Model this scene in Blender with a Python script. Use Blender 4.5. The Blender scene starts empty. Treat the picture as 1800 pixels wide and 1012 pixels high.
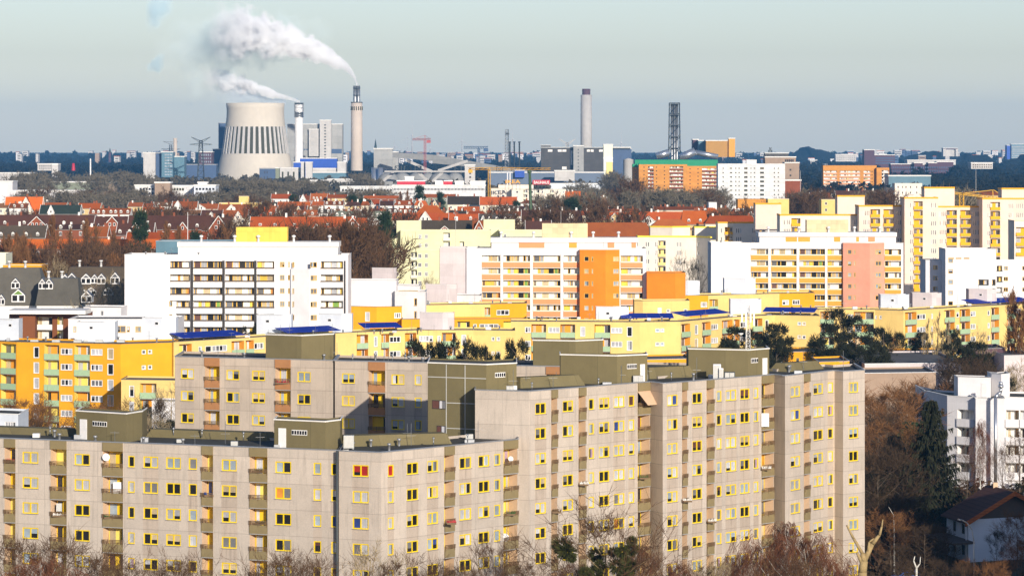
import bpy, math, random
from mathutils import Vector, Matrix
R=math.radians
sc=bpy.context.scene
col=sc.collection
# ---------------------------------------------------------------- camera, sky, sun, exposure
CAM_H=54.0; FPX=6000.0; HZ=263.0          # eye height (m), focal length and horizon row measured on the 1800 px wide photo
SUN_EL=R(14.5); SUN_AZ=R(19)              # sun behind the camera, a little to the right
cam_d=bpy.data.cameras.new('camera'); cam=bpy.data.objects.new('camera',cam_d); col.objects.link(cam)
cam.location=(0,0,CAM_H); cam.rotation_euler=(R(90),0,0)
cam_d.sensor_width=36; cam_d.lens=36*FPX/1800; cam_d.shift_y=-(506-HZ)/1800
cam_d.clip_start=1; cam_d.clip_end=60000
sc.camera=cam
w=bpy.data.worlds.new('World'); sc.world=w; w.use_nodes=True
nt=w.node_tree; nt.nodes.clear()
out=nt.nodes.new('ShaderNodeOutputWorld'); bg=nt.nodes.new('ShaderNodeBackground')
sky=nt.nodes.new('ShaderNodeTexSky'); sky.sky_type='NISHITA'; sky.sun_disc=False
sky.sun_elevation=SUN_EL; sky.sun_rotation=math.pi-SUN_AZ   # nishita rotation: 0 = +Y
sky.altitude=50; sky.air_density=1.0; sky.dust_density=0.6; sky.ozone_density=2.0
mixn=nt.nodes.new('ShaderNodeMix'); mixn.data_type='RGBA'; mixn.blend_type='MULTIPLY'; mixn.inputs['Factor'].default_value=1.0
mixn.inputs['B'].default_value=(1.09,1.07,1.28,1)
nt.links.new(sky.outputs[0],mixn.inputs['A'])
# thin winter overcast evens the sky out: a little brighter low down, calmer above
tcw=nt.nodes.new('ShaderNodeTexCoord'); sxw=nt.nodes.new('ShaderNodeSeparateXYZ'); nt.links.new(tcw.outputs['Generated'],sxw.inputs[0])
mrw=nt.nodes.new('ShaderNodeMapRange'); nt.links.new(sxw.outputs[2],mrw.inputs[0]); mrw.inputs[1].default_value=0.0; mrw.inputs[2].default_value=0.028; mrw.inputs[3].default_value=1.25; mrw.inputs[4].default_value=0.825
mr2=nt.nodes.new('ShaderNodeMapRange'); nt.links.new(sxw.outputs[2],mr2.inputs[0]); mr2.inputs[1].default_value=0.05; mr2.inputs[2].default_value=0.35; mr2.inputs[3].default_value=1.0; mr2.inputs[4].default_value=0.72
muw=nt.nodes.new('ShaderNodeMath'); muw.operation='MULTIPLY'; nt.links.new(mrw.outputs[0],muw.inputs[0]); nt.links.new(mr2.outputs[0],muw.inputs[1])
scw=nt.nodes.new('ShaderNodeVectorMath'); scw.operation='SCALE'; nt.links.new(mixn.outputs['Result'],scw.inputs[0]); nt.links.new(muw.outputs[0],scw.inputs['Scale']); nt.links.new(scw.outputs[0],bg.inputs[0])
bg.inputs[1].default_value=0.12
nt.links.new(bg.outputs[0],out.inputs[0])
sun_d=bpy.data.lights.new('sun','SUN'); sun_d.energy=4.4; sun_d.angle=R(0.5); sun_d.color=(1.0,0.91,0.78)
sun=bpy.data.objects.new('sun',sun_d); col.objects.link(sun)
sdir=Vector((math.sin(SUN_AZ)*math.cos(SUN_EL),-math.cos(SUN_AZ)*math.cos(SUN_EL),math.sin(SUN_EL)))
sun.rotation_euler=sdir.to_track_quat('Z','Y').to_euler(); sun.location=(200,-300,300)
sc.view_settings.view_transform='Standard'; sc.view_settings.look='None'; sc.view_settings.gamma=1; sc.view_settings.exposure=0.30
sc.view_settings.use_curve_mapping=False
sc.cycles.max_bounces=10; sc.cycles.diffuse_bounces=2; sc.cycles.glossy_bounces=2; sc.cycles.volume_bounces=8; sc.cycles.transparent_max_bounces=8
# ---------------------------------------------------------------- photo measurements -> world
def PX(px,Y): return (px-900.0)/FPX*Y
def PZ(py,Y): return CAM_H-(py-HZ)/FPX*Y
def P2(p): return Vector((PX(p[0],p[1]),p[1]))
# ---------------------------------------------------------------- materials
MATS={}; MATREC={}
def node(nt,t,**k):
    n=nt.nodes.new(t)
    for a,b in k.items(): setattr(n,a,b)
    return n
def mathn(nt,op,a,b=None,c=None):
    n=nt.nodes.new('ShaderNodeMath'); n.operation=op
    for i,x in enumerate((a,b,c)):
        if x is None: continue
        if isinstance(x,(int,float)): n.inputs[i].default_value=x
        else: nt.links.new(x,n.inputs[i])
    return n.outputs[0]
def basemat(name,rough=0.8,metal=0,spec=0.4):
    m=bpy.data.materials.new(name); m.use_nodes=True; nt=m.node_tree
    b=nt.nodes['Principled BSDF']; b.inputs['Roughness'].default_value=rough; b.inputs['Metallic'].default_value=metal
    b.inputs['Specular IOR Level'].default_value=spec
    MATS[name]=m
    return m,nt,b
def mixc(nt,f,a,b,mode='MIX'):
    n=node(nt,'ShaderNodeMix',data_type='RGBA',blend_type=mode)
    for k,x in (('Factor',f),('A',a),('B',b)):
        s=n.inputs[k]
        if isinstance(x,(int,float)): s.default_value=x
        elif isinstance(x,tuple): s.default_value=(x[0],x[1],x[2],1)
        else: nt.links.new(x,s)
    return n.outputs['Result']
def noise(nt,vec,scale,detail=3,rough=0.6):
    n=node(nt,'ShaderNodeTexNoise'); n.inputs['Scale'].default_value=scale; n.inputs['Detail'].default_value=detail; n.inputs['Roughness'].default_value=rough
    if vec is not None: nt.links.new(vec,n.inputs['Vector'])
    return n.outputs[0]
def ramp(nt,x,a,b):
    n=node(nt,'ShaderNodeMapRange'); nt.links.new(x,n.inputs[0]); n.inputs[1].default_value=a; n.inputs[2].default_value=b
    return n.outputs[0]
def M(name,c,rough=0.85,var=0.12,scale=0.35,metal=0,spec=0.3,hue=None):
    """plain weathered surface: colour broken up by two noises"""
    if name in MATS: return MATS[name]
    m,nt,b=basemat(name,rough,metal,spec)
    tc=node(nt,'ShaderNodeTexCoord'); v=tc.outputs['Object']
    n1=noise(nt,v,scale,5,0.7); n2=noise(nt,v,scale*9,3,0.6)
    s=mathn(nt,'ADD',mathn(nt,'MULTIPLY',n1,0.65),mathn(nt,'MULTIPLY',n2,0.35))
    f=ramp(nt,s,0.3,0.7)
    d=tuple(x*(1-var) for x in c) if hue is None else hue
    l=tuple(min(0.95,x*(1+var)) for x in c)
    nt.links.new(mixc(nt,f,d,l),b.inputs['Base Color'])
    return m
def tilemat(name,c,c2,rough=0.75,row=0.35):
    """clay tiles: patchy colour with fine courses following the height"""
    m,nt,b=basemat(name,rough,0,0.15)
    tc=node(nt,'ShaderNodeTexCoord'); v=tc.outputs['Object']
    sx=node(nt,'ShaderNodeSeparateXYZ'); nt.links.new(v,sx.inputs[0])
    n1=noise(nt,v,0.12,5,0.7); n2=noise(nt,v,2.5,2,0.6)
    f=ramp(nt,mathn(nt,'ADD',mathn(nt,'MULTIPLY',n1,0.6),mathn(nt,'MULTIPLY',n2,0.4)),0.34,0.68)
    cc=mixc(nt,f,c,c2)
    fr=mathn(nt,'FRACT',mathn(nt,'DIVIDE',sx.outputs[2],row))
    ln=mathn(nt,'LESS_THAN',fr,0.22)
    cc=mixc(nt,mathn(nt,'MULTIPLY',ln,0.45),cc,tuple(x*0.55 for x in c))
    oi=node(nt,'ShaderNodeObjectInfo'); sc2=node(nt,'ShaderNodeVectorMath',operation='SCALE'); nt.links.new(cc,sc2.inputs[0]); nt.links.new(mathn(nt,'ADD',0.62,mathn(nt,'MULTIPLY',oi.outputs['Random'],0.65)),sc2.inputs['Scale'])
    nt.links.new(sc2.outputs[0],b.inputs['Base Color']); return m
def panelmat(name,c,vs=3.35,hs=2.8,seam=0.035,stain=0.5,off=0.95,grain=0.16,seamdark=0.45):
    """facade cladding: joints every storey and every panel, rain streaks, exposed-aggregate grain (uv = metres along wall, metres below eaves)"""
    m,nt,b=basemat(name,0.9,0,0.2)
    uv=node(nt,'ShaderNodeUVMap'); sx=node(nt,'ShaderNodeSeparateXYZ'); nt.links.new(uv.outputs[0],sx.inputs[0])
    u,v=sx.outputs[0],sx.outputs[1]
    tc=node(nt,'ShaderNodeTexCoord')
    big=noise(nt,tc.outputs['Object'],0.25,4,0.65)
    fine=noise(nt,tc.outputs['Object'],9,2,0.8)
    cmb=node(nt,'ShaderNodeCombineXYZ'); nt.links.new(mathn(nt,'MULTIPLY',u,2.2),cmb.inputs[0]); nt.links.new(mathn(nt,'MULTIPLY',v,0.22),cmb.inputs[1])
    st=noise(nt,cmb.outputs[0],1.0,4,0.6)
    cell=node(nt,'ShaderNodeCombineXYZ')
    nt.links.new(mathn(nt,'FLOOR',mathn(nt,'DIVIDE',u,vs)),cell.inputs[0]); nt.links.new(mathn(nt,'FLOOR',mathn(nt,'DIVIDE',mathn(nt,'SUBTRACT',v,off),hs)),cell.inputs[1])
    wn=node(nt,'ShaderNodeTexWhiteNoise',noise_dimensions='2D'); nt.links.new(cell.outputs[0],wn.inputs['Vector'])
    k=mathn(nt,'ADD',mathn(nt,'MULTIPLY',mathn(nt,'SUBTRACT',big,0.5),0.5),mathn(nt,'MULTIPLY',mathn(nt,'SUBTRACT',fine,0.5),grain*2.2))
    k=mathn(nt,'ADD',k,mathn(nt,'MULTIPLY',mathn(nt,'SUBTRACT',wn.outputs[0],0.5),0.17))
    f=ramp(nt,k,-0.28,0.28)
    cc=mixc(nt,f,tuple(x*0.74 for x in c),tuple(min(0.95,x*1.22) for x in c))
    sf=mathn(nt,'MULTIPLY',ramp(nt,st,0.52,0.75),stain)
    cc=mixc(nt,sf,cc,tuple(x*0.62 for x in c))
    fv=mathn(nt,'FRACT',mathn(nt,'DIVIDE',mathn(nt,'SUBTRACT',v,off),hs)); fu=mathn(nt,'FRACT',mathn(nt,'DIVIDE',u,vs))
    ln=mathn(nt,'MAXIMUM',mathn(nt,'LESS_THAN',fv,seam/hs*1.6),mathn(nt,'LESS_THAN',fu,seam/vs))
    cc=mixc(nt,mathn(nt,'MULTIPLY',ln,1-seamdark if seam>0 else 0),cc,tuple(x*0.35 for x in c))
    nt.links.new(cc,b.inputs['Base Color'])
    return m
def glassmat(name,c,rough=0.12,fold=0.0,spec=0.5):
    m,nt,b=basemat(name,rough,0,spec)
    tc=node(nt,'ShaderNodeTexCoord')
    n=noise(nt,tc.outputs['Object'],1.2,2)
    oi=node(nt,'ShaderNodeObjectInfo')
    jitter=mathn(nt,'ADD',0.72,mathn(nt,'MULTIPLY',oi.outputs['Random'],0.5))
    mp=node(nt,'ShaderNodeMapping'); mp.inputs['Scale'].default_value=(9,9,0.15); nt.links.new(tc.outputs['Object'],mp.inputs[0])
    fo=noise(nt,mp.outputs[0],1.5,1)
    f=mathn(nt,'ADD',mathn(nt,'MULTIPLY',mathn(nt,'SUBTRACT',n,0.5),0.6),mathn(nt,'MULTIPLY',mathn(nt,'SUBTRACT',fo,0.5),fold*2))
    g=mathn(nt,'MULTIPLY',mathn(nt,'ADD',1.0,f),jitter)
    cm=node(nt,'ShaderNodeVectorMath',operation='SCALE'); cm.inputs[0].default_value=c; nt.links.new(g,cm.inputs['Scale'])
    nt.links.new(cm.outputs[0],b.inputs['Base Color'])
    b.inputs['Coat Weight'].default_value=0.6; b.inputs['Coat Roughness'].default_value=0.03
    return m
# walls
panelmat('concrete_panel',(0.495,0.43,0.368),grain=0.26,stain=0.6,seamdark=0.55); panelmat('concrete_spandrel',(0.45,0.375,0.31),vs=90,hs=2.8,seam=0.03,grain=0.26,stain=0.8)
panelmat('concrete_panel_warm',(0.55,0.455,0.36),vs=9)
panelmat('concrete_back',(0.48,0.40,0.325),vs=3.5)
panelmat('render_orange',(0.78,0.36,0.018),vs=60,hs=80,seam=0.0,stain=0.12,grain=0.04)
panelmat('render_yellow',(0.78,0.56,0.20),vs=60,hs=80,seam=0.0,stain=0.15,grain=0.04)
panelmat('render_white',(0.74,0.72,0.73),vs=60,hs=80,seam=0.0,stain=0.12,grain=0.03)
panelmat('render_pinkwhite',(0.62,0.55,0.55),vs=3,hs=2.8,seam=0.03,stain=0.25,grain=0.05,seamdark=0.8)
panelmat('render_bluewhite',(0.70,0.74,0.84),vs=60,hs=80,seam=0.0,stain=0.15,grain=0.03)
panelmat('render_cream',(0.76,0.62,0.51),vs=60,hs=80,seam=0.0,stain=0.1,grain=0.04)
panelmat('render_ivory',(0.78,0.70,0.60),vs=60,hs=80,seam=0.0,stain=0.1,grain=0.04)
panelmat('render_green',(0.70,0.68,0.42),vs=60,hs=80,seam=0.0,stain=0.1,grain=0.04)
panelmat('render_tangerine',(0.74,0.235,0.022),vs=60,hs=80,seam=0,stain=0.1,grain=0.04)
panelmat('render_salmon',(0.68,0.31,0.215),vs=60,hs=80,seam=0,stain=0.1,grain=0.04)
panelmat('tower_white',(0.70,0.70,0.70),vs=3.0,hs=2.8,seam=0.10,stain=0.1,grain=0.03,seamdark=0.6)
panelmat('olive_panel',(0.18,0.15,0.075),vs=4.6,hs=20,seam=0.03,stain=0.2,off=-30,seamdark=0.2)
panelmat('cream_sheet',(0.70,0.55,0.34),vs=1.2,hs=1.3,seam=0.04,stain=0.1,grain=0.03,seamdark=0.75)
panelmat('yellow_sheet',(0.80,0.56,0.10),vs=1.2,hs=50,seam=0.04,stain=0.1,grain=0.03,seamdark=0.75)
panelmat('grey_sheet',(0.36,0.36,0.35),vs=6,hs=9,seam=0.12,stain=0.2,grain=0.03,seamdark=0.7)
panelmat('dark_sheet',(0.085,0.08,0.075),vs=5,hs=4,seam=0.12,stain=0.1,grain=0.03,seamdark=0.7)
panelmat('plant_white',(0.55,0.53,0.51),vs=8,hs=30,seam=0.10,stain=0.2,grain=0.03,seamdark=0.7)
panelmat('brick_ochre',(0.60,0.27,0.06),vs=60,hs=2.8,seam=0.0,stain=0.2,grain=0.1)
panelmat('brick_tan',(0.36,0.26,0.19),vs=60,hs=80,seam=0,stain=0.2,grain=0.1)
panelmat('brick_red',(0.27,0.075,0.03),vs=60,hs=80,seam=0,stain=0.2,grain=0.2)
panelmat('brick_brown',(0.21,0.075,0.03),vs=60,hs=80,seam=0,stain=0.2,grain=0.2)
M('roof_felt',(0.075,0.07,0.055),0.9,0.3,0.15); M('roof_gravel',(0.13,0.125,0.12),0.95,0.25,0.2)
M('olive_trim',(0.23,0.18,0.09)); M('orange_trim',(0.38,0.18,0.075)); M('zinc',(0.42,0.43,0.45),0.45,0.15,1.5,metal=0.6)
M('white_trim',(0.78,0.76,0.72)); M('white_paint',(0.8,0.79,0.78),0.6); M('yellow_paint',(0.78,0.56,0.01),0.5,0.08)
M('yellow_wall',(0.80,0.52,0.02),0.7,0.1); M('orange_wall',(0.80,0.33,0.03),0.8,0.1); M('paleyellow_wall',(0.82,0.66,0.14),0.8,0.1); M('tan_wall',(0.66,0.46,0.30),0.85,0.1)
M('mint_panel',(0.36,0.50,0.31),0.6,0.1); M('orange_panel',(0.78,0.30,0.13),0.7,0.08); M('amber_panel',(0.74,0.34,0.05),0.7,0.08)
M('gold_panel',(0.85,0.42,0.01),0.7,0.08); M('lemon_panel',(0.85,0.68,0.25),0.7,0.08); M('pale_panel',(0.80,0.80,0.62),0.7,0.08)
M('gold_coping',(0.80,0.38,0.01),0.6,0.06); M('lemon_coping',(0.85,0.66,0.05),0.6,0.06); M('dark_trim',(0.045,0.04,0.038),0.7); M('brown_trim',(0.10,0.07,0.055),0.7)
M('window_ochre',(0.70,0.43,0.08),0.6,0.1); M('rail_brown',(0.16,0.10,0.05),0.6); M('steel',(0.30,0.31,0.32),0.4,0.1,metal=0.7); M('steel_bright',(0.62,0.64,0.68),0.28,0.1,metal=0.8)
M('steel_dark',(0.07,0.08,0.085),0.6,0.1,metal=0.3); M('cabinet_grey',(0.5,0.5,0.48),0.5); M('slab_grey',(0.30,0.29,0.27)); M('solar_blue',(0.012,0.035,0.32),0.6,0.25,0.6,spec=0.15)
M('blue_sheet',(0.02,0.08,0.42),0.5,0.25,0.05); M('shed_blue',(0.13,0.17,0.24),0.6,0.1,0.05); M('navy_sheet',(0.06,0.10,0.19),0.6,0.15,0.05); M('teal_sheet',(0.10,0.20,0.26),0.5,0.2,0.05); M('red_sheet',(0.50,0.02,0.04),0.5); M('green_sheet',(0.01,0.25,0.12),0.6)
M('ochre_sheet',(0.45,0.24,0.055),0.7,0.1,0.03); M('purple_brick',(0.10,0.055,0.075),0.8); M('cooling_concrete',(0.60,0.545,0.465),0.9,0.10,0.02); M('chimney_concrete',(0.55,0.47,0.40),0.9,0.1,0.03)
M('slot_dark',(0.065,0.06,0.028),0.9,0.1,0.1); M('crane_red',(0.40,0.10,0.10),0.6); M('crane_yellow',(0.65,0.36,0.03),0.6); M('crane_green',(0.06,0.10,0.05),0.6)
M('slate',(0.115,0.105,0.085),0.6,0.2,0.3,spec=0.3); M('slate_blue',(0.15,0.17,0.23),0.5,0.15,0.3); M('slate_green',(0.035,0.05,0.038),0.6,0.2); M('mansard_green',(0.22,0.24,0.17),0.7,0.2)
M('brick_wall_small',(0.24,0.075,0.035)); M('sand_wall',(0.62,0.46,0.22)); M('ivory_wall',(0.78,0.70,0.54),0.85,0.1); M('white_wall',(0.80,0.78,0.74),0.85,0.08)
tilemat('tile_red',(0.44,0.075,0.016),(0.60,0.14,0.03)); tilemat('tile_orange',(0.52,0.10,0.015),(0.66,0.17,0.03)); tilemat('tile_rust',(0.32,0.085,0.025),(0.48,0.14,0.035)); tilemat('tile_brown',(0.075,0.034,0.024),(0.13,0.055,0.036)); tilemat('tile_tan',(0.26,0.12,0.05),(0.36,0.18,0.08)); tilemat('tile_dark',(0.065,0.052,0.038),(0.12,0.09,0.06))
# panes
glassmat('pane_dark',(0.018,0.018,0.020)); glassmat('pane_grey',(0.16,0.16,0.17)); glassmat('pane_blue',(0.30,0.36,0.42)); glassmat('curtain_white',(0.50,0.50,0.53),0.3,0.35); glassmat('curtain_net',(0.42,0.43,0.46),0.3,0.5)  # blue pane: a grey-blue reflection put into the base colour
glassmat('curtain_beige',(0.50,0.40,0.25),0.3,0.4); glassmat('blind_red',(0.36,0.02,0.015),0.4); glassmat('blind_orange',(0.62,0.24,0.04),0.4,0.2); glassmat('blind_navy',(0.03,0.06,0.24),0.4,0.2); glassmat('blind_green',(0.18,0.34,0.05),0.4,0.2); glassmat('blind_yellow',(0.75,0.52,0.05),0.4,0.1); glassmat('blind_mauve',(0.36,0.25,0.33),0.4,0.2); glassmat('blind_teal',(0.03,0.22,0.24),0.4,0.2); glassmat('blind_brown',(0.11,0.045,0.035),0.4,0.2)
PANES_NEAR=['curtain_white']*9+['curtain_net']*9+['pane_grey']*5+['pane_dark']*6+['pane_blue']*8+['curtain_beige']*3+['blind_brown','blind_orange','blind_mauve','blind_navy']
PANES_MID=['pane_dark']*5+['pane_grey']*4+['curtain_net']*5+['curtain_white']*3+['curtain_beige']*3+['pane_blue']
# ---------------------------------------------------------------- mesh collecting
class MB:
    def __init__(s): s.v=[]; s.f=[]; s.m=[]; s.uv=[]; s.sm=[]; s.slots=[]
    def mi(s,mat):
        if mat not in s.slots: s.slots.append(mat)
        return s.slots.index(mat)
    def face(s,pts,mat,uv=None,smooth=False):
        n=len(s.v); s.v.extend([tuple(p) for p in pts]); s.f.append(tuple(range(n,n+len(pts)))); s.m.append(s.mi(mat)); s.sm.append(smooth)
        s.uv.extend(uv if uv else [(p[0]+p[1]*0.7,-p[2]) for p in pts])
    def hexa(s,c,mat):
        for q in ((0,1,2,3),(7,6,5,4),(0,4,5,1),(1,5,6,2),(2,6,7,3),(3,7,4,0)): s.face([c[i] for i in q],mat)
    def box(s,x0,y0,z0,x1,y1,z1,mat):
        s.hexa([(x0,y1,z0),(x1,y1,z0),(x1,y0,z0),(x0,y0,z0),(x0,y1,z1),(x1,y1,z1),(x1,y0,z1),(x0,y0,z1)],mat)
    def bar(s,a,b,r,mat,r2=None,n=4):
        a=Vector(a); b=Vector(b); d=b-a
        if d.length<1e-6: return
        r2=r if r2 is None else r2
        q=d.to_track_quat('Z','Y'); k=len(s.v); mi=s.mi(mat)
        for p,rr in ((a,r),(b,r2)):
            for i in range(n):
                t=2*math.pi*(i+0.5)/n; s.v.append(tuple(p+q@Vector((math.cos(t)*rr,math.sin(t)*rr,0))))
        for i in range(n):
            j=(i+1)%n; s.f.append((k+i,k+j,k+n+j,k+n+i)); s.m.append(mi); s.sm.append(n>5); s.uv.extend([(0,0)]*4)
        s.f.append(tuple(k+n+i for i in range(n))); s.m.append(mi); s.sm.append(False); s.uv.extend([(0,0)]*n)
        s.f.append(tuple(k+n-1-i for i in range(n))); s.m.append(mi); s.sm.append(False); s.uv.extend([(0,0)]*n)
    def lathe(s,cx,cy,prof,mat,n=24,cap=True,a0=0,a1=2*math.pi):
        k=len(s.v); mi=s.mi(mat); full=abs(a1-a0-2*math.pi)<1e-6; m=n if full else n+1
        for r,z in prof:
            for i in range(m):
                t=a0+(a1-a0)*i/n; s.v.append((cx+math.cos(t)*r,cy+math.sin(t)*r,z))
        for a in range(len(prof)-1):
            for i in range(n):
                j=(i+1)%m; s.f.append((k+a*m+i,k+a*m+j,k+(a+1)*m+j,k+(a+1)*m+i)); s.m.append(mi); s.sm.append(True)
                s.uv.extend([(0,0)]*4)
        if cap:
            s.f.append(tuple(k+(len(prof)-1)*m+i for i in range(m))); s.m.append(mi); s.sm.append(False); s.uv.extend([(0,0)]*m)
    def add(s,o,T):
        k=len(s.v); s.v.extend([tuple(T@Vector(p)) for p in o.v])
        mp=[s.mi(x) for x in o.slots]
        s.f.extend([tuple(k+i for i in f) for f in o.f]); s.m.extend([mp[i] for i in o.m]); s.sm.extend(o.sm); s.uv.extend(o.uv)
    def mesh(s,name,org=(0,0,0)):
        me=bpy.data.meshes.new(name); ox,oy,oz=org
        me.from_pydata([(a-ox,b-oy,c-oz) for a,b,c in s.v],[],s.f)
        for x in s.slots: me.materials.append(MATS[x])
        me.polygons.foreach_set('material_index',s.m); me.polygons.foreach_set('use_smooth',s.sm)
        l=me.uv_layers.new(name='UVMap'); l.data.foreach_set('uv',[x for p in s.uv for x in p])
        me.update(); return me
    def build(s,name,parent=None,org=(0,0,0)):
        if not s.f: return None
        o=bpy.data.objects.new(name,s.mesh(name,org)); col.objects.link(o)
        if parent is not None: o.parent=parent
        else: o.location=org
        return o
def tag(o,label=None,cat=None,group=None,kind=None):
    for k,x in (('label',label),('category',cat),('group',group),('kind',kind)):
        if x: o[k]=x
    return o
def empty(name,loc,label,cat,group=None,rz=0):
    o=bpy.data.objects.new(name,None); col.objects.link(o); o.location=loc; o.rotation_euler=(0,0,rz); o.empty_display_size=1
    return tag(o,label,cat,group)
def single(mb,name,label,cat,org,group=None):
    return tag(mb.build(name,None,org),label,cat,group)
# ---------------------------------------------------------------- facade pieces (meshes shared between copies); local x along wall, -y outwards, z up
CACHE={}
def rq(x,q=0.1): return max(q,round(x/q)*q)
def win_piece(w,h,n,frame,var,pool,near,fw=0.10,sill=False):
    """window: (frame MB, pane MB)"""
    key=('win',w,h,n,frame,var,tuple(pool[:1]),len(pool),near,fw)
    if key in CACHE: return CACHE[key]
    rr=random.Random(hash((round(w*10),round(h*10),n,var,near))&0xffff)
    f=MB(); p=MB()
    d0,d1=-0.06,0.06
    f.box(-w/2,d0,-h/2,-w/2+fw,d1,h/2,frame); f.box(w/2-fw,d0,-h/2,w/2,d1,h/2,frame)
    f.box(-w/2+fw,d0,-h/2,w/2-fw,d1,-h/2+fw,frame); f.box(-w/2+fw,d0,h/2-fw,w/2-fw,d1,h/2,frame)
    lw=(w-2*fw)/n
    for i in range(1,n):
        x=-w/2+fw+lw*i; f.box(x-fw*0.55,d0,-h/2+fw,x+fw*0.55,d1,h/2-fw,frame)
    base=rr.choice(pool)
    for i in range(n):
        x0=-w/2+fw+lw*i; x1=x0+lw; z0=-h/2+fw; z1=h/2-fw
        c=base if rr.random()<0.65 else rr.choice(pool)
        def q(a,b,c0,c1,mat): p.face([(a,0.02,c0),(b,0.02,c0),(b,0.02,c1),(a,0.02,c1)],mat)
        t=rr.random()
        if t<0.22: s_=z0+(z1-z0)*rr.uniform(0.25,0.7); q(x0,x1,z0,s_,'pane_dark'); q(x0,x1,s_,z1,c)
        elif t<0.38: s_=x0+lw*rr.uniform(0.3,0.7); q(x0,s_,z0,z1,c); q(s_,x1,z0,z1,rr.choice(pool))
        else: q(x0,x1,z0,z1,c)
    if near: f.box(-w/2-0.05,-0.22,-h/2-0.05,w/2+0.05,-0.061,-h/2-0.005,'zinc')
    if not near: f.add(p,Matrix.Identity(4)); p=None
    CACHE[key]=[f,p,None,None]; return CACHE[key]
def colwin_piece(w,h,n,frame,mat,near=True,fw=0.10):
    key=('cw',w,h,n,mat,near)
    if key in CACHE: return CACHE[key]
    a=win_piece(w,h,n,frame,0,[mat],near,fw); CACHE[key]=a; return a
def balcony_piece(w,pm,zt,zb,out,rail,trim=None,th=0.12,ends=True):
    key=('bal',w,pm,zt,zb,out,rail,trim)
    if key in CACHE: return CACHE[key]
    f=MB(); g=None
    f.box(-w/2,-out,zb,w/2,-out+th,zt,pm)
    if ends and out>0.2:
        f.box(-w/2,-out+th,zb,-w/2+th,-0.002,zt,pm); f.box(w/2-th,-out+th,zb,w/2,-0.002,zt,pm)
    f.box(-w/2+0.01,-out+0.02,zb-0.12,w/2-0.01,0.0,zb-0.002,'slab_grey' if not trim else trim)
    if rail:
        g=MB(); r=0.045
        for z in (0.13,0.28,0.43): g.box(-w/2-0.06,-out-0.06,zt+z-r,w/2+0.06,-out-0.02,zt+z+r,'rail_brown')
        k=max(2,int(w/1.0)+1)
        for i in range(k): x=-w/2+0.03+(w-0.06)*i/(k-1); g.box(x-0.03,-out-0.02,zt-0.2,x+0.03,-out+0.03,zt+0.44,'rail_brown')
    CACHE[key]=[f,g,None,None]; return CACHE[key]
def door_piece(w,h,frame,infill,var,near,pool):
    """back wall of a loggia: coloured door field with glazing and a window; origin at floor centre"""
    key=('door',w,h,frame,infill,var,near)
    if key in CACHE: return CACHE[key]
    rr=random.Random(var*77+int(w*10)); f=MB(); p=MB()
    s=rr.uniform(0.55,0.75) if near else rr.uniform(0.38,0.5)
    x0=-w/2+0.04; x1=x0+w*s; x2=w/2-0.04
    f.box(x0,-0.05,0.02,x1,0,h-0.05,infill)
    a,b=(x0+0.1,x0+(x1-x0)*(rr.choice((0.0,0.3,0.5)) if near else 0.55)+0.11)
    p.face([(a,-0.075,0.3),(b,-0.075,0.3),(b,-0.075,h-0.2),(a,-0.075,h-0.2)],rr.choice(pool))
    f.box(x1+0.02,-0.07,0.8,x1+0.10,0,h-0.12,frame); f.box(x2-0.08,-0.07,0.8,x2,0,h-0.12,frame); f.box(x1+0.10,-0.07,0.8,x2-0.08,0,0.9,frame); f.box(x1+0.10,-0.07,h-0.22,x2-0.08,0,h-0.12,frame)
    p.face([(x1+0.1,-0.03,0.9),(x2-0.08,-0.03,0.9),(x2-0.08,-0.03,h-0.22),(x1+0.1,-0.03,h-0.22)],rr.choice(pool))
    if not near: f.add(p,Matrix.Identity(4)); p=None
    CACHE[key]=[f,p,None,None]; return CACHE[key]
def strip_piece(w,h,var,frame):
    """glazed strip of a balcony band: wall fields, coloured blinds and window lights"""
    key=('strip',w,h,var,frame)
    if key in CACHE: return CACHE[key]
    rr=random.Random(var*31+int(w*10)); f=MB(); x=-w/2
    while x<w/2-0.05:
        t=rr.random(); s=min(rr.choice((0.6,0.9,1.4)),w/2-x)
        if w/2-(x+s)<0.35: s=w/2-x
        if t<0.36: f.box(x,-0.04,-h/2,x+s,0,h/2,'white_wall')
        else:
            f.box(x,-0.07,-h/2,x+0.11,0,h/2,frame); f.box(x+s-0.09,-0.07,-h/2,x+s,0,h/2,frame)
            m=rr.choice(['pane_dark']*4+['pane_grey']*3+['curtain_net']*3+['curtain_beige']*2*2+['blind_yellow','blind_orange','blind_green','blind_brown','pane_dark','curtain_white','blind_yellow'])
            f.face([(x+0.11,-0.03,-h/2),(x+s-0.09,-0.03,-h/2),(x+s-0.09,-0.03,h/2),(x+0.11,-0.03,h/2)],m)
        x+=s
    CACHE[key]=[f,None,None,None]; return CACHE[key]
class Seg:
    def __init__(s,a,b):
        s.a=P2(a); s.b=P2(b); s.L=(s.b-s.a).length; s.d=(s.b-s.a)/s.L; s.n=Vector((s.d.y,-s.d.x)); s.ang=math.atan2(s.d.y,s.d.x)
    def u(s,px):
        k=(px-900.0)/FPX; den=s.d.x-k*s.d.y
        return (k*s.a.y-s.a.x)/den
    def p(s,u,v,z): q=s.a+s.d*u+s.n*v; return (q.x,q.y,z)
LIMIT=100
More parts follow.
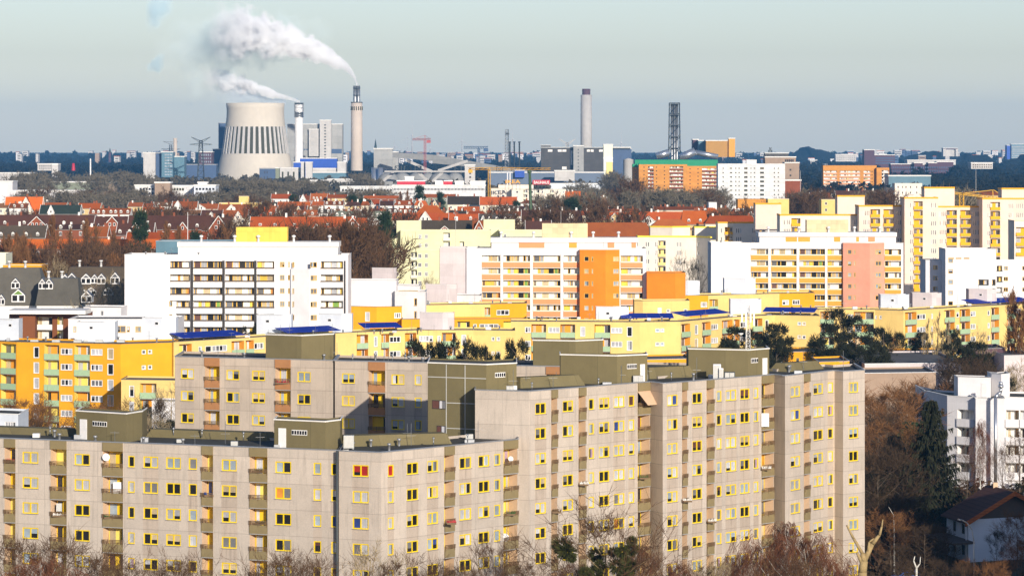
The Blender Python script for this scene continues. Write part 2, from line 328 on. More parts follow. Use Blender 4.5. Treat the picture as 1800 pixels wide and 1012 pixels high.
class Bld:
    def __init__(s,name,label,cat='apartment block',near=False,group=None,org=None):
        s.name=name; s.near=near; s.wall=MB(); s.roof=MB(); s.cop=MB(); s.extra=[]; s.put_={}; s.org=org; s.lab=(label,cat,group); s.rr=random.Random(len(label)*7+len(name)); s.root=None
    def put(s,kind,piece,child,seg,u,v,z,size=1.0):
        x,y,zz=seg.p(u,v,z); s.put_.setdefault(kind,[]).append((-(size*abs(seg.d.x))/y,piece,child,(x,y,zz),seg.ang))
    def body(s,pts,zt,zb=0,els=None,st=None,depth=12,mat='render_white',segmats=None,coping='white_trim',roofmat='roof_felt',cw=0.4,ch=0.1,par=0.3):
        if s.org is None: p=P2(pts[0]); s.org=(p.x,p.y,0)
        segs=[Seg(pts[i],pts[i+1]) for i in range(len(pts)-1)]
        U=0
        for i,sg in enumerate(segs):
            lo=min(pts[i][0],pts[i+1][0]); hi=max(pts[i][0],pts[i+1][0])
            mine=[e for e in (els or []) if lo<=(e[1]+e[2])/2<hi]
            s.facade(sg,zt,zb,mine,st,(segmats[i] if segmats else mat),U); U+=sg.L
            if coping:
                a=-0.02 if i else -0.06; b=sg.L+(0.06 if i==len(segs)-1 else 0.02)
                s.cop.hexa([sg.p(a,-cw,zt+0.003*(i%2)),sg.p(b,-cw,zt+0.003*(i%2)),sg.p(b,0.06,zt+0.003*(i%2)),sg.p(a,0.06,zt+0.003*(i%2)),sg.p(a,-cw,zt+ch+0.003*(i%2)),sg.p(b,-cw,zt+ch+0.003*(i%2)),sg.p(b,0.06,zt+ch+0.003*(i%2)),sg.p(a,0.06,zt+ch+0.003*(i%2))],coping)
        A=segs[0].a; B=segs[-1].b
        ba=(A.x,A.y+depth); bb=(B.x,B.y+depth); bk=[(sg.a.x,sg.a.y+depth) for sg in segs]+[bb]
        m0=segmats[0] if segmats else mat; m1=segmats[-1] if segmats else mat
        def q(a,b,m): L=math.hypot(a[0]-b[0],a[1]-b[1]); s.wall.face([(a[0],a[1],zb),(b[0],b[1],zb),(b[0],b[1],zt),(a[0],a[1],zt)],m,[(0,zt-zb),(L,zt-zb),(L,0),(0,0)])
        q(ba,(A.x,A.y),m0); q((B.x,B.y),bb,m1)
        for i in range(len(bk)-1,0,-1): q(bk[i],bk[i-1],m0)
        poly=[(sg.a.x,sg.a.y) for sg in segs]+[(B.x,B.y)]+bk[::-1]
        s.roof.face([(x,y,zt-par) for x,y in poly],roofmat)
        if coping:   # side parapets
            for (x0,y0),(x1,y1) in (((A.x,A.y),ba),((B.x,B.y),bb)):
                s.cop.box(x0-cw*0.2,y0+cw+0.02,zt+0.006,x0+cw*0.2,y1,zt+ch,coping)
    def facade(s,sg,zt,zb,els,st,mat,U0=0):
        holes=[]
        for e in els:
            kind=e[0]; opt=e[3] if len(e)>3 else {}
            u0=sg.u(e[1]); u1=sg.u(e[2])
            if u1<u0: u0,u1=u1,u0
            u0=max(0.03,u0); u1=min(sg.L-0.03,u1)
            if u1-u0<0.25: continue
            for k in range(opt.get('k0',0),min(opt.get('k1',99),st.get('nf',99))):
                zc=zt-st['off']-k*st.get('fh',2.8)
                if zc-1.8<zb+0.5: break
                if CAM_H-(zc-0)*1.0 and HZ+(CAM_H-(zc+1.4))/sg.a.y*FPX>1030: break
                s.element(sg,kind,u0,u1,zc,k,st,opt,holes,zt)
        us=sorted({0.0,sg.L}|{round(h[i],4) for h in holes for i in (0,1)}); zs=sorted({zb,zt}|{round(h[i],4) for h in holes for i in (2,3)})
        H=[tuple(round(x,4) for x in h[:4])+tuple(h[4:]) for h in holes]
        for i in range(len(us)-1):
            uc=(us[i]+us[i+1])/2; cols=[h for h in H if h[0]<uc<h[1]]
            zz=sorted({zb,zt}|{h[j] for h in cols for j in (2,3)})
            for j in range(len(zz)-1):
                zc=(zz[j]+zz[j+1])/2
                if any(h[2]<zc<h[3] for h in cols): continue
                a,b,c,d=us[i],us[i+1],zz[j],zz[j+1]
                s.wall.face([sg.p(a,0,c),sg.p(b,0,c),sg.p(b,0,d),sg.p(a,0,d)],mat,[(U0+a,zt-c),(U0+b,zt-c),(U0+b,zt-d),(U0+a,zt-d)])
        for a,b,c,d,dep,side,back in H:
            s.wall.face([sg.p(a,0,c),sg.p(a,-dep,c),sg.p(a,-dep,d),sg.p(a,0,d)],side); s.wall.face([sg.p(b,-dep,c),sg.p(b,0,c),sg.p(b,0,d),sg.p(b,-dep,d)],side)
            s.wall.face([sg.p(a,0,c),sg.p(b,0,c),sg.p(b,-dep,c),sg.p(a,-dep,c)],'slab_grey' if dep>0.5 else side); s.wall.face([sg.p(a,-dep,d),sg.p(b,-dep,d),sg.p(b,0,d),sg.p(a,0,d)],side)
            if back: s.wall.face([sg.p(a,-dep,c),sg.p(b,-dep,c),sg.p(b,-dep,d),sg.p(a,-dep,d)],back)
    def element(s,sg,kind,u0,u1,zc,k,st,o,holes,zt):
        w=rq(u1-u0); uc=(u0+u1)/2; rr=s.rr; near=s.near; pool=st.get('pool',PANES_NEAR if near else PANES_MID); fr=o.get('frame',st.get('frame','yellow_paint'))
        fw=st.get('fw',0.10); e_key=(u0+u1)
        wm=o.get('side',st.get('rev',st.get('wallmat','white_wall')))
        if kind in 'WwTsq':
            h=o.get('h',{'T':2.0,'s':0.75,'q':1.5}.get(kind,st.get('wh',1.25)))
            n=o.get('n',{'W':2,'w':1,'T':1,'s':1,'q':3}[kind])
            dz=o.get('dz',-0.25 if kind=='T' else 0)
            if kind=='q':
                # n narrow lights side by side, each its own opening
                ww=w/(n*1.6)
                for i in range(n):
                    c=uc-w/2+w*(i+0.5)/n
                    pc=win_piece(rq(ww,0.05),h,1,fr,rr.randrange(5),pool,False,0.06)
                    s.put('window',pc,None,sg,c,-0.10,zc+dz,w*h/n); holes.append((c-ww/2,c+ww/2,zc+dz-h/2,zc+dz+h/2,0.16,wm,'pane_dark'))
                return
            holes.append((uc-w/2,uc+w/2,zc+dz-h/2,zc+dz+h/2,0.18,wm,'pane_dark'))
            if 'pane' in o and k==o.get('kp',0): pc=colwin_piece(w,h,n,fr,o['pane'],near,fw)
            else: pc=win_piece(w,h,n,fr,rr.randrange(14 if near else 7),pool,near,fw)
            s.put('window',pc,'pane',sg,uc,-0.09,zc+dz,w*h)
            if st.get('spandrel') and (int(e_key*7.3)%3)>0:
                z1=zc+dz-h/2-0.03; z0=z1-(2.8-h-0.10)
                if z0>0.5: s.wall.face([sg.p(uc-w/2-0.06,0.005,z0),sg.p(uc+w/2+0.06,0.005,z0),sg.p(uc+w/2+0.06,0.005,z1),sg.p(uc-w/2-0.06,0.005,z1)],'concrete_spandrel',[(uc,zt-z0),(uc+w,zt-z0),(uc+w,zt-z1),(uc,zt-z1)])
        elif kind=='B':
            lo=st['lo']; dep=lo['depth']; back=o.get('back',lo['back'])
            holes.append((u0,u1,zc+lo['hb'],zc+lo['top'],dep,lo['side'],back))
            wq=rq(u1-u0,0.1)
            s.put('balcony',balcony_piece(wq-0.02,o.get('pm',lo['pm']),lo['pt'],lo['pb'],lo['out'],lo['rail'] and near),'railing',sg,uc,0,zc,w*3)
            h=lo['top']-lo['hb']-0.1
            s.put('balcony_door',door_piece(wq-0.1,h,fr,rr.choice(lo['infill']),rr.randrange(5),near,pool),'pane',sg,uc,-dep+0.01,zc+lo['hb'],w*h)
            if k==0 and lo.get('fascia'):
                f=MB(); sgp=sg.p; z0=zc+lo['top']; z1=zt-0.01
                f.hexa([sgp(u0,0.002,z0),sgp(u1,0.002,z0),sgp(u1,0.16,z0),sgp(u0,0.16,z0),sgp(u0,0.002,z1),sgp(u1,0.002,z1),sgp(u1,0.16,z1),sgp(u0,0.16,z1)],lo['fascia'])
                s.extra.append(('fascia',f))
        elif kind=='R':
            h=1.36; b0=st.get('band','white_trim')
            holes.append((u0,u1,zc-h/2,zc+h/2,1.2,'white_wall','white_wall'))
            wq=rq(u1-u0,0.2)
            s.put('window',strip_piece(wq-0.1,h-0.02,rr.randrange(6),'window_ochre'),None,sg,uc,-1.17,zc,w*h)
            s.put('balcony',balcony_piece(wq,b0,-h/2-0.16,-2.8+h/2+0.02,0.16,False,st.get('slab','brown_trim')),None,sg,uc,0,zc,w*2)
            f=MB(); z0=zc-h/2-0.14; z1=zc-h/2+0.02
            key=('ledge',wq,st.get('ledge','dark_trim'))
            if key not in CACHE:
                g=MB(); g.box(-wq/2,-0.22,-0.17,wq/2,-0.002,0.09,key[2]); CACHE[key]=[g,None,None,None]
            s.put('ledge',CACHE[key],None,sg,uc,0,zc-h/2-0.07,w)
    def box(s,pts,zt,zb,mat='olive_panel',els=(),trim='white_trim',depth=5,name='roof_house',door=None,vents=None,rm='roof_felt',ch=0.13,label=None):
        """stair-head or machine room standing on the roof"""
        if s.org is None: p=P2(pts[0]); s.org=(p.x,p.y,0)
        b=Bld(name,'x',org=s.org); b.body(pts,zt,zb,None,None,depth,mat,coping=trim,cw=0.25,ch=ch,par=0.15,roofmat=rm)
        f=b.wall
        for q in (b.roof,b.cop): f.add(q,Matrix.Identity(4))
        kids=[]
        def onto(px0,px1): 
            for i in range(len(pts)-1):
                if pts[i][0]<=(px0+px1)/2<=pts[i+1][0]: return Seg(pts[i],pts[i+1])
            return Seg(pts[0],pts[1])
        def plate(px0,px1,z0,z1,mat,out=0.05):
            g=MB(); sg=onto(px0,px1); u0,u1=sg.u(px0),sg.u(px1)
            g.hexa([sg.p(u0,0.002,z0),sg.p(u1,0.002,z0),sg.p(u1,out,z0),sg.p(u0,out,z0),sg.p(u0,0.002,z1),sg.p(u1,0.002,z1),sg.p(u1,out,z1),sg.p(u0,out,z1)],mat); return g
        if door: kids.append(('door',plate(door[0],door[1],zb+0.1,zb+2.35,'white_paint',0.08)))
        if vents:
            a,c,n=vents[0],vents[1],(vents[2] if len(vents)>2 else 5); z=vents[3] if len(vents)>3 else zt-1.25; g=MB()
            g.add(plate(a,c,z-0.28,z+0.28,'white_paint',0.04),Matrix.Identity(4))
            for i in range(n):
                x0=a+(c-a)*(i+0.15)/n; x1=a+(c-a)*(i+0.85)/n
                g.add(plate(x0,x1,z-0.20,z+0.20,'pane_dark',0.07),Matrix.Identity(4))
            kids.append(('vent_window',g))
        s.extra.append((name,f,kids))
    def part(s,name,mb,kids=()): s.extra.append((name,mb,list(kids)))
    def finish(s):
        s.root=empty(s.name,s.org,s.lab[0],s.lab[1],s.lab[2])
        s.wall.build('wall',s.root,s.org); s.roof.build('roof',s.root,s.org); s.cop.build('coping',s.root,s.org)
        for e in s.extra:
            o=e[1].build(e[0],s.root,s.org)
            for k in (e[2] if len(e)>2 else ()): k[1].build(k[0],o,s.org)
        for kind,L in s.put_.items():
            L.sort(key=lambda t:t[0])
            for i,(_,pc,child,loc,ang) in enumerate(L[:LIMIT]):
                if pc[2] is None: pc[2]=pc[0].mesh(kind)
                o=bpy.data.objects.new(kind,pc[2]); col.objects.link(o); o.parent=s.root
                o.location=(loc[0]-s.org[0],loc[1]-s.org[1],loc[2]-s.org[2]); o.rotation_euler=(0,0,ang)
                if pc[1] is not None:
                    if pc[3] is None: pc[3]=pc[1].mesh(child)
                    c=bpy.data.objects.new(child,pc[3]); col.objects.link(c); c.parent=o
            if len(L)>LIMIT:
                g=MB()
                for _,pc,child,loc,ang in L[LIMIT:]:
                    T=Matrix.Translation(loc)@Matrix.Rotation(ang,4,'Z'); g.add(pc[0],T)
                    if pc[1] is not None: g.add(pc[1],T)
                o=g.build(kind,s.root,s.org); o['kind']='stuff'
        return s.root
# ================================================================= ground
def ground():
    mb=MB(); xs=[-9000,-5000,-2500,-1200,-500,-150,0,150,500,1200,2500,5000,9000]; ys=[-400,0,200,330,450,700,1200,1500,1800,2100,2800,4500,6500,8000,10000,12500,15000]
    def hz(y): 
        t=min(1,max(0,(y-6000)/7000)); q=min(1,max(0,(y-1200)/900)); return 8*q*q*(3-2*q)+32*t*t*(3-2*t)
    for j in range(len(ys)-1):
        for i in range(len(xs)-1):
            x0,x1,y0,y1=xs[i],xs[i+1],ys[j],ys[j+1]
            mb.face([(x0,y0,hz(y0)),(x1,y0,hz(y0)),(x1,y1,hz(y1)),(x0,y1,hz(y1))],'ground')
    m,nt,b=basemat('ground',0.95,0,0.1)
    tc=node(nt,'ShaderNodeTexCoord'); n1=noise(nt,tc.outputs['Object'],0.02,6,0.7); n2=noise(nt,tc.outputs['Object'],0.6,4,0.7)
    c=mixc(nt,ramp(nt,n1,0.38,0.62),(0.055,0.042,0.022),(0.045,0.055,0.02)); c=mixc(nt,ramp(nt,n2,0.3,0.8),c,(0.10,0.075,0.045))
    nt.links.new(c,b.inputs['Base Color'])
    tag(mb.build('ground'),'flat winter ground between the apartment blocks',None,None,'structure')
ground()
def clutter(b,pa,pb_,z,n,seed,cw=0.5):
    rr=random.Random(seed); s=Seg(pa,pb_)
    for i in range(n):
        u=s.L*(i+rr.random())/n; v=-rr.uniform(1.5,8); x,y,_=s.p(u,v,z); g=MB(); t=rr.random()
        if t<0.35: g.bar((x,y,z),(x,y,z+rr.uniform(1.2,2.6)),0.03,'steel',n=5); g.bar((x-0.5,y,z+1.1),(x+0.5,y,z+1.1),0.02,'steel',n=4); nm='aerial'
        elif t<0.7: g.lathe(x,y,[(0.14,z),(0.14,z+0.6),(0.24,z+0.62),(0.2,z+0.8)],'zinc',8); nm='vent_pipe'
        else: w_=rr.uniform(0.5,1.1); g.box(x-w_/2,y,z,x+w_/2,y+w_,z+rr.uniform(0.3,0.6),rr.choice(['cabinet_grey','zinc','white_trim'])); nm='skylight'
        b.part(nm,g)
TAN='tan_wall'
PANEL=dict(off=2.0,wh=1.25,spandrel=True,fw=0.12,frame='yellow_paint',rev='tan_wall',lo=dict(top=1.05,pt=-0.75,pb=-1.66,hb=-1.72,depth=1.35,out=0.16,pm='olive_trim',side='tan_wall',back='yellow_wall',infill=['yellow_wall','yellow_wall','yellow_wall','paleyellow_wall'],rail=True,fascia='olive_trim'))
PANELO=dict(PANEL,lo=dict(PANEL['lo'],pm='orange_trim',fascia='orange_trim',infill=['yellow_wall']))
def onl(px,p,q):
    s=Seg(p,q); x=s.u(px); v=s.a+s.d*x; return (px,v.y)
# ----------------------------------------------------------------- A: near block on the left
A0,A1=(54,380),(633,365)
A=Bld('panel_block','beige concrete panel block with yellow window frames, the nearest one filling the bottom left','apartment block',True,'beige panel blocks in the foreground')
Aels=[('B',8,27),('W',40,67),('B',89,117),('W',131,158),('B',181,216),('w',225,237),('W',252,278),('W',292,318),('w',332,346),('B',355,374.5),('W',390,416),('B',439,470),('W',484,512),('w',551,565),('w',582,593)]
A.body([onl(-60,A0,A1),onl(595,A0,A1)],21.75,0,[('W',-32,-8)]+Aels,PANEL,depth=13,mat='concrete_panel',coping='zinc')
A2=(595.5,onl(595.5,A0,A1)[1]-0.45); A3=(670,363.4)
A.body([A2,A3,(911,380.2)],21.75,0,[('W',620,648,{'pane':'blind_red'}),('w',682,692,{'pane':'blind_red'}),('W',715,735),('W',751,770),('B',781,798),('W',808,828),('W',841,860),('w',869,879),('B',885,909.5)],PANEL,depth=13,mat='concrete_panel',coping='zinc')
A.box([(134,384),(222,379.6),(250,383.2)],24.6,21.4,door=(141,153),vents=(163,188,6))
A.box([(482,371.6),(572,368.6),(598,371)],24.6,21.4,door=(490,503),vents=(513,540,6))
g=MB(); a=P2((595,366.0)); g.bar((a.x-0.12,a.y-0.75,0),(a.x-0.12,a.y-0.75,21.8),0.13,'steel_dark',n=8); A.part('drainpipe_or_shade_strip',g)  # dark bar drawing the shadow gap at the section step
# raised light-shaft kerbs and ducts on the roof
for (pa,pb,z1) in (((600,374),(795,378),22.6),((255,387),(470,381.5),22.3),((-40,392),(120,388),22.2)):
    g=MB(); s=Seg(pa,pb); g.hexa([s.p(0,0,21.4),s.p(s.L,0,21.4),s.p(s.L,-3,21.4),s.p(0,-3,21.4),s.p(0.5,-0.6,z1),s.p(s.L-0.5,-0.6,z1),s.p(s.L-0.5,-2.6,z1),s.p(0.5,-2.6,z1)],'olive_panel'); A.part('roof_duct',g)
clutter(A,onl(10,A0,A1),onl(590,A0,A1),21.5,20,11); clutter(A,(675,366),(905,381),21.5,10,12); A.finish()
# ----------------------------------------------------------------- R: tall serrated block on the right
Rb=Bld('panel_block','tall serrated beige concrete block with narrow balconies, right of the lower one in front','apartment block',True,'beige panel blocks in the foreground')
Rp=[(835,385),(930,382.6),(1120,396.6),(1142.5,398.3),(1165,395.4),(1338,409.2),(1360,411.2),(1380,408.7),(1455,417.6),(1467,418.4),(1482,416.9),(1520,419.6)]
cm='concrete_panel'; cw_='concrete_panel_warm'
Rels=[('W',941,959.5),('B',969,979.5),('W',989,1007.5),('B',1017,1029.5),('w',1035,1044),('W',1053,1071),('W',1079,1097.5),('w',1105,1115),('B',1121,1142),('W',1173,1191),('B',1199,1208),('W',1217,1234),('B',1242,1254.5),('w',1260,1268),('W',1276,1294),('W',1301,1317.5),('w',1325,1333),('B',1338.6,1359.4),('W',1390,1406),('B',1413,1423),('W',1430,1446.5),('w',1455.5,1464),('W',1492,1508.5)]
Rb.body(Rp,26.9,0,Rels,PANEL,depth=13,mat=cm,coping='zinc',segmats=[cm,cm,cw_,cw_,cm,cw_,cw_,cm,cw_,cw_,cm])
Rb.box([(752,392),(855,388.6),(908,391.2)],29.5,10,door=(895,905),vents=(870,888,5,28.3),name='stair_tower',depth=9)
Rb.box([(985,400.8),(1085,398.4),(1138,400.9)],29.9,26.5,door=(1125,1133),vents=(1102,1119,5))
Rb.box([(1210,412.4),(1315,409.8),(1352,413.0)],29.9,26.5,door=(1340,1348),vents=(1320,1332,4))
# joints and openings of the stair tower
g=MB(); s=Seg((752,392),(855,388.6))
for px in (784,817): g.hexa([s.p(s.u(px),0.002,10),s.p(s.u(px)+0.09,0.002,10),s.p(s.u(px)+0.09,0.03,10),s.p(s.u(px),0.03,10),s.p(s.u(px),0.002,29.4),s.p(s.u(px)+0.09,0.002,29.4),s.p(s.u(px)+0.09,0.03,29.4),s.p(s.u(px),0.03,29.4)],'cabinet_grey')
for z,a,b in ((27.9,752,855),(25.0,784,835),(22.1,784,835)): g.hexa([s.p(s.u(a)+0.02,0.031,z),s.p(s.u(b)-0.02,0.031,z),s.p(s.u(b)-0.02,0.045,z),s.p(s.u(a)+0.02,0.045,z),s.p(s.u(a)+0.02,0.031,z+0.09),s.p(s.u(b)-0.02,0.031,z+0.09),s.p(s.u(b)-0.02,0.045,z+0.09),s.p(s.u(a)+0.02,0.045,z+0.09)],'cabinet_grey')
Rb.part('panel_joints',g)
for zc,a,b in ((24.8,760,784),(21.9,768,784),(19.0,760,784)):
    g=MB(); u0,u1=s.u(a),s.u(b); g.hexa([s.p(u0,0.002,zc-0.5),s.p(u1,0.002,zc-0.5),s.p(u1,0.05,zc-0.5),s.p(u0,0.05,zc-0.5),s.p(u0,0.002,zc+0.5),s.p(u1,0.002,zc+0.5),s.p(u1,0.05,zc+0.5),s.p(u0,0.05,zc+0.5)],'dark_trim')
    k=MB(); m=u0+(u1-u0)*0.55
    for x0,x1,c in ((u0+0.05,m-0.1,'blind_brown'),(m,m+0.35,'curtain_white'),(m+0.4,u1-0.05,'pane_grey')): k.face([s.p(x0,0.07,zc-0.42),s.p(x1,0.07,zc-0.42),s.p(x1,0.07,zc+0.42),s.p(x0,0.07,zc+0.42)],c)
    Rb.part('window',g,[('pane',k)])
for (pa,pb,z1) in (((915,392),(1030,397),27.8),((1142,408),(1245,413),27.9),((1385,421),(1450,427),27.6)):
    g=MB(); s=Seg(pa,pb); g.hexa([s.p(0,0,26.5),s.p(s.L,0,26.5),s.p(s.L,-3,26.5),s.p(0,-3,26.5),s.p(0.5,-0.8,z1),s.p(s.L-0.5,-0.8,z1),s.p(s.L-0.5,-2.2,z1),s.p(0.5,-2.2,z1)],'olive_panel'); Rb.part('roof_duct',g)
clutter(Rb,(935,385),(1335,412),26.6,20,9); clutter(Rb,(1385,412),(1515,423),26.6,8,10); Rb.finish()
# ----------------------------------------------------------------- B: pinkish block behind A
B0,B1=(333,433),(735,421.6)
Bb=Bld('panel_block','beige concrete block with orange brown balconies, behind the nearest block at left','apartment block',True,'beige panel blocks in the foreground')
Bst=dict(PANELO,off=2.12)
Bb.body([onl(307.5,B0,B1),onl(586,B0,B1)],27.7,0,[('W',318,341),('B',360,386),('W',398,421),('W',443,466),('B',484,511),('W',523,546)],dict(Bst,nf=5),depth=12,mat='concrete_back',coping='zinc')
x=onl(588.5,B0,B1)
Bb.body([(588.5,x[1]-0.6),onl(752,B0,B1)],27.7,0,[('W',601,624),('B',648,677),('W',688,711),('w',729,741)],dict(Bst,nf=5),depth=12,mat='concrete_back',coping='zinc')
Bb.box([(467,431.5),(530,428.8),(586,432.4)],30.6,27.3)
clutter(Bb,onl(310,B0,B1),onl(750,B0,B1),27.4,14,13); Bb.finish()
# ----------------------------------------------------------------- C: block hidden behind R
C=Bld('panel_block','beige block almost hidden behind the tall serrated one, only its roof edge showing','apartment block',True,'beige panel blocks in the foreground')
C.body([(880,428.5),(1262,421.5)],26.9,0,[('W',917,941),('B',960,985),('B',1139,1164),('W',1176,1192)],dict(PANELO,nf=3),depth=12,mat='concrete_back',coping='zinc')
C.box([(937,431),(1012,429.4),(1060,432)],29.9,26.5)
C.finish()
# ----------------------------------------------------------------- yellow and orange terraces
def YST(off,back,infill,pm='mint_panel',side='paleyellow_wall',**k): return dict(off=off,wh=1.15,frame='white_paint',rev='white_wall',fw=0.13,pool=PANES_MID,lo=dict(top=1.15,pt=-0.45,pb=-1.5,hb=-1.6,depth=1.3,out=0.2,pm=pm,side=side,back=back,infill=infill,rail=False),**k)
D1=Bld('apartment_block','orange apartment block with mint green balconies at the left edge','apartment block',True)
D1.body([(-30,626),(30,621.5),(212,615),(302,620)],19.0,0,[('B',-26,-2),('B',2,28,{'back':'tan_wall'}),('T',59,69),('B',78,104),('W',107,127,{'n':3}),('B',131,158),('W',160,180,{'n':3}),('T',189,199.5),('s',249,256.5,{'k1':2}),('s',260,267.5,{'k1':2})],YST(1.55,'paleyellow_wall',['orange_wall','paleyellow_wall'],nf=6),depth=12,mat='render_orange',coping='roof_gravel',roofmat='roof_gravel',cw=0.2)
for p,zt in (([(135,628),(180,626.5),(202,628)],22.3),([(250,634),(285,632.5),(309,634)],22.8),([(-20,634),(20,632),(33,634)],22.5)):
    D1.box(p,zt,18.7,'render_bluewhite',vents=(p[0][0]+(22 if p[0][0]>0 else 35),p[0][0]+(29 if p[0][0]>0 else 41),1,zt-1.0),trim='white_trim',ch=0.06)
for i in range(5): g=MB(); a=P2((60+i*38,622)); g.box(a.x-0.7,a.y,18.9,a.x+0.7,a.y+1,19.35,'cabinet_grey'); D1.part('roof_vent',g)
clutter(D1,(-20,628),(300,622),18.7,14,8); D1.finish()
D1b=Bld('apartment_block','small pale yellow block with one row in sight, below the orange block left of centre','apartment block',True)
D1b.body([(213,600),(318,598)],13.6,0,[('T',227,236),('B',246,275,{'back':'orange_wall'})],YST(1.75,'orange_wall',['orange_wall'],nf=2),depth=10,mat='render_yellow',coping='roof_gravel',roofmat='roof_gravel',cw=0.2)
D1b.finish()
ORG=YST(1.65,'orange_wall',['orange_wall','orange_wall','paleyellow_wall'],side='orange_wall',nf=5)
D2=Bld('apartment_block','pale yellow block with orange recesses running behind the olive roof box','apartment block',True)
D2.body([(302.6,623),(467,641),(622,656),(732,664),(832,664.4),(905,662.5)],18.9,0,[('B',315,337),('w',349,354.5),('W',361,372,{'n':1,'frame':'white_paint'}),('W',373,399,{'n':4}),('B',407,429),('B',432,446),('W',447,463,{'n':3}),('B',627,647),('T',657.5,663.5),('B',670,684),('W',685,704,{'n':3}),('B',712,735),('W',737,761,{'n':4}),('w',769,774.5),('B',777,801),('T',811,819.5),('s',864,869.5),('s',873,879)],ORG,depth=11,mat='render_yellow',coping='roof_gravel',roofmat='roof_gravel',cw=0.2)
for p,zt,m in (([(451,654),(495,652),(512,654)],22.3,'render_bluewhite'),([(560,664),(600,662),(618.5,664)],22.0,'render_bluewhite'),([(738,673),(778,671.5),(798,673)],21.8,'render_pinkwhite')):
    D2.box(p,zt,18.6,m,vents=(p[0][0]+16,p[0][0]+23,1,zt-1.1) if m!='render_pinkwhite' else None,ch=0.06)
def solar(b,pa,pb,z,n,wd=3.8,rise=0.85):
    s=Seg(pa,pb)
    for i in range(n):
        g=MB(); u0=s.L*i/n; u1=s.L*(i+0.985)/n
        g.hexa([s.p(u0,0,z),s.p(u1,0,z),s.p(u1,-wd,z+rise-0.1),s.p(u0,-wd,z+rise-0.1),s.p(u0,0,z+0.08),s.p(u1,0,z+0.08),s.p(u1,-wd,z+rise),s.p(u0,-wd,z+rise)],'solar_blue')
        b.part('solar_array',g)
clutter(D2,(305,628),(905,667),18.7,26,1); solar(D2,(322,630),(432,641),19.2,5); solar(D2,(505,648),(600,657),19.2,4); solar(D2,(640,666),(708,669),19.2,3)
D2.finish()
D3=Bld('apartment_block','pale yellow corner block with mint balconies behind the mast','apartment block',True)
D3.body([(898,696),(1125,693),(1196,695.3),(1288,714),(1362,722.5),(1441,719)],19.0,0,[('W',923,933),('B',934,960),('W',964,984,{'n':3}),('B',985,1011),('T',1020,1029),('B',1045,1073),('W',1074,1094,{'n':3}),('T',1102,1111.5),('s',1152,1159.5),('s',1161,1167.5),('B',1197.5,1213),('T',1221.5,1227),('B',1234,1249),('W',1250,1262,{'n':3}),('B',1269,1288),('B',1290,1300),('W',1301,1312,{'n':2}),('B',1322,1340),('T',1345,1351),('s',1402,1408.5),('s',1410,1416.5)],dict(ORG,off=1.7),depth=11,mat='render_yellow',coping='roof_gravel',roofmat='roof_gravel',cw=0.2)
for p,zt,m in (([(1048,706),(1084,704.5),(1105,706)],21.4,'render_bluewhite'),([(1284,732),(1320,730.5),(1338,732)],21.9,'render_bluewhite')): D3.box(p,zt,18.7,m,vents=(p[0][0]+17,p[0][0]+24,1,zt-1.2) if p[0][0]<1100 else None,ch=0.06)
clutter(D3,(905,700),(1190,699),18.8,14,2); clutter(D3,(1200,702),(1440,726),18.8,12,3); solar(D3,(1092,703),(1185,703.5),19.3,4); solar(D3,(1206,708),(1285,724),19.4,3); solar(D3,(1340,731),(1432,728),19.3,4)
D3.finish()
D4=Bld('apartment_block','orange and pale yellow terrace with roof boxes, in front of the white slab block','apartment block',True)
D4.body([(597,742),(662,738.5),(706,740)],20.0,0,[('T',607,613,{'k1':2}),('T',622,650,{'n':1}) if 0 else ('T',642,650),('W',693,705,{'n':3})],YST(1.9,'orange_wall',['orange_wall']),depth=12,mat='render_orange',coping='roof_gravel',roofmat='roof_gravel',cw=0.2)
D4.body([(706.5,745),(862,752),(926,756)],20.0,0,[('B',852,871),('W',873,895,{'n':3})],YST(1.9,'orange_wall',['orange_wall'],nf=1),depth=12,mat='render_yellow',coping='roof_gravel',roofmat='roof_gravel',cw=0.2,segmats=['render_yellow','render_orange'])
D4.body([(706.2,735),(925,738)],17.5,0,[('B',804,826,{'back':'paleyellow_wall'}),('w',832,838),('W',843,876,{'n':4}),('B',885,912)],YST(1.7,'paleyellow_wall',['paleyellow_wall'],nf=2),depth=9,mat='render_orange',coping='roof_gravel',roofmat='roof_gravel',cw=0.2)
for p,zt,m in (([(640,754),(680,752),(695,754)],23.5,'render_bluewhite'),([(748,764),(785,762),(803,764)],23.8,'render_pinkwhite')): D4.box(p,zt,19.7,m,vents=(p[0][0]+15,p[0][0]+22,1,zt-1.4) if m!='render_pinkwhite' else None,ch=0.06)
clutter(D4,(600,745),(920,758),19.8,16,6); D4.finish()
D5=Bld('apartment_block','pale yellow block with mint balconies behind dark pines at the right','apartment block',True)
D5.body([(1398,748),(1440,745.5),(1538,744.5),(1588,741),(1640,749),(1820,776)],19.1,0,[('B',1442,1466),('W',1490,1500),('B',1501,1536),('s',1537.5,1541.5),('s',1546,1550),('B',1591,1611),('W',1612,1627,{'n':3}),('w',1637,1641),('B',1660,1678),('w',1681,1686),('B',1687,1705),('W',1706,1715),('w',1736,1740),('B',1742,1756),('B',1770,1784),('W',1786,1795)],dict(ORG,off=1.6),depth=11,mat='render_yellow',coping='roof_gravel',roofmat='roof_gravel',cw=0.2)
for p,zt,m in (([(1548,756),(1580,754),(1598,756)],21.9,'render_bluewhite'),([(1604,764),(1638,762),(1655,764)],21.9,'render_pinkwhite'),([(1703,778),(1735,776),(1752,778)],22.2,'render_pinkwhite')): D5.box(p,zt,18.8,m,vents=(p[0][0]+18,p[0][0]+24,1,zt-1.2),ch=0.06)
clutter(D5,(1400,752),(1590,745),18.9,10,4); clutter(D5,(1600,748),(1815,778),18.9,12,5); solar(D5,(1712,771),(1815,785),19.2,4); D5.finish()
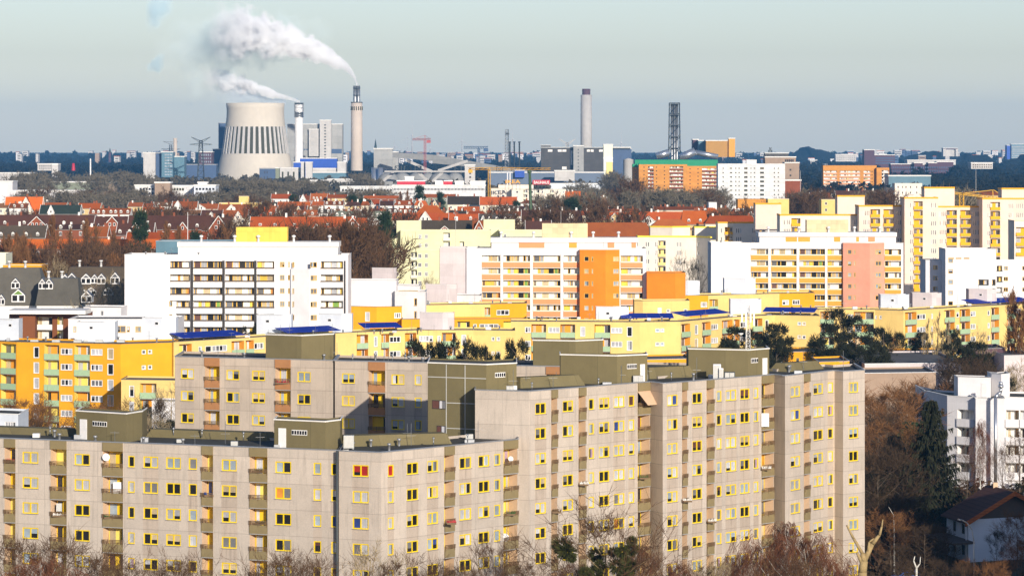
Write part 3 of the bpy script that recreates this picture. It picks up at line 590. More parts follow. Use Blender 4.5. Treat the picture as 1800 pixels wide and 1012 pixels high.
D6=Bld('apartment_block','pale yellow roof storey with a small door, right of the orange slab block','apartment block',True)
D6.body([(1115,739),(1130,738),(1212,740)],21.3,0,[('s',1172,1178,{'k1':1,'dz':0.1}),('s',1202,1208,{'k1':1,'dz':0.1})],YST(2.3,'orange_wall',['orange_wall'],nf=1),depth=9,mat='render_yellow',coping='roof_gravel',roofmat='roof_gravel',cw=0.2)
g=MB(); s=Seg((1130,738),(1212,740)); u=s.u(1156); g.hexa([s.p(u,0.002,17.7),s.p(u+0.85,0.002,17.7),s.p(u+0.85,0.06,17.7),s.p(u,0.06,17.7),s.p(u,0.002,19.8),s.p(u+0.85,0.002,19.8),s.p(u+0.85,0.06,19.8),s.p(u,0.06,19.8)],'white_paint'); D6.part('door',g)
D6.finish()
D7=Bld('apartment_block','long yellow and orange terrace below the salmon shaft block','apartment block',True)
D7.body([(1145,791),(1187,788),(1245,789.5),(1370,800),(1432,803)],20.3,0,[('W',1232,1243,{'n':3,'k1':1}),('B',1247,1262,{'k1':1}),('W',1375,1387,{'n':2}),('W',1393,1406,{'n':3})],YST(2.1,'orange_wall',['orange_wall'],nf=3),depth=12,mat='render_yellow',coping='roof_gravel',roofmat='roof_gravel',cw=0.2,segmats=['render_yellow','render_orange','render_yellow','render_orange'])
for p,zt,m in (([(1178,800),(1210,798),(1230,800)],23.2,'render_bluewhite'),([(1273,806),(1310,804),(1328,806)],23.6,'render_bluewhite')): D7.box(p,zt,20.0,m,vents=(p[0][0]+15,p[0][0]+21,1,zt-1.2) if p[0][0]<1200 else None,ch=0.06)
clutter(D7,(1150,793),(1430,806),20.1,16,7); D7.finish()
# ----------------------------------------------------------------- white slab blocks E F G
def slab(label,Y,zt,pts,els,st,shaft,smat,piers,pmat,pent,box,boxmat,left=None,pbands=None,bodyels=None):
    b=Bld('slab_block',label,'apartment block',True,'ten storey white slab blocks in the middle distance')
    b.body(pts,zt,0,els,st,depth=14,mat='render_white',coping='white_trim',roofmat='roof_gravel')
    if left: b.body(left[0],left[1],0,None,None,depth=12,mat='render_pinkwhite',coping='white_trim')
    for a,c in piers:
        g=MB(); s=Seg(pts[0],pts[-1]); u0,u1=s.u(a),s.u(c)
        g.hexa([s.p(u0,0.002,2),s.p(u1,0.002,2),s.p(u1,0.24,2),s.p(u0,0.24,2),s.p(u0,0.002,zt-1.2),s.p(u1,0.002,zt-1.2),s.p(u1,0.24,zt-1.2),s.p(u0,0.24,zt-1.2)],pmat); b.part('pier',g)
    (a,c,z1,Ys,sels)=shaft
    b.body([(a,Ys+0.5),((a*0.35+c*0.65),Ys-1.2),(c,Ys+0.3)],z1,0,sels,dict(st,off=st['off']-(zt-z1),rev='white_wall'),depth=3.5,mat=smat,coping=None,roofmat='roof_gravel')
    (a,c,z1,pels)=pent
    b.body([(a,Y+3),(c,Y+3)],z1,zt-0.4,pels,dict(off=1.55,wh=1.1,fh=20,frame='window_ochre',rev='white_wall',nf=1,pool=['pane_dark','pane_grey','curtain_beige','pane_dark']),depth=9,mat='render_white',coping=None,roofmat='roof_felt')
    g=MB(); s=Seg((a-1.5,Y+2.6),(c+1.5,Y+2.6)); g.hexa([s.p(0,0,z1-0.95),s.p(s.L,0,z1-0.95),s.p(s.L,-10,z1-0.95),s.p(0,-10,z1-0.95),s.p(0,0,z1+0.1),s.p(s.L,0,z1+0.1),s.p(s.L,-10,z1+0.1),s.p(0,-10,z1+0.1)],'white_trim'); b.part('eaves_slab',g)
    if pbands:
        for x0,x1,m in pbands:
            g=MB(); s=Seg((a,Y+3),(c,Y+3)); u0,u1=s.u(x0),s.u(x1); g.hexa([s.p(u0,0.002,z1-2.2),s.p(u1,0.002,z1-2.2),s.p(u1,0.05,z1-2.2),s.p(u0,0.05,z1-2.2),s.p(u0,0.002,z1-0.96),s.p(u1,0.002,z1-0.96),s.p(u1,0.05,z1-0.96),s.p(u0,0.05,z1-0.96)],m); b.part('wall_panel',g)
    (x0,xm,x1,z2)=box
    b.box([(x0,Y+6),(xm,Y+5.2),(x1,Y+6)],z2,z1-0.2,boxmat,trim=None,depth=4,name='machine_room')
    clutter(b,(pts[0][0]+4,Y+1),(pts[-1][0]-4,Y+1),zt-0.25,12,int(Y)+1)
    rr=random.Random(int(Y))
    for i in range(5):
        px=a+(c-a)*(i+rr.uniform(0.2,0.8))/5; q=P2((px,Y+5)); g=MB(); g.lathe(q.x,q.y,[(0.25,z1),(0.25,z1+1.1),(0.42,z1+1.1),(0.42,z1+1.4),(0.1,z1+1.55)],'white_paint',8); b.part('vent_cowl',g)
    b.finish(); return b
eS=dict(off=2.0,wh=1.1,frame='window_ochre',rev='white_wall',fw=0.10,band='white_paint',ledge='brown_trim',slab='dark_trim',nf=7,pool=['pane_grey','pane_dark','curtain_beige','curtain_net','pane_blue'])
slab('white ten storey slab block with dark balcony ledges and a yellow roof box',727,31.55,[(219,728.5),(612,726.5)],
 [('R',299,334,{'k1':3}),('R',310,334,{'k0':3}),('w',297,303,{'k0':3}),('R',340,390.5),('R',396,446.5),('R',451.5,482),('W',492,500),('w',506,509.5),('R',564,603)],eS,
 (511,562,28.7,725.8,[('W',546,557),('w',514,517)]),'render_white',[(335,339.5),(391,395),(447,451),(605,607.5)],'dark_trim',
 (313,594,34.15,[('W',327,368,{'n':5}),('w',420,426),('w',480,488),('W',501,514,{'n':2}),('W',552,581,{'n':5})]),(415,478,505,37.3),'yellow_sheet')
fS=dict(eS,off=2.25,band='orange_panel',ledge='pale_panel',slab='white_trim')
slab('white slab block with orange balcony bands and a bright orange shaft',781,31.35,[(820,783),(1136,780)],
 [('R',847,879.5),('R',884.5,931.5),('R',937,985),('R',990.5,1018),('R',1091,1130)],fS,
 (1019,1089,31.2,778.6,[('w',1027,1035),('w',1040,1043),('W',1078,1088)]),'render_tangerine',[(879.8,884.2),(932,936.5),(985.3,989.8)],'white_trim',
 (864,1120,33.65,[('W',899,908),('w',958,966),('W',974,996),('w',1015,1022),('W',1035,1048),('W',1081,1109,{'n':4})]),(953,1015,1033,36.95),'cream_sheet',left=([(773,784.5),(820,783.6)],31.5),
 pbands=[(912,957,'orange_panel'),(1000,1014,'amber_panel'),(1068,1080,'orange_panel'),(1110,1118,'orange_panel')])
gS=dict(eS,off=2.1,band='amber_panel',ledge='pale_panel',slab='white_trim')
slab('white slab block with amber balcony bands and a salmon pink shaft',840,31.0,[(1250,842),(1588,838)],
 [('R',1320,1350),('R',1355.5,1400),('R',1405,1450),('R',1454.5,1482),('R',1555,1584)],gS,
 (1482,1554.5,31.1,837.6,[('w',1490,1497),('w',1501,1504),('W',1539,1549)]),'render_salmon',[(1350.5,1355),(1400.3,1404.8),(1450.3,1454.3)],'white_trim',
 (1335,1575,33.45,[('W',1356,1380,{'n':4}),('w',1425,1431),('W',1440,1449),('W',1457,1462),('w',1478,1484),('W',1497,1504),('W',1540,1564,{'n':4})]),(1418,1474,1491,36.55),'cream_sheet',
 pbands=[(1381,1401,'amber_panel'),(1403,1424,'amber_panel'),(1505,1510,'amber_panel'),(1526,1538,'orange_panel'),(1466,1477,'amber_panel')])
# annex and low white buildings around the slabs
def simple(name,label,bodies,cat='building',group=None,finish=True):
    b=Bld(name,label,cat,True,group)
    for q in bodies: b.body(**q)
    if finish: b.finish()
    return b
MS=dict(off=1.5,wh=1.1,frame='window_ochre',rev='white_wall',pool=PANES_MID)
simple('annex_building','bright orange windowless annex beside the orange shaft',[dict(pts=[(1137,777),(1187,775),(1205,777)],zt=26.0,mat='render_tangerine',coping='olive_trim',depth=10,cw=0.15)])
b=simple('low_building','low white flat roofed building between the two slab blocks',[dict(pts=[(613,746),(697,744)],zt=25.4,mat='render_white',roofmat='roof_gravel',els=[('W',702,735)],st=MS),dict(pts=[(695,752),(738,750)],zt=24.0,mat='render_white',roofmat='roof_felt',els=[('W',700,735,{'n':4,'k1':1})],st=MS)],finish=False)
b.box([(654,760),(690,758),(696,760)],27.6,25.2,'render_pinkwhite',ch=0.06); b.finish()
simple('low_building','white cube building with one narrow window, left of the pink grey wall',[dict(pts=[(694,742),(748,739)],zt=23.2,mat='render_white',roofmat='roof_gravel',els=[('w',728,733)],st=dict(MS,off=2.2,wh=1.6))])
simple('low_building','white wall piece with a brown roof under the pink grey gable',[dict(pts=[(802,768),(846,766)],zt=21.2,mat='render_white',roofmat='roof_felt',els=[('w',843,845)],st=MS)])
simple('low_building','white flat roofed building with ochre window reveals left of the first slab block',[dict(pts=[(120,664),(310,664)],zt=21.0,mat='render_white',roofmat='roof_gravel',els=[('w',129,134),('W',202,221,{'h':1.3}),('w',223,228),('w',238,248)],st=dict(MS,off=1.9,nf=1),depth=16)])
simple('low_building','white two storey building with a flat roof and grey hatch at the left',[dict(pts=[(147,716),(213,714)],zt=20.9,mat='render_white',roofmat='roof_gravel',els=[('w',177,182,{'frame':'cabinet_grey','pane':'pane_grey'})],st=dict(MS,off=1.2,nf=1))])
b=simple('brick_block','brown brick block with white curved balconies at the left','apartment block' and [dict(pts=[(16,692),(34,690)],zt=20.6,mat='brick_brown',coping=None),dict(pts=[(34,688),(62,688)],zt=20.9,mat='brick_brown',coping='white_trim'),dict(pts=[(62,691),(150,689)],zt=20.8,mat='brick_brown',coping='white_trim',els=[('B',64,92),('B',101,111),('w',122,128),('w',140,145)],st=YST(1.7,'tan_wall',['white_wall'],pm='white_paint'))],finish=False)
g=MB(); s=Seg((14,686.5),(150,685.5)); g.hexa([s.p(0,0,20.95),s.p(s.L,0,20.95),s.p(s.L,-6,20.95),s.p(0,-6,20.95),s.p(0,0,21.7),s.p(s.L,0,21.7),s.p(s.L,-6,21.9),s.p(0,-6,21.9)],'white_trim'); b.part('roof_band',g); b.finish()
# L: white block far right
Lb=Bld('apartment_block','white block with grey balcony ledges at the right edge, below the cream tower','apartment block',True)
lS=dict(eS,off=2.3,ledge='steel_dark',slab='steel_dark',band='white_paint')
Lb.body([(1627,902),(1663,901)],24.8,0,[('W',1640,1648)],dict(lS,off=1.9),depth=12)
Lb.body([(1662,893),(1751,892)],28.0,0,[('s',1667,1677,{'k1':1,'h':0.35,'dz':0.6}),('s',1680,1690,{'k1':1,'h':0.35,'dz':0.6}),('s',1694,1704,{'k1':1,'h':0.35,'dz':0.6}),('w',1667,1675),('R',1720,1738,{'k0':2}),('R',1744,1750,{'k0':2})],dict(lS,off=3.0),depth=14)
Lb.body([(1750.5,898),(1830,899)],24.7,0,[('R',1752,1762),('W',1764,1772),('W',1797,1806)],dict(lS,off=1.9),depth=12)
Lb.finish()
# Q: white block with silver flue, lower right
Q=Bld('apartment_block','white block with stepped balconies and a silver flue pipe at the right edge','apartment block',True)
qS=dict(off=2.75,wh=1.2,frame='orange_wall',rev='white_wall',pool=PANES_MID,lo=dict(top=0.75,pt=-0.7,pb=-1.95,hb=-2.0,depth=1.3,out=0.25,pm='render_white',side='white_wall',back='white_wall',infill=['white_wall'],rail=False))
Q.body([(1627,556),(1665,545),(1715,541)],14.7,0,[('B',1683,1713),('w',1655,1660)],qS,depth=14,mat='render_white',coping='white_trim')
Q.body([(1715,539.5),(1766,538)],14.72,0,None,None,depth=14,mat='render_white',coping='white_trim')
Q.body([(1766,542),(1840,540)],14.7,0,[('B',1768,1791),('B',1793,1815)],qS,depth=14,mat='render_white',coping='white_trim')
Q.box([(1684,547),(1742,545)],17.6,14.4,'render_white',door=(1725,1735),ch=0.05)
Q.box([(1743,548),(1760,546),(1775,548)],18.1,14.4,'render_white',ch=0.05)
g=MB(); x=PX(1750,536.5); y=536.5
for a,c,r in (((x,y,1.5),(x,y,15.1),0.27),((x,y,15.1),(x+0.4,y+0.3,15.6),0.27),((x+0.4,y+0.3,15.6),(x+0.9,y+0.5,15.8),0.25),((x+0.9,y+0.5,15.8),(x+0.9,y+0.5,16.6),0.22),((x+0.9,y+0.5,16.6),(x+0.9,y+0.5,17.0),0.42),((x+0.9,y+0.5,17.0),(x+0.9,y+0.5,17.5),0.30)): g.bar(a,c,r,'steel_bright',n=12)
Q.part('flue',g); Q.finish()
# small white house left edge, bottom
simple('low_building','small white house with a wide window at the left edge above the near block',[dict(pts=[(-20,470),(32,468)],zt=17.7,mat='render_bluewhite',els=[('W',8,28,{'n':4})],st=dict(MS,off=1.6,wh=1.2,frame='white_paint',nf=1),depth=10)])
b=simple('low_building','low white shed in front of the small pale yellow block',[dict(pts=[(267,585),(308,584)],zt=10.9,mat='render_white',els=[],st=MS,depth=8)])
# low shops between the near blocks and the yellow ones
for i,(l,pa,pb,zt,m,Y) in enumerate((('low orange shop roof strip right of the last olive roof box',1386,1452,13.1,'render_orange',690),('low shop with an orange fascia under the pines, right end of its row',1440,1493,14.2,'render_orange',640),('low orange fronted shop below the mint balconies at the right',1578,1668,11.6,'render_orange',712),('long grey white pavilion right of the near block',1520,1690,12.9,'render_pinkwhite',655),('dark flat roofed pavilion in front of the grey white one',1505,1645,13.9,'brick_tan',612),('orange shop strip behind the centre olive box',1136,1212,13.4,'render_orange',660),('pale pavilion wall far right under the bare poplar',1765,1830,12.4,'render_pinkwhite',690),('dark violet fence like shed below the right yellow block',1708,1768,13.0,'purple_brick',702),('small white hut with a red notice on the shop roof',1386,1435,15.6,'render_pinkwhite',600))):
    b=Bld('shop_building',l,'shop',True); b.body([(pa,Y),(pb,Y+3)],zt,0,[('w',pa+(pb-pa)*f,pa+(pb-pa)*f+6) for f in (0.2,0.6)] if m=='render_orange' else None,dict(MS,off=1.6,wh=0.9,nf=1),depth=40 if 'pavilion' in l and 'long' in l else 16,mat=m,coping='zinc',roofmat='roof_gravel'); b.finish()
# ================================================================= pale green stepped block, cream towers
def GST(off,pm='pale_panel',n=99,side='ivory_wall',back='ivory_wall',frame='white_paint'): return dict(off=off,wh=1.3,frame=frame,rev='ivory_wall',fw=0.12,pool=['pane_dark','pane_dark','pane_grey','pane_grey','curtain_net'],nf=n,lo=dict(top=1.2,pt=-0.35,pb=-1.25,hb=-1.4,depth=1.4,out=0.45,pm=pm,side=side,back=back,infill=[pm],rail=False))
I=Bld('stepped_block','pale lime green stepped block with tiny windows, left of the orange slab block','apartment block',True)
gs=GST(1.9,'pale_panel',6)
I.body([(665,1066),(772,1066)],22.7,0,[('W',671,677),('w',697,701),('B',722,733),('W',735,741),('W',747,752)],gs,mat='render_green',coping='pale_panel')
I.body([(669,1078),(698,1078)],25.9,0,None,gs,mat='render_green',coping='pale_panel',depth=9)
I.body([(697,1090),(740,1090)],31.2,0,None,gs,mat='render_green',coping='pale_panel',depth=8)
I.body([(704,1080),(862,1080)],28.4,0,[('W',736,741),('W',747,752),('B',779,791),('B',808,816,{'k0':1,'k1':3})],gs,mat='render_green',coping='pale_panel',depth=14)
I.body([(850,1096),(905,1096)],31.4,0,None,gs,mat='render_green',coping='pale_panel',depth=10)
I.body([(877,1088),(957,1088)],28.3,0,[('W',885,890)],gs,mat='render_green',coping='pale_panel',depth=10)
for px in (671.5,700.5,878): 
    g=MB(); q=P2((px,{671.5:1077.8,700.5:1079.8,878:1087.8}[px])); zt={671.5:25.6,700.5:28.0,878:28.0}[px]; g.box(q.x-0.35,q.y-0.04,zt-4,q.x+0.35,q.y+0.02,zt,'slot_dark'); I.part('stair_window',g)
I.finish()
J=Bld('apartment_tower','ivory tower with lemon roof edges and lemon balconies, behind the orange annex','apartment block',True)
js=GST(2.3,'lemon_panel',5,frame='white_paint')
J.body([(1121,1122),(1224,1120),(1249,1111)],25.2,0,[('q',1134,1142,{'n':2}),('q',1151,1156,{'n':2}),('B',1157,1170),('q',1189,1198),('w',1226,1229)],js,mat='render_ivory',coping='lemon_coping',cw=0.5,ch=0.55)
J.body([(1143,1132),(1182,1128),(1213,1132)],28.2,24,None,js,mat='render_ivory',coping='lemon_coping',cw=0.5,ch=0.5,depth=8)
J.body([(1221,1134),(1263,1134)],28.0,24,None,js,mat='render_ivory',coping='lemon_coping',cw=0.5,ch=0.5,depth=8)
J.finish()
K=Bld('apartment_tower','cream stepped tower block with golden roof edges and golden balconies at the right','apartment block',True)
ks=GST(2.0,'gold_panel',12)
def kb(x0,x1,Y,zt,els=None,depth=12,mat='render_cream',zb=0,off=2.0): K.body([(x0,Y),(x1,Y)],zt,zb,els,dict(ks,off=off),depth=depth,mat=mat,coping='gold_coping',cw=0.6,ch=0.5)
kb(1262,1376,1116,29.9,[('q',1266,1270,{'n':1}),('B',1274,1288),('q',1293,1304),('q',1322,1327,{'n':2}),('B',1331,1345)],mat='render_ivory',off=2.4)
kb(1328,1373,1094,36.4,zb=28,depth=8)
kb(1371,1512,1064,33.4,[('q',1377,1389,{'n':4}),('B',1391,1407),('q',1501,1511)],mat='render_ivory')
kb(1472,1520,1084,39.0,zb=30,depth=8)
kb(1510,1592,1058,36.3,[('q',1517,1529,{'n':4}),('B',1530,1547),('B',1553,1571),('q',1574,1588,{'n':4})])
kb(1590,1649,1050,38.9,[('q',1599,1605,{'n':2}),('B',1606,1622),('q',1636,1646)])
kb(1647.5,1726,1055,36.1,[('q',1651,1664,{'n':4}),('B',1664,1682),('B',1688,1706),('q',1710,1722,{'n':4})])
kb(1625,1678,1060,41.9,zb=33,depth=8)
kb(1727,1830,1047,38.7,[('q',1735,1741,{'n':2}),('B',1741,1758),('q',1772,1782),('q',1786,1799,{'n':4})])
kb(1761,1830,1052,41.7,zb=34,depth=8)
K.finish()
KK=Bld('apartment_block','ivory shop block edge with an orange awning band at the far right edge','apartment block',True)
KK.body([(1783,960),(1840,960)],34.0,0,[('B',1786,1810)],GST(3.0,'gold_panel',3),mat='render_ivory',coping='gold_coping'); KK.finish()
# ================================================================= roofs of the old town
GRN=0
def gable(label,x0,x1,yr,ye,Y,roof='tile_red',wall='ivory_wall',hip=0.0,depth=11,win=0,verge=True,gabs=(),dorm=0,dtype='gable',chim=2,zdrop=9,wmat=None,cat='house',wallrow=0,group='red and brown roofed houses of the old town'):
    """house with its ridge along the street: x0,x1 eaves line, yr ridge row, ye eaves row; gabs = cross gables (px0,px1,py apex,py base,mat)"""
    ze=PZ(ye,Y); zr=PZ(yr,Y+depth/2); ax,bx=PX(x0,Y),PX(x1,Y); rr=random.Random(int(x0*31+yr*7))
    org=(ax,Y,0); e=empty('house',org,label,cat,group)
    w=MB(); zb=max(0,ze-zdrop) if zdrop<50 else 0; zb=0
    hx=hip*(bx-ax) if hip else 0
    Yb=Y+depth; Ym=Y+depth/2
    w.face([(ax,Y,zb),(bx,Y,zb),(bx,Y,ze),(ax,Y,ze)],wall,[(0,9),(bx-ax,9),(bx-ax,0),(0,0)]); w.face([(bx,Yb,zb),(ax,Yb,zb),(ax,Yb,ze),(bx,Yb,ze)],wall)
    for x,sg in ((ax,-1),(bx,1)):
        p=[(x,Yb,zb),(x,Y,zb),(x,Y,ze)]+([] if hx else [(x,Ym,zr-0.1)])+[(x,Yb,ze)]
        w.face(p if sg<0 else p[::-1],wall)
    w.build('wall',e,org)
    r=MB(); o=0.35; t=0.18
    A=[(ax-o,Y-o,ze-0.1),(bx+o,Y-o,ze-0.1),(bx+o-(hx+o if hx else 0),Ym,zr),(ax-o+(hx+o if hx else 0),Ym,zr),(ax-o,Yb+o,ze-0.1),(bx+o,Yb+o,ze-0.1)]
    lo=[(x,y,z-t) for x,y,z in A]
    r.face([A[0],A[1],A[2],A[3]],roof); r.face([A[5],A[4],A[3],A[2]],roof)
    if hx: r.face([A[4],A[0],A[3]],roof); r.face([A[1],A[5],A[2]],roof)
    r.face([lo[3],lo[2],lo[1],lo[0]],roof); r.face([lo[0],lo[1],A[1],A[0]],'slab_grey')
    ro=r.build('roof',e,org)
    if verge and not hx:
        for x in (ax-o,bx+o):
            v=MB(); v.bar((x,Y-o,ze-0.02),(x,Ym,zr+0.08),0.11,'white_trim'); v.bar((x,Yb+o,ze-0.02),(x,Ym,zr+0.08),0.17,'white_trim'); v.build('verge_board',ro,org)
    for i in range(chim):
        c=MB(); cx=ax+(bx-ax)*rr.uniform(0.12,0.88); c.box(cx-0.35,Ym-0.3,zr-0.8,cx+0.35,Ym+0.3,zr+rr.uniform(0.7,1.3),'brick_wall_small' if rr.random()<0.6 else 'white_trim'); c.build('chimney',ro,org)
    for (g0,g1,ya,yb,gm) in gabs:
        gY=Y-0.6; c=MB(); q0,q1=PX(g0,gY),PX(g1,gY); za=PZ(ya,gY); zb2=PZ(yb,gY); xm=(q0+q1)/2
        # depth back to where the roof slope meets
        c.face([(q0,gY,zb2-2),(q1,gY,zb2-2),(q1,gY,zb2),(xm,gY,za),(q0,gY,zb2)],gm,[(0,3),(q1-q0,3),(q1-q0,1),(xm-q0,0),(0,1)])
        c.face([(q0,Ym,zb2-2),(q0,gY,zb2-2),(q0,gY,zb2),(q0,Ym,zb2)],gm); c.face([(q1,gY,zb2-2),(q1,Ym,zb2-2),(q1,Ym,zb2),(q1,gY,zb2)],gm)
        rm=MB(); dz=0.12
        rm.face([(q0-0.2,gY-0.25,zb2-0.1+dz),(xm,gY-0.25,za+dz),(xm,Ym,za+dz),(q0-0.2,Ym,zb2-0.1+dz)],roof); rm.face([(xm,gY-0.25,za+dz),(q1+0.2,gY-0.25,zb2-0.1+dz),(q1+0.2,Ym,zb2-0.1+dz),(xm,Ym,za+dz)],roof)
        rm.bar((q0-0.2,gY-0.3,zb2-0.1),(xm,gY-0.3,za+0.1),0.16,'white_trim'); rm.bar((q1+0.2,gY-0.3,zb2-0.1),(xm,gY-0.3,za+0.1),0.16,'white_trim')
        o2=c.build('cross_gable',e,org); rm.build('gable_roof',o2,org)
        wd=q1-q0; wn=MB()
        rows=[(0.25,3)] + ([(0.62,1)] if za-zb2>4 else [])
        for f,n in rows:
            n=min(n,max(1,int(wd/2.2)))
            for i in range(n):
                cx=xm+(i-(n-1)/2)*1.6; z=zb2+(za-zb2)*f-0.3
                wn.box(cx-0.42,gY-0.05,z-0.6,cx+0.42,gY-0.01,z+0.6,'white_paint'); wn.box(cx-0.28,gY-0.07,z-0.46,cx+0.28,gY-0.052,z+0.46,'pane_dark')
        wn.build('window',o2,org)
    if dorm:
        slope=(zr-ze)/(Ym-Y)
        for i in range(dorm):
            cx=ax+(bx-ax)*(i+0.5)/dorm+rr.uniform(-0.5,0.5); y=Y+0.8; z=ze+slope*0.8
            if any(PX(g0,Y)-1<cx<PX(g1,Y)+1 for g0,g1,_,_,_ in gabs): continue
            c=MB(); hw=0.5; hh=0.9
            c.box(cx-hw,y,z,cx+hw,y+hh/max(0.3,slope)+0.4,z+hh,'white_trim'); c.box(cx-hw+0.14,y-0.04,z+0.22,cx-0.05,y-0.003,z+hh-0.2,'pane_dark'); c.box(cx+0.05,y-0.04,z+0.22,cx+hw-0.14,y-0.003,z+hh-0.2,'pane_dark')
            if dtype=='gable':
                c.face([(cx-hw-0.15,y-0.15,z+hh+0.01),(cx+hw+0.15,y-0.15,z+hh+0.01),(cx,y-0.15,z+hh+0.5)],'white_trim'); c.face([(cx-hw-0.15,y-0.15,z+hh+0.02),(cx,y-0.15,z+hh+0.52),(cx,y+2.4,z+hh+0.52),(cx-hw-0.15,y+2.4,z+hh+0.02)],roof); c.face([(cx,y-0.15,z+hh+0.52),(cx+hw+0.15,y-0.15,z+hh+0.02),(cx+hw+0.15,y+2.4,z+hh+0.02),(cx,y+2.4,z+hh+0.52)],roof)
            c.build('dormer',ro,org)
    nw=win if win else int((bx-ax)/3.2)
    fl=max(1,min(3,wallrow if wallrow else 1))
    for j in range(fl):
        z=ze-1.5-j*3.0
        for i in range(min(nw,40)):
            cx=ax+(bx-ax)*(i+0.5)/nw; key=('hw',wmat)
            if key not in CACHE:
                f=MB(); f.box(-0.5,-0.05,-0.75,0.5,-0.005,0.75,'white_paint'); f.box(-0.36,-0.07,-0.6,-0.04,-0.051,0.6,'pane_dark'); f.box(0.04,-0.07,-0.6,0.36,-0.051,0.6,'pane_dark'); CACHE[key]=[f,None,f.mesh('window'),None]
            wo=bpy.data.objects.new('window',CACHE[key][2]); col.objects.link(wo); wo.parent=e; wo.location=(cx-org[0],0,z)
    return e
RED='brick_red'
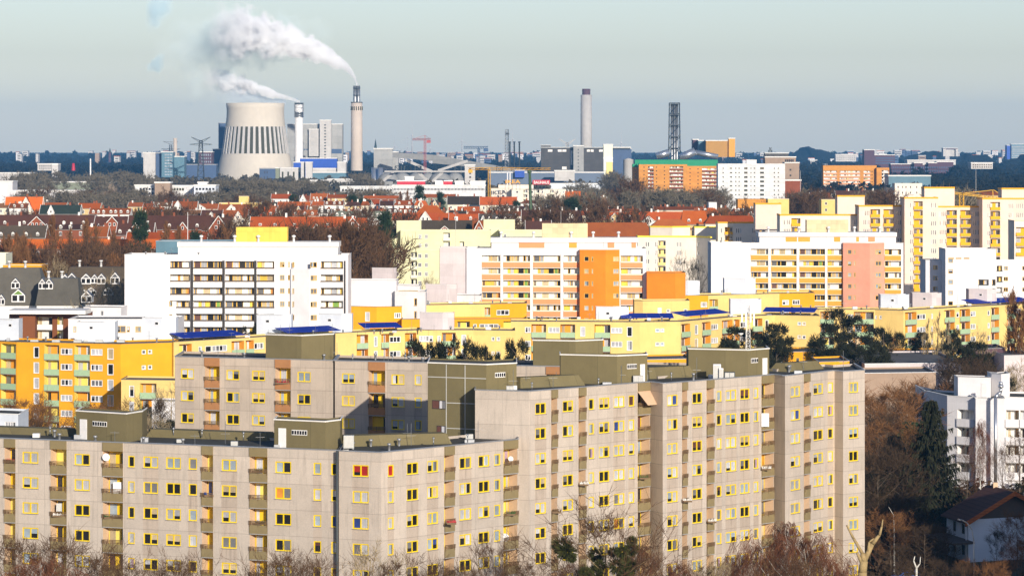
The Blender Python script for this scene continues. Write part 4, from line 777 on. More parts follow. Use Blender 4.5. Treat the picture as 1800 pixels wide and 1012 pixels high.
HS=[
('house with a bright red roof and a broad cream gable at the far left',8,72,346,376,1500,'tile_orange','ivory_wall',dict(gabs=[(33,58,347,372,'render_ivory')],dorm=2,wallrow=1)),
('house with a dark green slate roof and one white dormer gable',70,139,360,376,1440,'slate_green','white_wall',dict(gabs=[(84,95,361,374,'white_wall')])),
('sand coloured house end with an orange roof beside the dark green roof',137,175,357,366,1470,'tile_orange','sand_wall',dict()),
('long low brown roof over a white wall with small roof windows',157,228,366,376,1430,'tile_rust','white_wall',dict(dorm=7)),
('long dark brown roof with an orange brick cross gable at the far left',-10,166,377.5,397,1260,'tile_brown','brick_red',dict(gabs=[(48,81,381,397,RED)],dorm=5,wallrow=1)),
('grey brown roof with a row of white dormers at the left edge',-10,78,396,418,1150,'tile_dark','brick_wall_small',dict(dorm=4)),
('brown roofed brick house with an orange gable in the middle of the left row',166,232,380,397,1240,'tile_brown','brick_red',dict(gabs=[(183,211,381,397,RED)],hip=0)),
('brick house behind poplars with a row of white dormers',80,168,394,403,1180,'tile_brown','brick_wall_small',dict(dorm=5,wallrow=2)),
('red roofed brick house with a white verge left of the long orange roof',150,187,398,416,1140,'tile_rust','brick_red',dict()),
('brown roofed house with a small red gable behind the evergreen',205,268,392,413,1150,'tile_brown','brick_wall_small',dict(gabs=[(233,250,389,399,RED)],dorm=4)),
('big dark brown roof behind the tan one, left of the orange brick gable',225,368,378.5,403,1200,'tile_brown','brick_red',dict(dorm=3,gabs=[(313,329,391,402,RED)])),
('orange brick gable house, tallest gable left of the yellow roof box',356,402,381,405,1150,'tile_brown','brick_red',dict(gabs=[(367,401,380,404,RED)],wallrow=2,verge=False)),
('long bright orange roof behind the bare poplars at the left',20,278,420,437,1050,'tile_orange','brick_brown',dict(verge=False)),
('red roof with a white verge above the grey mansard hall',222,362,408,426,1090,'tile_red','brick_brown',dict()),
('small bright red roof with a round gable left of the tan roof',250,286,364,377,1420,'tile_orange','ivory_wall',dict(dorm=3)),
('tan roof with pale edges in the middle of the left roofs',284,354,369,377,1400,'tile_tan','ivory_wall',dict()),
('very dark brown roof with a white arched dormer',354,394,369,380,1390,'tile_brown','white_wall',dict(gabs=[(366,377,373,380,'white_wall')])),
('orange roof over a cream house front with a rounded gable',392,434,369,382,1380,'tile_rust','ivory_wall',dict(gabs=[(412,425,372,383,'render_ivory')],wallrow=2)),
('white pointed gable end with a brown roof running right',303,345,354,368,1560,'tile_rust','white_wall',dict(gabs=[(303,322,353,368,'white_wall')])),
('rust coloured roof with a white loggia dormer',338,386,358,367,1580,'tile_rust','ivory_wall',dict(gabs=[(341,361,360,366,'white_wall')])),
('rust roof with a pale triangular gable',384,440,359,370,1560,'tile_rust','ivory_wall',dict(gabs=[(399,414,360,368,'render_ivory')])),
('red roof and white gable left of the long red roofed brick house',432,482,366,380,1390,'tile_red','ivory_wall',dict(dorm=4,gabs=[(437,456,370,381,'white_wall')])),
('long red roofed brick school like house with small white roof lights',440,622,381,400,1160,'tile_red','brick_brown',dict(dorm=6,dtype='flat',wallrow=2,gabs=[(548,564,394,408,'brick_brown')])),
('orange brick gable house at the right end of the long red roof',592,642,383,406,1120,'tile_red','brick_red',dict(gabs=[(600,640,383,407,RED)],wallrow=2,verge=False)),
('white five storey house with a green mansard roof',640,684,371,382,1330,'mansard_green','white_wall',dict(wallrow=3,dorm=5,hip=0.12)),
('cream house with an olive mansard roof and white dormers',585,642,371,381,1350,'mansard_green','ivory_wall',dict(wallrow=3,dorm=5,hip=0.1)),
('cream row house with red roof patches left of the olive mansard',497,588,369,379,1420,'tile_rust','ivory_wall',dict(dorm=6,wallrow=1)),
('little red roof over a white eaves wall near the bare trees',477,510,341,349,1900,'tile_red','white_wall',dict(gabs=[])),
('white curved gable house between two roofs',527,548,344,353,1850,'tile_rust','white_wall',dict(gabs=[(527,538,342,353,'white_wall')])),
('dark red roof with four small dormers',546,577,340,352,1800,'tile_rust','brick_wall_small',dict(dorm=4)),
('bright orange roof over an ochre balcony house',576,609,342,348,1790,'tile_orange','sand_wall',dict(wallrow=2)),
('red roof over orange wall with white windows right of the cedar',640,700,344,349,1780,'tile_orange','brick_wall_small',dict(wallrow=2)),
('red roofed villa with an ornate cream gable and stepped ridge',690,796,374,387,1300,'tile_red','ivory_wall',dict(gabs=[(737,758,372,387,'render_ivory')])),
('orange hipped roof standing above the ornate cream gable',733,778,361,374,1330,'tile_orange','brick_wall_small',dict(hip=0.25,chim=3)),
('bright red roof with white verges right of the ornate gable',790,840,376,388,1290,'tile_red','ivory_wall',dict(dorm=2)),
('dark olive roof rising behind the pale green block',738,850,387,405,1170,'tile_dark','brick_red',dict(gabs=[(773,790,398,405,RED)])),
('orange half round gable end of the dark olive roof',832,852,388,405,1160,'tile_rust','brick_red',dict(gabs=[(834,850,388,405,RED)],verge=False)),
('dark brown roof with a pale eaves wall beside the crane',787,846,345,359,1720,'tile_dark','ivory_wall',dict()),
('broad red roof below the yellow tower crane',844,908,346,360,1700,'tile_red','ivory_wall',dict()),
('orange roof fronted by a white balcony house in the middle',805,842,363,372,1480,'tile_orange','ivory_wall',dict(dorm=2)),
('low red roof behind the cedar tree',745,800,341,347,2000,'tile_rust','mansard_green',dict()),
('grey mansard house with white dormers behind the green block',843,905,376,389,1260,'slate','white_wall',dict(dorm=5,gabs=[(845,853,379,389,'white_wall')])),
('dark brown roof with a cream half timbered gable',918,966,369,390,1270,'tile_brown','ivory_wall',dict(gabs=[(941,960,373,386,'render_ivory')])),
('dark brown hipped roof with a white dormer gable and balcony',972,1026,369,389,1270,'tile_brown','ivory_wall',dict(hip=0.12,gabs=[(996,1010,373,386,'white_wall')])),
('very dark roof slope touching the cream roof box',925,968,388,404,1210,'tile_brown','ivory_wall',dict()),
('white house with a long low red roof in front of the ivory flats',915,972,352,357,1650,'tile_rust','white_wall',dict(hip=0.15,wallrow=2)),
('bright orange roof at the end of the ivory flats',995,1020,336,350,1900,'tile_orange','ivory_wall',dict(verge=False)),
('cream villa with a tan hipped roof among bare trees',1022,1058,342,352,1800,'tile_tan','sand_wall',dict(hip=0.3,wallrow=2)),
('cream house with a dark flat gable right of the villa',1058,1066,346,356,1750,'tile_tan','ivory_wall',dict()),
('small red roof with a pale wall behind the curved gable row',1022,1040,371,378,1500,'tile_red','ivory_wall',dict()),
('long red roof with a rounded yellow gable',1042,1112,373,386,1330,'tile_red','sand_wall',dict(dorm=9,gabs=[(1070,1091,375,387,'sand_wall')],hip=0.08)),
('long red roof with an arched white dormer',1108,1200,372,387,1340,'tile_red','sand_wall',dict(gabs=[(1129,1151,380,389,'white_wall')])),
('huge rust coloured roof behind the orange slab block',1018,1150,391,418,1190,'tile_rust','brick_red',dict(dorm=0,hip=0.1)),
('rust hipped roof with a flat ridge right of the huge one',1140,1216,385,403,1230,'tile_rust','sand_wall',dict(hip=0.25)),
('bright orange roof with dark round openings',1198,1245,370,394,1280,'tile_orange','sand_wall',dict(hip=0.08,wallrow=2,dorm=2)),
('red roof with a white skylight in front of the white tower block',1240,1332,379,393,1260,'tile_red','ivory_wall',dict(hip=0.1)),
('orange rounded roof behind the red one',1238,1266,365,378,1380,'tile_orange','ivory_wall',dict(hip=0.3)),
('rust roof with a pale gable at the right of the roof belt',1262,1330,372,380,1400,'tile_rust','ivory_wall',dict(gabs=[(1311,1328,372,382,'render_ivory')])),
('dark red low roof with brick chimneys behind the rounded roofs',1060,1124,367,372,1480,'tile_rust','ivory_wall',dict(chim=6)),
('row of small red roofs in front of the bare park trees',1150,1236,363,369,1500,'tile_rust','ivory_wall',dict(chim=7)),
('rust roof behind the cream tower with a pale gable side',1414,1462,339,350,1900,'tile_rust','sand_wall',dict(gabs=[(1414,1430,339,350,'sand_wall')])),
('long dark red roof in front of the orange brick slab',1470,1562,335,345,1950,'tile_brown','brick_wall_small',dict(chim=4)),
('red roof glimpsed between the cream towers behind the fallen jib',1695,1762,337,343,1750,'tile_rust','sand_wall',dict(chim=1)),
('rust roof far left behind the dark green slate roof',75,115,356,362,1600,'tile_rust','ivory_wall',dict()),
]
for h in HS: gable(h[0],*h[1:8],**h[8])
# filler rows of small old-town houses, each its own thing
def filler():
    rr=random.Random(5); n=0
    pal=['tile_red','tile_orange','tile_rust','tile_rust','tile_brown','tile_dark','tile_tan']; cn=dict(tile_red='red',tile_orange='orange',tile_rust='rust brown',tile_brown='dark brown',tile_dark='charcoal',tile_tan='tan')
    wn=dict(ivory_wall='ivory',white_wall='white',sand_wall='sand')
    rows=[(1640,1,460,640,354,361),(1660,1,640,770,352,360),(1550,3,445,560,362,370),(1400,2,560,660,367,374),(1560,4,880,940,362,370),(1430,5,655,735,366,375),(1760,6,225,300,356,363),(1560,7,1000,1060,362,370),(1440,8,1225,1330,365,372),(1400,9,880,925,372,380),(2050,10,1580,1700,343,348),(1500,11,-10,40,356,364),(1480,12,700,800,368,376),(1380,13,790,890,370,380)]
    for Y,sd,x0,x1,yr,ye in rows:
        x=x0
        while x<x1:
            wd=rr.uniform(16,34); r=rr.choice(pal); wl=rr.choice(list(wn)); dd=rr.uniform(-1,1.5)
            side='left' if x<600 else ('middle' if x<1000 else 'right')
            nd=rr.choice([0,0,2,3]); ht=rr.choice(['low','steep','plain'])
            gable(f'small {cn[r]} roofed {wn[wl]} house in the {side} of the roof belt',x,min(x+wd,x1+8),yr+dd,ye+dd,Y+rr.uniform(-25,25),r,wl,dorm=nd,gabs=([(x+wd*0.3,x+wd*0.3+8,yr+dd+0.5,ye+dd,wl)] if rr.random()<0.2 else ()),hip=rr.choice([0,0,0.15]),chim=rr.randint(1,3))
            x+=wd+rr.uniform(0.5,5)
filler()
# ivory flats in the middle of the roofs
iv=GST(1.7,'pale_panel',5)
def flats(name,label,bodies,group=None,cat='apartment block',box=None):
    b=Bld(name,label,cat,False,group)
    for q in bodies: b.body(**q)
    for k in (box or []): b.box(*k[0],**k[1])
    b.finish(); return b
flats('apartment_block','ivory four storey flats in the middle, with a yellow lettered sign above',[dict(pts=[(863,2010),(900,2008)],zt=PZ(331,2009),els=[('w',873,878),('w',882,887)],st=iv,mat='render_ivory',depth=12,coping='sand_wall'),dict(pts=[(899,2000),(995,2000)],zt=PZ(332.5,2000),els=[('w',907,911),('B',920,927),('w',934,937),('B',942,948),('w',952,955),('B',967,973),('w',978,981),('w',989,992)],st=iv,mat='render_ivory',depth=12,coping='mansard_green'),dict(pts=[(876,2020),(938,2020)],zt=PZ(325,2020),zb=20,mat='render_ivory',depth=8,coping='sand_wall')])
flats('apartment_block','long cream flats with ochre frames behind the low red roofs, left of centre',[dict(pts=[(455,1700),(500,1700)],zt=PZ(356.5,1700),els=[('w',460,468),('W',472,484)],st=dict(iv,frame='window_ochre'),mat='render_yellow'),dict(pts=[(500,1690),(634,1690)],zt=PZ(356,1690),els=[('W',504,510),('W',515,521),('W',535,546),('W',560,566),('W',582,590),('W',605,612)],st=dict(iv,frame='window_ochre'),mat='render_ivory')])
flats('apartment_block','cream building with a small yellow tower left of the cooling tower foot',[dict(pts=[(385,1750),(450,1750)],zt=PZ(356.5,1750),mat='render_yellow'),dict(pts=[(420,1760),(437,1760)],zt=PZ(345,1760),mat='render_yellow',depth=5)])
flats('apartment_block','cream eleven storey block with dark windows in front of the brick ones, right',[dict(pts=[(1559,1700),(1574,1700)],zt=PZ(331,1700),els=[('W',1563,1570)],st=GST(2.6,n=9),mat='render_ivory'),dict(pts=[(1573,1690),(1621,1690)],zt=PZ(322.5,1690),els=[('w',1577,1581),('w',1585,1588),('w',1591,1594),('w',1599,1602),('w',1610,1613)],st=GST(1.8,n=10),mat='render_ivory')])
flats('low_building','flat cream building with a yellow front beside the cream box, right',[dict(pts=[(1444,1500),(1475,1500)],zt=PZ(351,1500),mat='render_yellow',els=[('w',1450,1454)],st=iv)])
flats('low_building','flat orange building with a pale roof in front of the white tower block',[dict(pts=[(1297,1500),(1352,1500)],zt=PZ(350,1500),mat='brick_ochre',coping='dark_trim')])
flats('low_building','small white plant room above the orange rounded roof',[dict(pts=[(1246,1550),(1260,1550)],zt=PZ(356,1550),mat='render_white')])
flats('low_building','ochre shop roof with a white car park rail right of the white tower block',[dict(pts=[(1350,1400),(1387,1400)],zt=PZ(350,1400),mat='sand_wall' and 'render_yellow')])
# grey mansard houses at the left, behind the orange block
def mansard(label,x0,x1,yr,ye,Y,dorms,xl=6,xr=14,roof='slate'):
    org=(PX(x0,Y),Y,0); e=empty('mansard_house',org,label,'house','grey mansard roofed houses'); zr,ze=PZ(yr,Y+5),PZ(ye,Y)
    ax,bx=PX(x0,Y),PX(x1,Y); l,r=xl*Y/FPX,xr*Y/FPX
    g=MB(); A=[(ax,Y,ze),(bx,Y,ze),(bx-r,Y+5,zr),(ax+l,Y+5,zr),(bx,Y+14,ze),(ax,Y+14,ze),(bx-r,Y+9,zr),(ax+l,Y+9,zr)]
    for f in ((0,1,2,3),(1,4,6,2),(5,0,3,7),(4,5,7,6),(3,2,6,7)): g.face([A[i] for i in f],roof)
    ro=g.build('roof',e,org); h=MB(); h.box(ax+0.3,Y+0.3,0,bx-0.3,Y+13.7,ze-0.002,'white_wall'); h.build('wall',e,org)
    s=(zr-ze)/5
    for d in dorms:
        px,py,wd,hg=d[:4]; wd*=1.25; hg*=1.15; z0=PZ(py,Y); y=Y+max(0,(z0-ze)/s)-0.1; c=PX(px,y); hw=wd*Y/FPX/2; hh=hg*Y/FPX
        q=MB(); m='white_paint'; zt=z0+hh*0.55
        q.hexa([(c-hw,y+hh/s+1,z0),(c+hw,y+hh/s+1,z0),(c+hw,y,z0),(c-hw,y,z0),(c-hw,y+hh/s+1,zt),(c+hw,y+hh/s+1,zt),(c+hw,y,zt),(c-hw,y,zt)],m)
        q.face([(c-hw,y,zt),(c+hw,y,zt),(c,y,z0+hh)],m)
        q.face([(c-hw-0.2,y-0.2,zt-0.1),(c,y-0.2,z0+hh+0.15),(c,y+hh/s+1,z0+hh+0.15),(c-hw-0.2,y+hh/s+1,zt-0.1)],'slate_blue'); q.face([(c,y-0.2,z0+hh+0.15),(c+hw+0.2,y-0.2,zt-0.1),(c+hw+0.2,y+hh/s+1,zt-0.1),(c,y+hh/s+1,z0+hh+0.15)],'slate_blue')
        do=q.build('dormer',ro,org); k=MB()
        for i in range(2):
            x=c+(i-0.5)*hw; k.box(x-hw*0.36,y-0.05,z0+0.25,x+hw*0.36,y-0.003,zt-0.1,'pane_dark')
        k.face([(c-hw*0.7,y-0.02,zt+0.1),(c+hw*0.7,y-0.02,zt+0.1),(c,y-0.02,z0+hh-0.35)],d[4] if len(d)>4 else 'pane_grey'); k.build('pane',do,org)
    for px in (x0+(x1-x0)*0.3,x0+(x1-x0)*0.6):
        q=MB(); c=PX(px,Y+7); q.lathe(c,Y+7,[(0.3,zr-0.5),(0.3,zr+1.3),(0.45,zr+1.3),(0.45,zr+1.6)],'white_paint',8); q.build('vent_cowl',ro,org)
    return e
mansard('grey mansard roof with a green paned gable window at the left edge',-12,82,471,537,800,[(27,508,12,16),(32,531,19,20,'blind_green'),(2,536,10,16)],xr=18)
mansard('grey mansard house with paired white dormers, second from the left',62,140,489,537,790,[(74,509,10,16),(86,509,11,16),(152,532,15,18)],xl=4,xr=8)
mansard('grey brown mansard house with a row of six white dormers beside the white slab block',102,228,469,535,850,[(114,499,10,14),(126,500,13,17),(151,500,14,16),(166,499,10,14),(178,500,12,16),(202,500,13,18),(160,519,14,12),(190,519,14,12),(148,532,18,20)],xl=16,xr=3,roof='tile_dark')
g=MB()
for i in range(10):
    x=PX(4+i*7,786); 
    if 4<i<6: continue
b=Bld('low_building','pale turquoise building edge at the far left above the mansards','building',True); b.body([(-30,905),(10,904)],PZ(446,904),0,None,None,mat='pale_panel',depth=12); b.finish()
b=Bld('low_building','orange wall with grey roof behind the left mansards','building',True); b.body([(5,880),(73,878)],PZ(466,879),0,None,None,mat='render_orange',coping='roof_felt' if 0 else 'white_trim',depth=12); b.finish()
b=Bld('hall_building','glazed grey hall roof peeping out left of the white slab block roof','building',True); b.body([(274,800),(420,800)],PZ(424,800),0,None,None,mat='teal_sheet',coping='zinc',depth=14,roofmat='steel'); b.finish()
# ================================================================= power station and industry
def lat(g,cx,cy,z0,z1,w0,w1,n,r,mat,x=True):
    """lattice column of square plan tapering w0->w1"""
    pr=None
    for i in range(n+1):
        t=i/n; z=z0+(z1-z0)*t; w=(w0+(w1-w0)*t)/2; c=[(cx-w,cy-w,z),(cx+w,cy-w,z),(cx+w,cy+w,z),(cx-w,cy+w,z)]
        if pr:
            for k in range(4):
                g.bar(pr[k],c[k],r,mat,n=3)
                if x: g.bar(pr[k],c[(k+1)%4],r*0.6,mat,n=3)
                g.bar(c[k],c[(k+1)%4],r*0.6,mat,n=3)
        pr=c
def pb(g,x0,x1,y0,y1,Y,mat,depth=20,zb=None):
    g.box(PX(x0,Y),Y,PZ(y1,Y) if zb is None else zb,PX(x1,Y),Y+depth,PZ(y0,Y),mat)
def cooling():
    Y=4150; k=Y/FPX; cx=PX(449,Y); org=(cx,Y,0); e=empty('cooling_tower',org,'big beige cooling tower with dark vertical slots round its waist','cooling tower')
    prof=[(72,345),(69,320),(63,283),(59.5,270)]; up=[(52.5,223),(50.8,208),(50.3,198),(50.6,190),(51.5,181.5)]
    s=MB(); s.lathe(cx,Y,[(r*k,PZ(y,Y)) for r,y in prof],'cooling_concrete',72,False); s.build('shell',e,org)
    s=MB(); s.lathe(cx,Y,[(r*k,PZ(y,Y)) for r,y in up]+[((51.5-1.2)*k,PZ(181.5,Y)),((50.2-1.4)*k,PZ(196,Y)),((52-2)*k,PZ(223,Y))],'cooling_concrete',72,False); s.build('shell',e,org)
    s=MB(); s.lathe(cx,Y,[((59.5-1.6)*k,PZ(270.5,Y)),((52.5-1.4)*k,PZ(222.5,Y))],'slot_dark',72,False); s.build('inner_shell',e,org)
    s=MB(); n=36
    za,zb=PZ(270.3,Y),PZ(222.7,Y)
    for i in range(n):
        a0=2*math.pi*(i+0.0)/n; a1=a0+2*math.pi*0.44/n
        def pt(a,r,z): return (cx+math.cos(a)*r*k,Y+math.sin(a)*r*k,z)
        s.hexa([pt(a1,57.7,za),pt(a0,57.7,za),pt(a0,59.8,za),pt(a1,59.8,za),pt(a1,50.7,zb),pt(a0,50.7,zb),pt(a0,52.8,zb),pt(a1,52.8,zb)],'plant_white')
    s.build('ribs',e,org)
cooling()
def chimney(label,px,Y,prof,mat,parts=()):
    cx=PX(px,Y); k=Y/FPX; org=(cx,Y,0); e=empty('chimney',org,label,'chimney'); s=MB(); s.lathe(cx,Y,[(r*k,PZ(y,Y)) for r,y in prof],mat,28); s.build('shaft',e,org)
    for nm,prof2,m in parts: s=MB(); s.lathe(cx,Y,[(r*k,PZ(y,Y)) for r,y in prof2],m,28); s.build(nm,e,org)
    return e,cx,Y,k,org
e,cx,Y,k,org=chimney('slim silver white chimney just right of the cooling tower',525.5,4140,[(7.2,330),(7.0,184)],'white_paint',[('rim',[(8.0,206.5),(8.0,204),(7.3,204),(7.3,200),(7.6,200),(7.6,197)],'steel'),('rim',[(7.4,184),(7.4,181.5)],'steel_dark')])
s=MB(); lat(s,cx,Y,PZ(206,Y),PZ(181,Y),15.5*k,15.5*k,3,0.28,'steel'); s.build('gallery',e,org)
e,cx,Y,k,org=chimney('tall beige concrete chimney with a steel double flue, the highest on the left',627,4060,[(10.6,300),(10.2,250),(9.9,180)],'chimney_concrete',[('rim',[(10.4,181),(10.4,179.5)],'steel_dark')])
s=MB()
for dx in (-3,3): s.lathe(cx+dx*k,Y,[(3.1*k,PZ(180,Y)),(3.1*k,PZ(151,Y))],'steel',16)
s.lathe(cx,Y,[(6.4*k,PZ(156,Y)),(6.4*k,PZ(154.5,Y))],'steel_dark',20); s.lathe(cx,Y,[(6.4*k,PZ(168,Y)),(6.4*k,PZ(167,Y))],'steel_dark',20); s.build('flue',e,org)
s=MB()
for i in range(16):
    a=2*math.pi*i/16; s.bar((cx+math.cos(a)*9.95*k,Y+math.sin(a)*9.95*k,PZ(194,Y)),(cx+math.cos(a)*9.95*k,Y+math.sin(a)*9.95*k,PZ(187.5,Y)),0.75,'slot_dark')
s.build('openings',e,org)
e,cx,Y,k,org=chimney('wide pale grey chimney with a dark square cap in the middle of the horizon',1030.5,4300,[(10.6,300),(10,250),(9.8,167)],'plant_white',[('cap',[(7.2,167),(7.2,156.5)],'purple_brick')])
e,cx,Y,k,org=chimney('thin beige chimney left of the cooling tower',308,3900,[(3.6,320),(3.2,243)],'chimney_concrete')
e,cx,Y,k,org=chimney('thin white mast chimney with a dome at its foot at the left',159,2900,[(1.6,350),(1.5,340),(1.2,279)],'white_paint',[('dome',[(12,352),(11,346),(8,341),(3,338.5)],'plant_white')])
# lattice chimney
def latchim():
    Y=3050; cx=PX(1185.5,Y); k=Y/FPX; org=(cx,Y,0); e=empty('chimney',org,'dark lattice frame chimney with a bundle of flues, right of the pale chimney','chimney'); s=MB()
    lat(s,cx,Y,PZ(300,Y),PZ(181,Y),21*k,17.5*k,6,0.42,'steel_dark'); s.build('lattice',e,org); s=MB()
    for dx,dy in ((-4.5,0),(0,-3),(4.5,0),(0,4)): s.lathe(cx+dx*k,Y+dy*k,[(2.2*k,PZ(300,Y)),(2.2*k,PZ(182,Y))],'steel',12)
    s.build('flue',e,org)
    s=MB()
    for y in (183,202,220,240,260): z=PZ(y,Y); s.box(cx-10*k,Y-10*k,z-0.5,cx+10*k,Y+10*k,z,'steel_dark')
    s.build('platform',e,org)
latchim()
def plant(name,label,blocks,cat='industrial building',group=None,wins=()):
    x0,x1,y0,y1,Y,mat=blocks[0][:6]; org=(PX(x0,Y),Y,0); e=empty(name,org,label,cat,group)
    for i,bk in enumerate(blocks):
        x0,x1,y0,y1,Y,mat=bk[:6]; dp=bk[6] if len(bk)>6 else 25; g=MB(); pb(g,x0,x1,y0,y1,Y,mat,dp,zb=0 if y1>=330 or i==0 and y1>300 else None); 
        o=g.build('hall' if i==0 else bk[7] if len(bk)>7 else 'annex',e,org)
        r=MB(); r.box(PX(x0,Y)-0.4,Y-0.4,PZ(y0,Y)+0.01,PX(x1,Y)+0.4,Y+dp+0.4,PZ(y0,Y)+0.9,'steel' if mat in('dark_sheet','navy_sheet') else 'white_trim'); r.build('roof',e,org)
    for (x0,x1,y0,y1,Y,n,m,f) in wins:
        for i in range(n):
            g=MB(); a=x0+(x1-x0)*(i+(1-f)/2)/n; b=x0+(x1-x0)*(i+(1+f)/2)/n; g.box(PX(a,Y),Y-0.25,PZ(y1,Y),PX(b,Y),Y-0.003,PZ(y0,Y),m); g.build('window',e,org)
    return e
plant('boiler_house','tall grey boiler house with a lift tower behind the silver chimney',[(505,602,219,300,4300,'grey_sheet'),(562,582,212,290,4290,'plant_white',9,'lift_tower'),(543,560,228,275,4294,'plant_white',5,'annex')],wins=[(570,573,219+i*5.2,221+i*5.2,4290,1,'dark_trim',1) for i in range(13)]+[(582,601,262,270,4300,1,'navy_sheet',1),(557,562,262,272,4300,1,'navy_sheet',0.9),(533,542,262,264,4300,2,'navy_sheet',0.7)])
plant('boiler_house','dark blue boiler house half hidden left of the cooling tower',[(384,412,217,268,4320,'navy_sheet'),(374,400,263,322,4260,'navy_sheet',20,'annex')])
plant('filter_house','bright blue filter building at the foot of the tall chimneys',[(527,592,279,320,3900,'blue_sheet'),(516,530,286,320,3895,'blue_sheet',10,'annex')])
plant('turbine_hall','white turbine hall with dark upright slots right of the cooling tower',[(488,532,296,345,3600,'plant_white'),(529,534,286,345,3590,'plant_white',8,'stair_tower'),(537,549,286,345,3592,'plant_white',8,'stair_tower'),(549,606,297,345,3605,'plant_white'),(593,608,286,345,3600,'plant_white'),(549,612,304,345,3596,'teal_sheet',6)],wins=[(492,531,302,330,3600,4,'slot_dark',0.3),(533.5,536.5,286,330,3600,1,'slot_dark',1)])
plant('workshop_building','dark blue cube building at the foot of the cooling tower',[(456,484,297,330,3500,'navy_sheet'),(484,491,296,335,3502,'mansard_green',10)],wins=[(463,472,301,305,3500,2,'dark_trim',0.3),(463,472,310,314,3500,2,'dark_trim',0.3)])
plant('office_building','white ribbed low hall with many thin slots, in front of the turbine hall',[(544,580,318,345,3200,'plant_white'),(576,634,316,350,3150,'plant_white')],wins=[(552,573,324,336,3200,6,'slot_dark',0.3),(577,634,320,333,3150,17,'slot_dark',0.35)])
plant('office_building','long white office wing with a dark window band, left part of the row',[(598,690,329,355,2700,'tower_white')],wins=[(600,690,332.5,336,2700,16,'pane_dark',0.6)])
plant('office_building','long white office building with red roof boxes in front of the silos',[(690,853,327,360,2600,'tower_white'),(698,747,319,327,2610,'red_sheet',20,'roof_box'),(712,727,312,319,2612,'white_wall',12,'roof_box'),(765,779,319,327,2610,'white_wall',12,'roof_box'),(779,795,319,327,2610,'red_sheet',12,'roof_box'),(800,815,320,327,2610,'white_wall',12,'roof_box'),(827,853,320,327,2610,'white_wall',12,'roof_box')],wins=[(692,852,331,334.5,2600,64,'pane_dark',0.45),(692,730,339,342,2600,16,'pane_dark',0.45)])
plant('coal_bunker','grey windowless bunker building at the top of the sloping conveyor',[(657,690,262,320,3500,'grey_sheet'),(690,700,268,300,3505,'grey_sheet')])
plant('transfer_tower','pale grey transfer tower under the conveyor bridge',[(817,835,291,330,3000,'plant_white')],wins=[(825,828,296+i*7,299+i*7,3000,1,'dark_trim',1) for i in range(4)])
plant('tank_farm','pair of silver tanks beside the beige chimney',[(653,673,296,320,3550,'teal_sheet')])
plant('power_station','dark grey windowless power station block with a pale stair tower',[(951,1061,260,330,3700,'dark_sheet'),(1008,1026,257,330,3690,'grey_sheet',12,'stair_tower'),(951,968,256,262,3705,'dark_sheet',12)],wins=[(963,971,263,267,3700,1,'white_trim',1),(980,996,263,267,3700,2,'white_trim',0.85),(1031,1044,263,267,3700,2,'white_trim',0.8),(1053,1060,263,267,3700,1,'white_trim',1),(1003,1006,265,290,3700,1,'white_trim',0.9),(988,996,293,298,3700,1,'white_trim',1)]+[(1015,1018,262+i*6,264+i*6,3690,1,'dark_trim',0.6) for i in range(8)])
plant('painted_silo','tall narrow silo block painted pale green, white and yellow',[(1061,1077,255,335,3300,'pale_panel'),(1061,1077,279,300,3299,'white_wall',0.8),(1066,1077,285,335,3298.6,'lemon_panel',0.3)])
plant('mill_building','blue grey mill building behind the white round tank',[(1077,1110,262,330,3400,'navy_sheet'),(1078,1108,260,262,3398,'steel_dark',10)])
plant('office_building','grey blue office tower with horizontal bands at the left of the cooling tower',[(252,273,269,312,3700,'plant_white'),(273,284,270,312,3705,'navy_sheet'),(284,304,268,312,3695,'teal_sheet'),(304,324,276,312,3710,'teal_sheet')],wins=[(289,303,271+i*5,273.5+i*5,3695,3,'pane_blue',0.8) for i in range(8)])
plant('office_building','dark brown block with a grid of windows behind the pylon',[(350,373,268,300,4000,'purple_brick'),(318,380,290,318,3900,'navy_sheet',20)],wins=[(353,372,271+i*6,274+i*6,4000,5,'pane_blue',0.5) for i in range(3)])
plant('office_building','white slab with window rows standing in the far left forest',[(66,101,289,300,3500,'plant_white'),(91,102,290,312,3498,'plant_white',10)],wins=[(68,90,291,293,3500,6,'pane_grey',0.6),(68,90,295,297,3500,6,'pane_grey',0.6)])
plant('warehouse','long pale warehouse at the left edge beyond the roofs',[(0,54,305,308,3000,'plant_white'),(46,54,305,317,2999,'plant_white')])
plant('warehouse','white warehouse cube at the left edge',[(-10,22,320,337,2500,'render_white')])
plant('warehouse','long white low warehouse wall behind the red roofed cream gable house',[(20,141,336.5,350,2300,'render_white')])
plant('silo_hall','long moss green storage hall with a beige end behind the white mast',[(66,176,321,345,2800,'mansard_green'),(176,201,322,345,2795,'brick_tan',20)])
plant('school_building','white four storey school like building with a tan stair block',[(237,272,327,360,2300,'tower_white'),(272,299,322,360,2290,'brick_tan',14,'stair_tower'),(299,341,328,360,2305,'tower_white'),(341,379,327,365,2280,'render_bluewhite'),(348,364,322,327,2285,'render_white',8)],wins=[(245,271,330.5,334,2300,5,'pane_dark',0.7),(245,271,338,342,2300,5,'pane_dark',0.7),(300,324,330.5,335,2305,5,'slot_dark',0.7),(343,378,330.5,334,2280,6,'pane_dark',0.65),(343,378,338.5,342,2280,5,'pane_grey',0.8),(339,360,346.5,350.5,2280,5,'pane_dark',0.6)])
plant('warehouse','blue grey sheds behind the red lettered sign',[(860,1062,304,325,3100,'shed_blue',60),(905,922,300,312,3095,'blue_sheet',10),(975,1010,301,318,3050,'plant_white'),(965,1064,324,334,2800,'render_bluewhite')],wins=[(998,1026,330.5,332.5,2800,6,'pane_dark',0.5)])
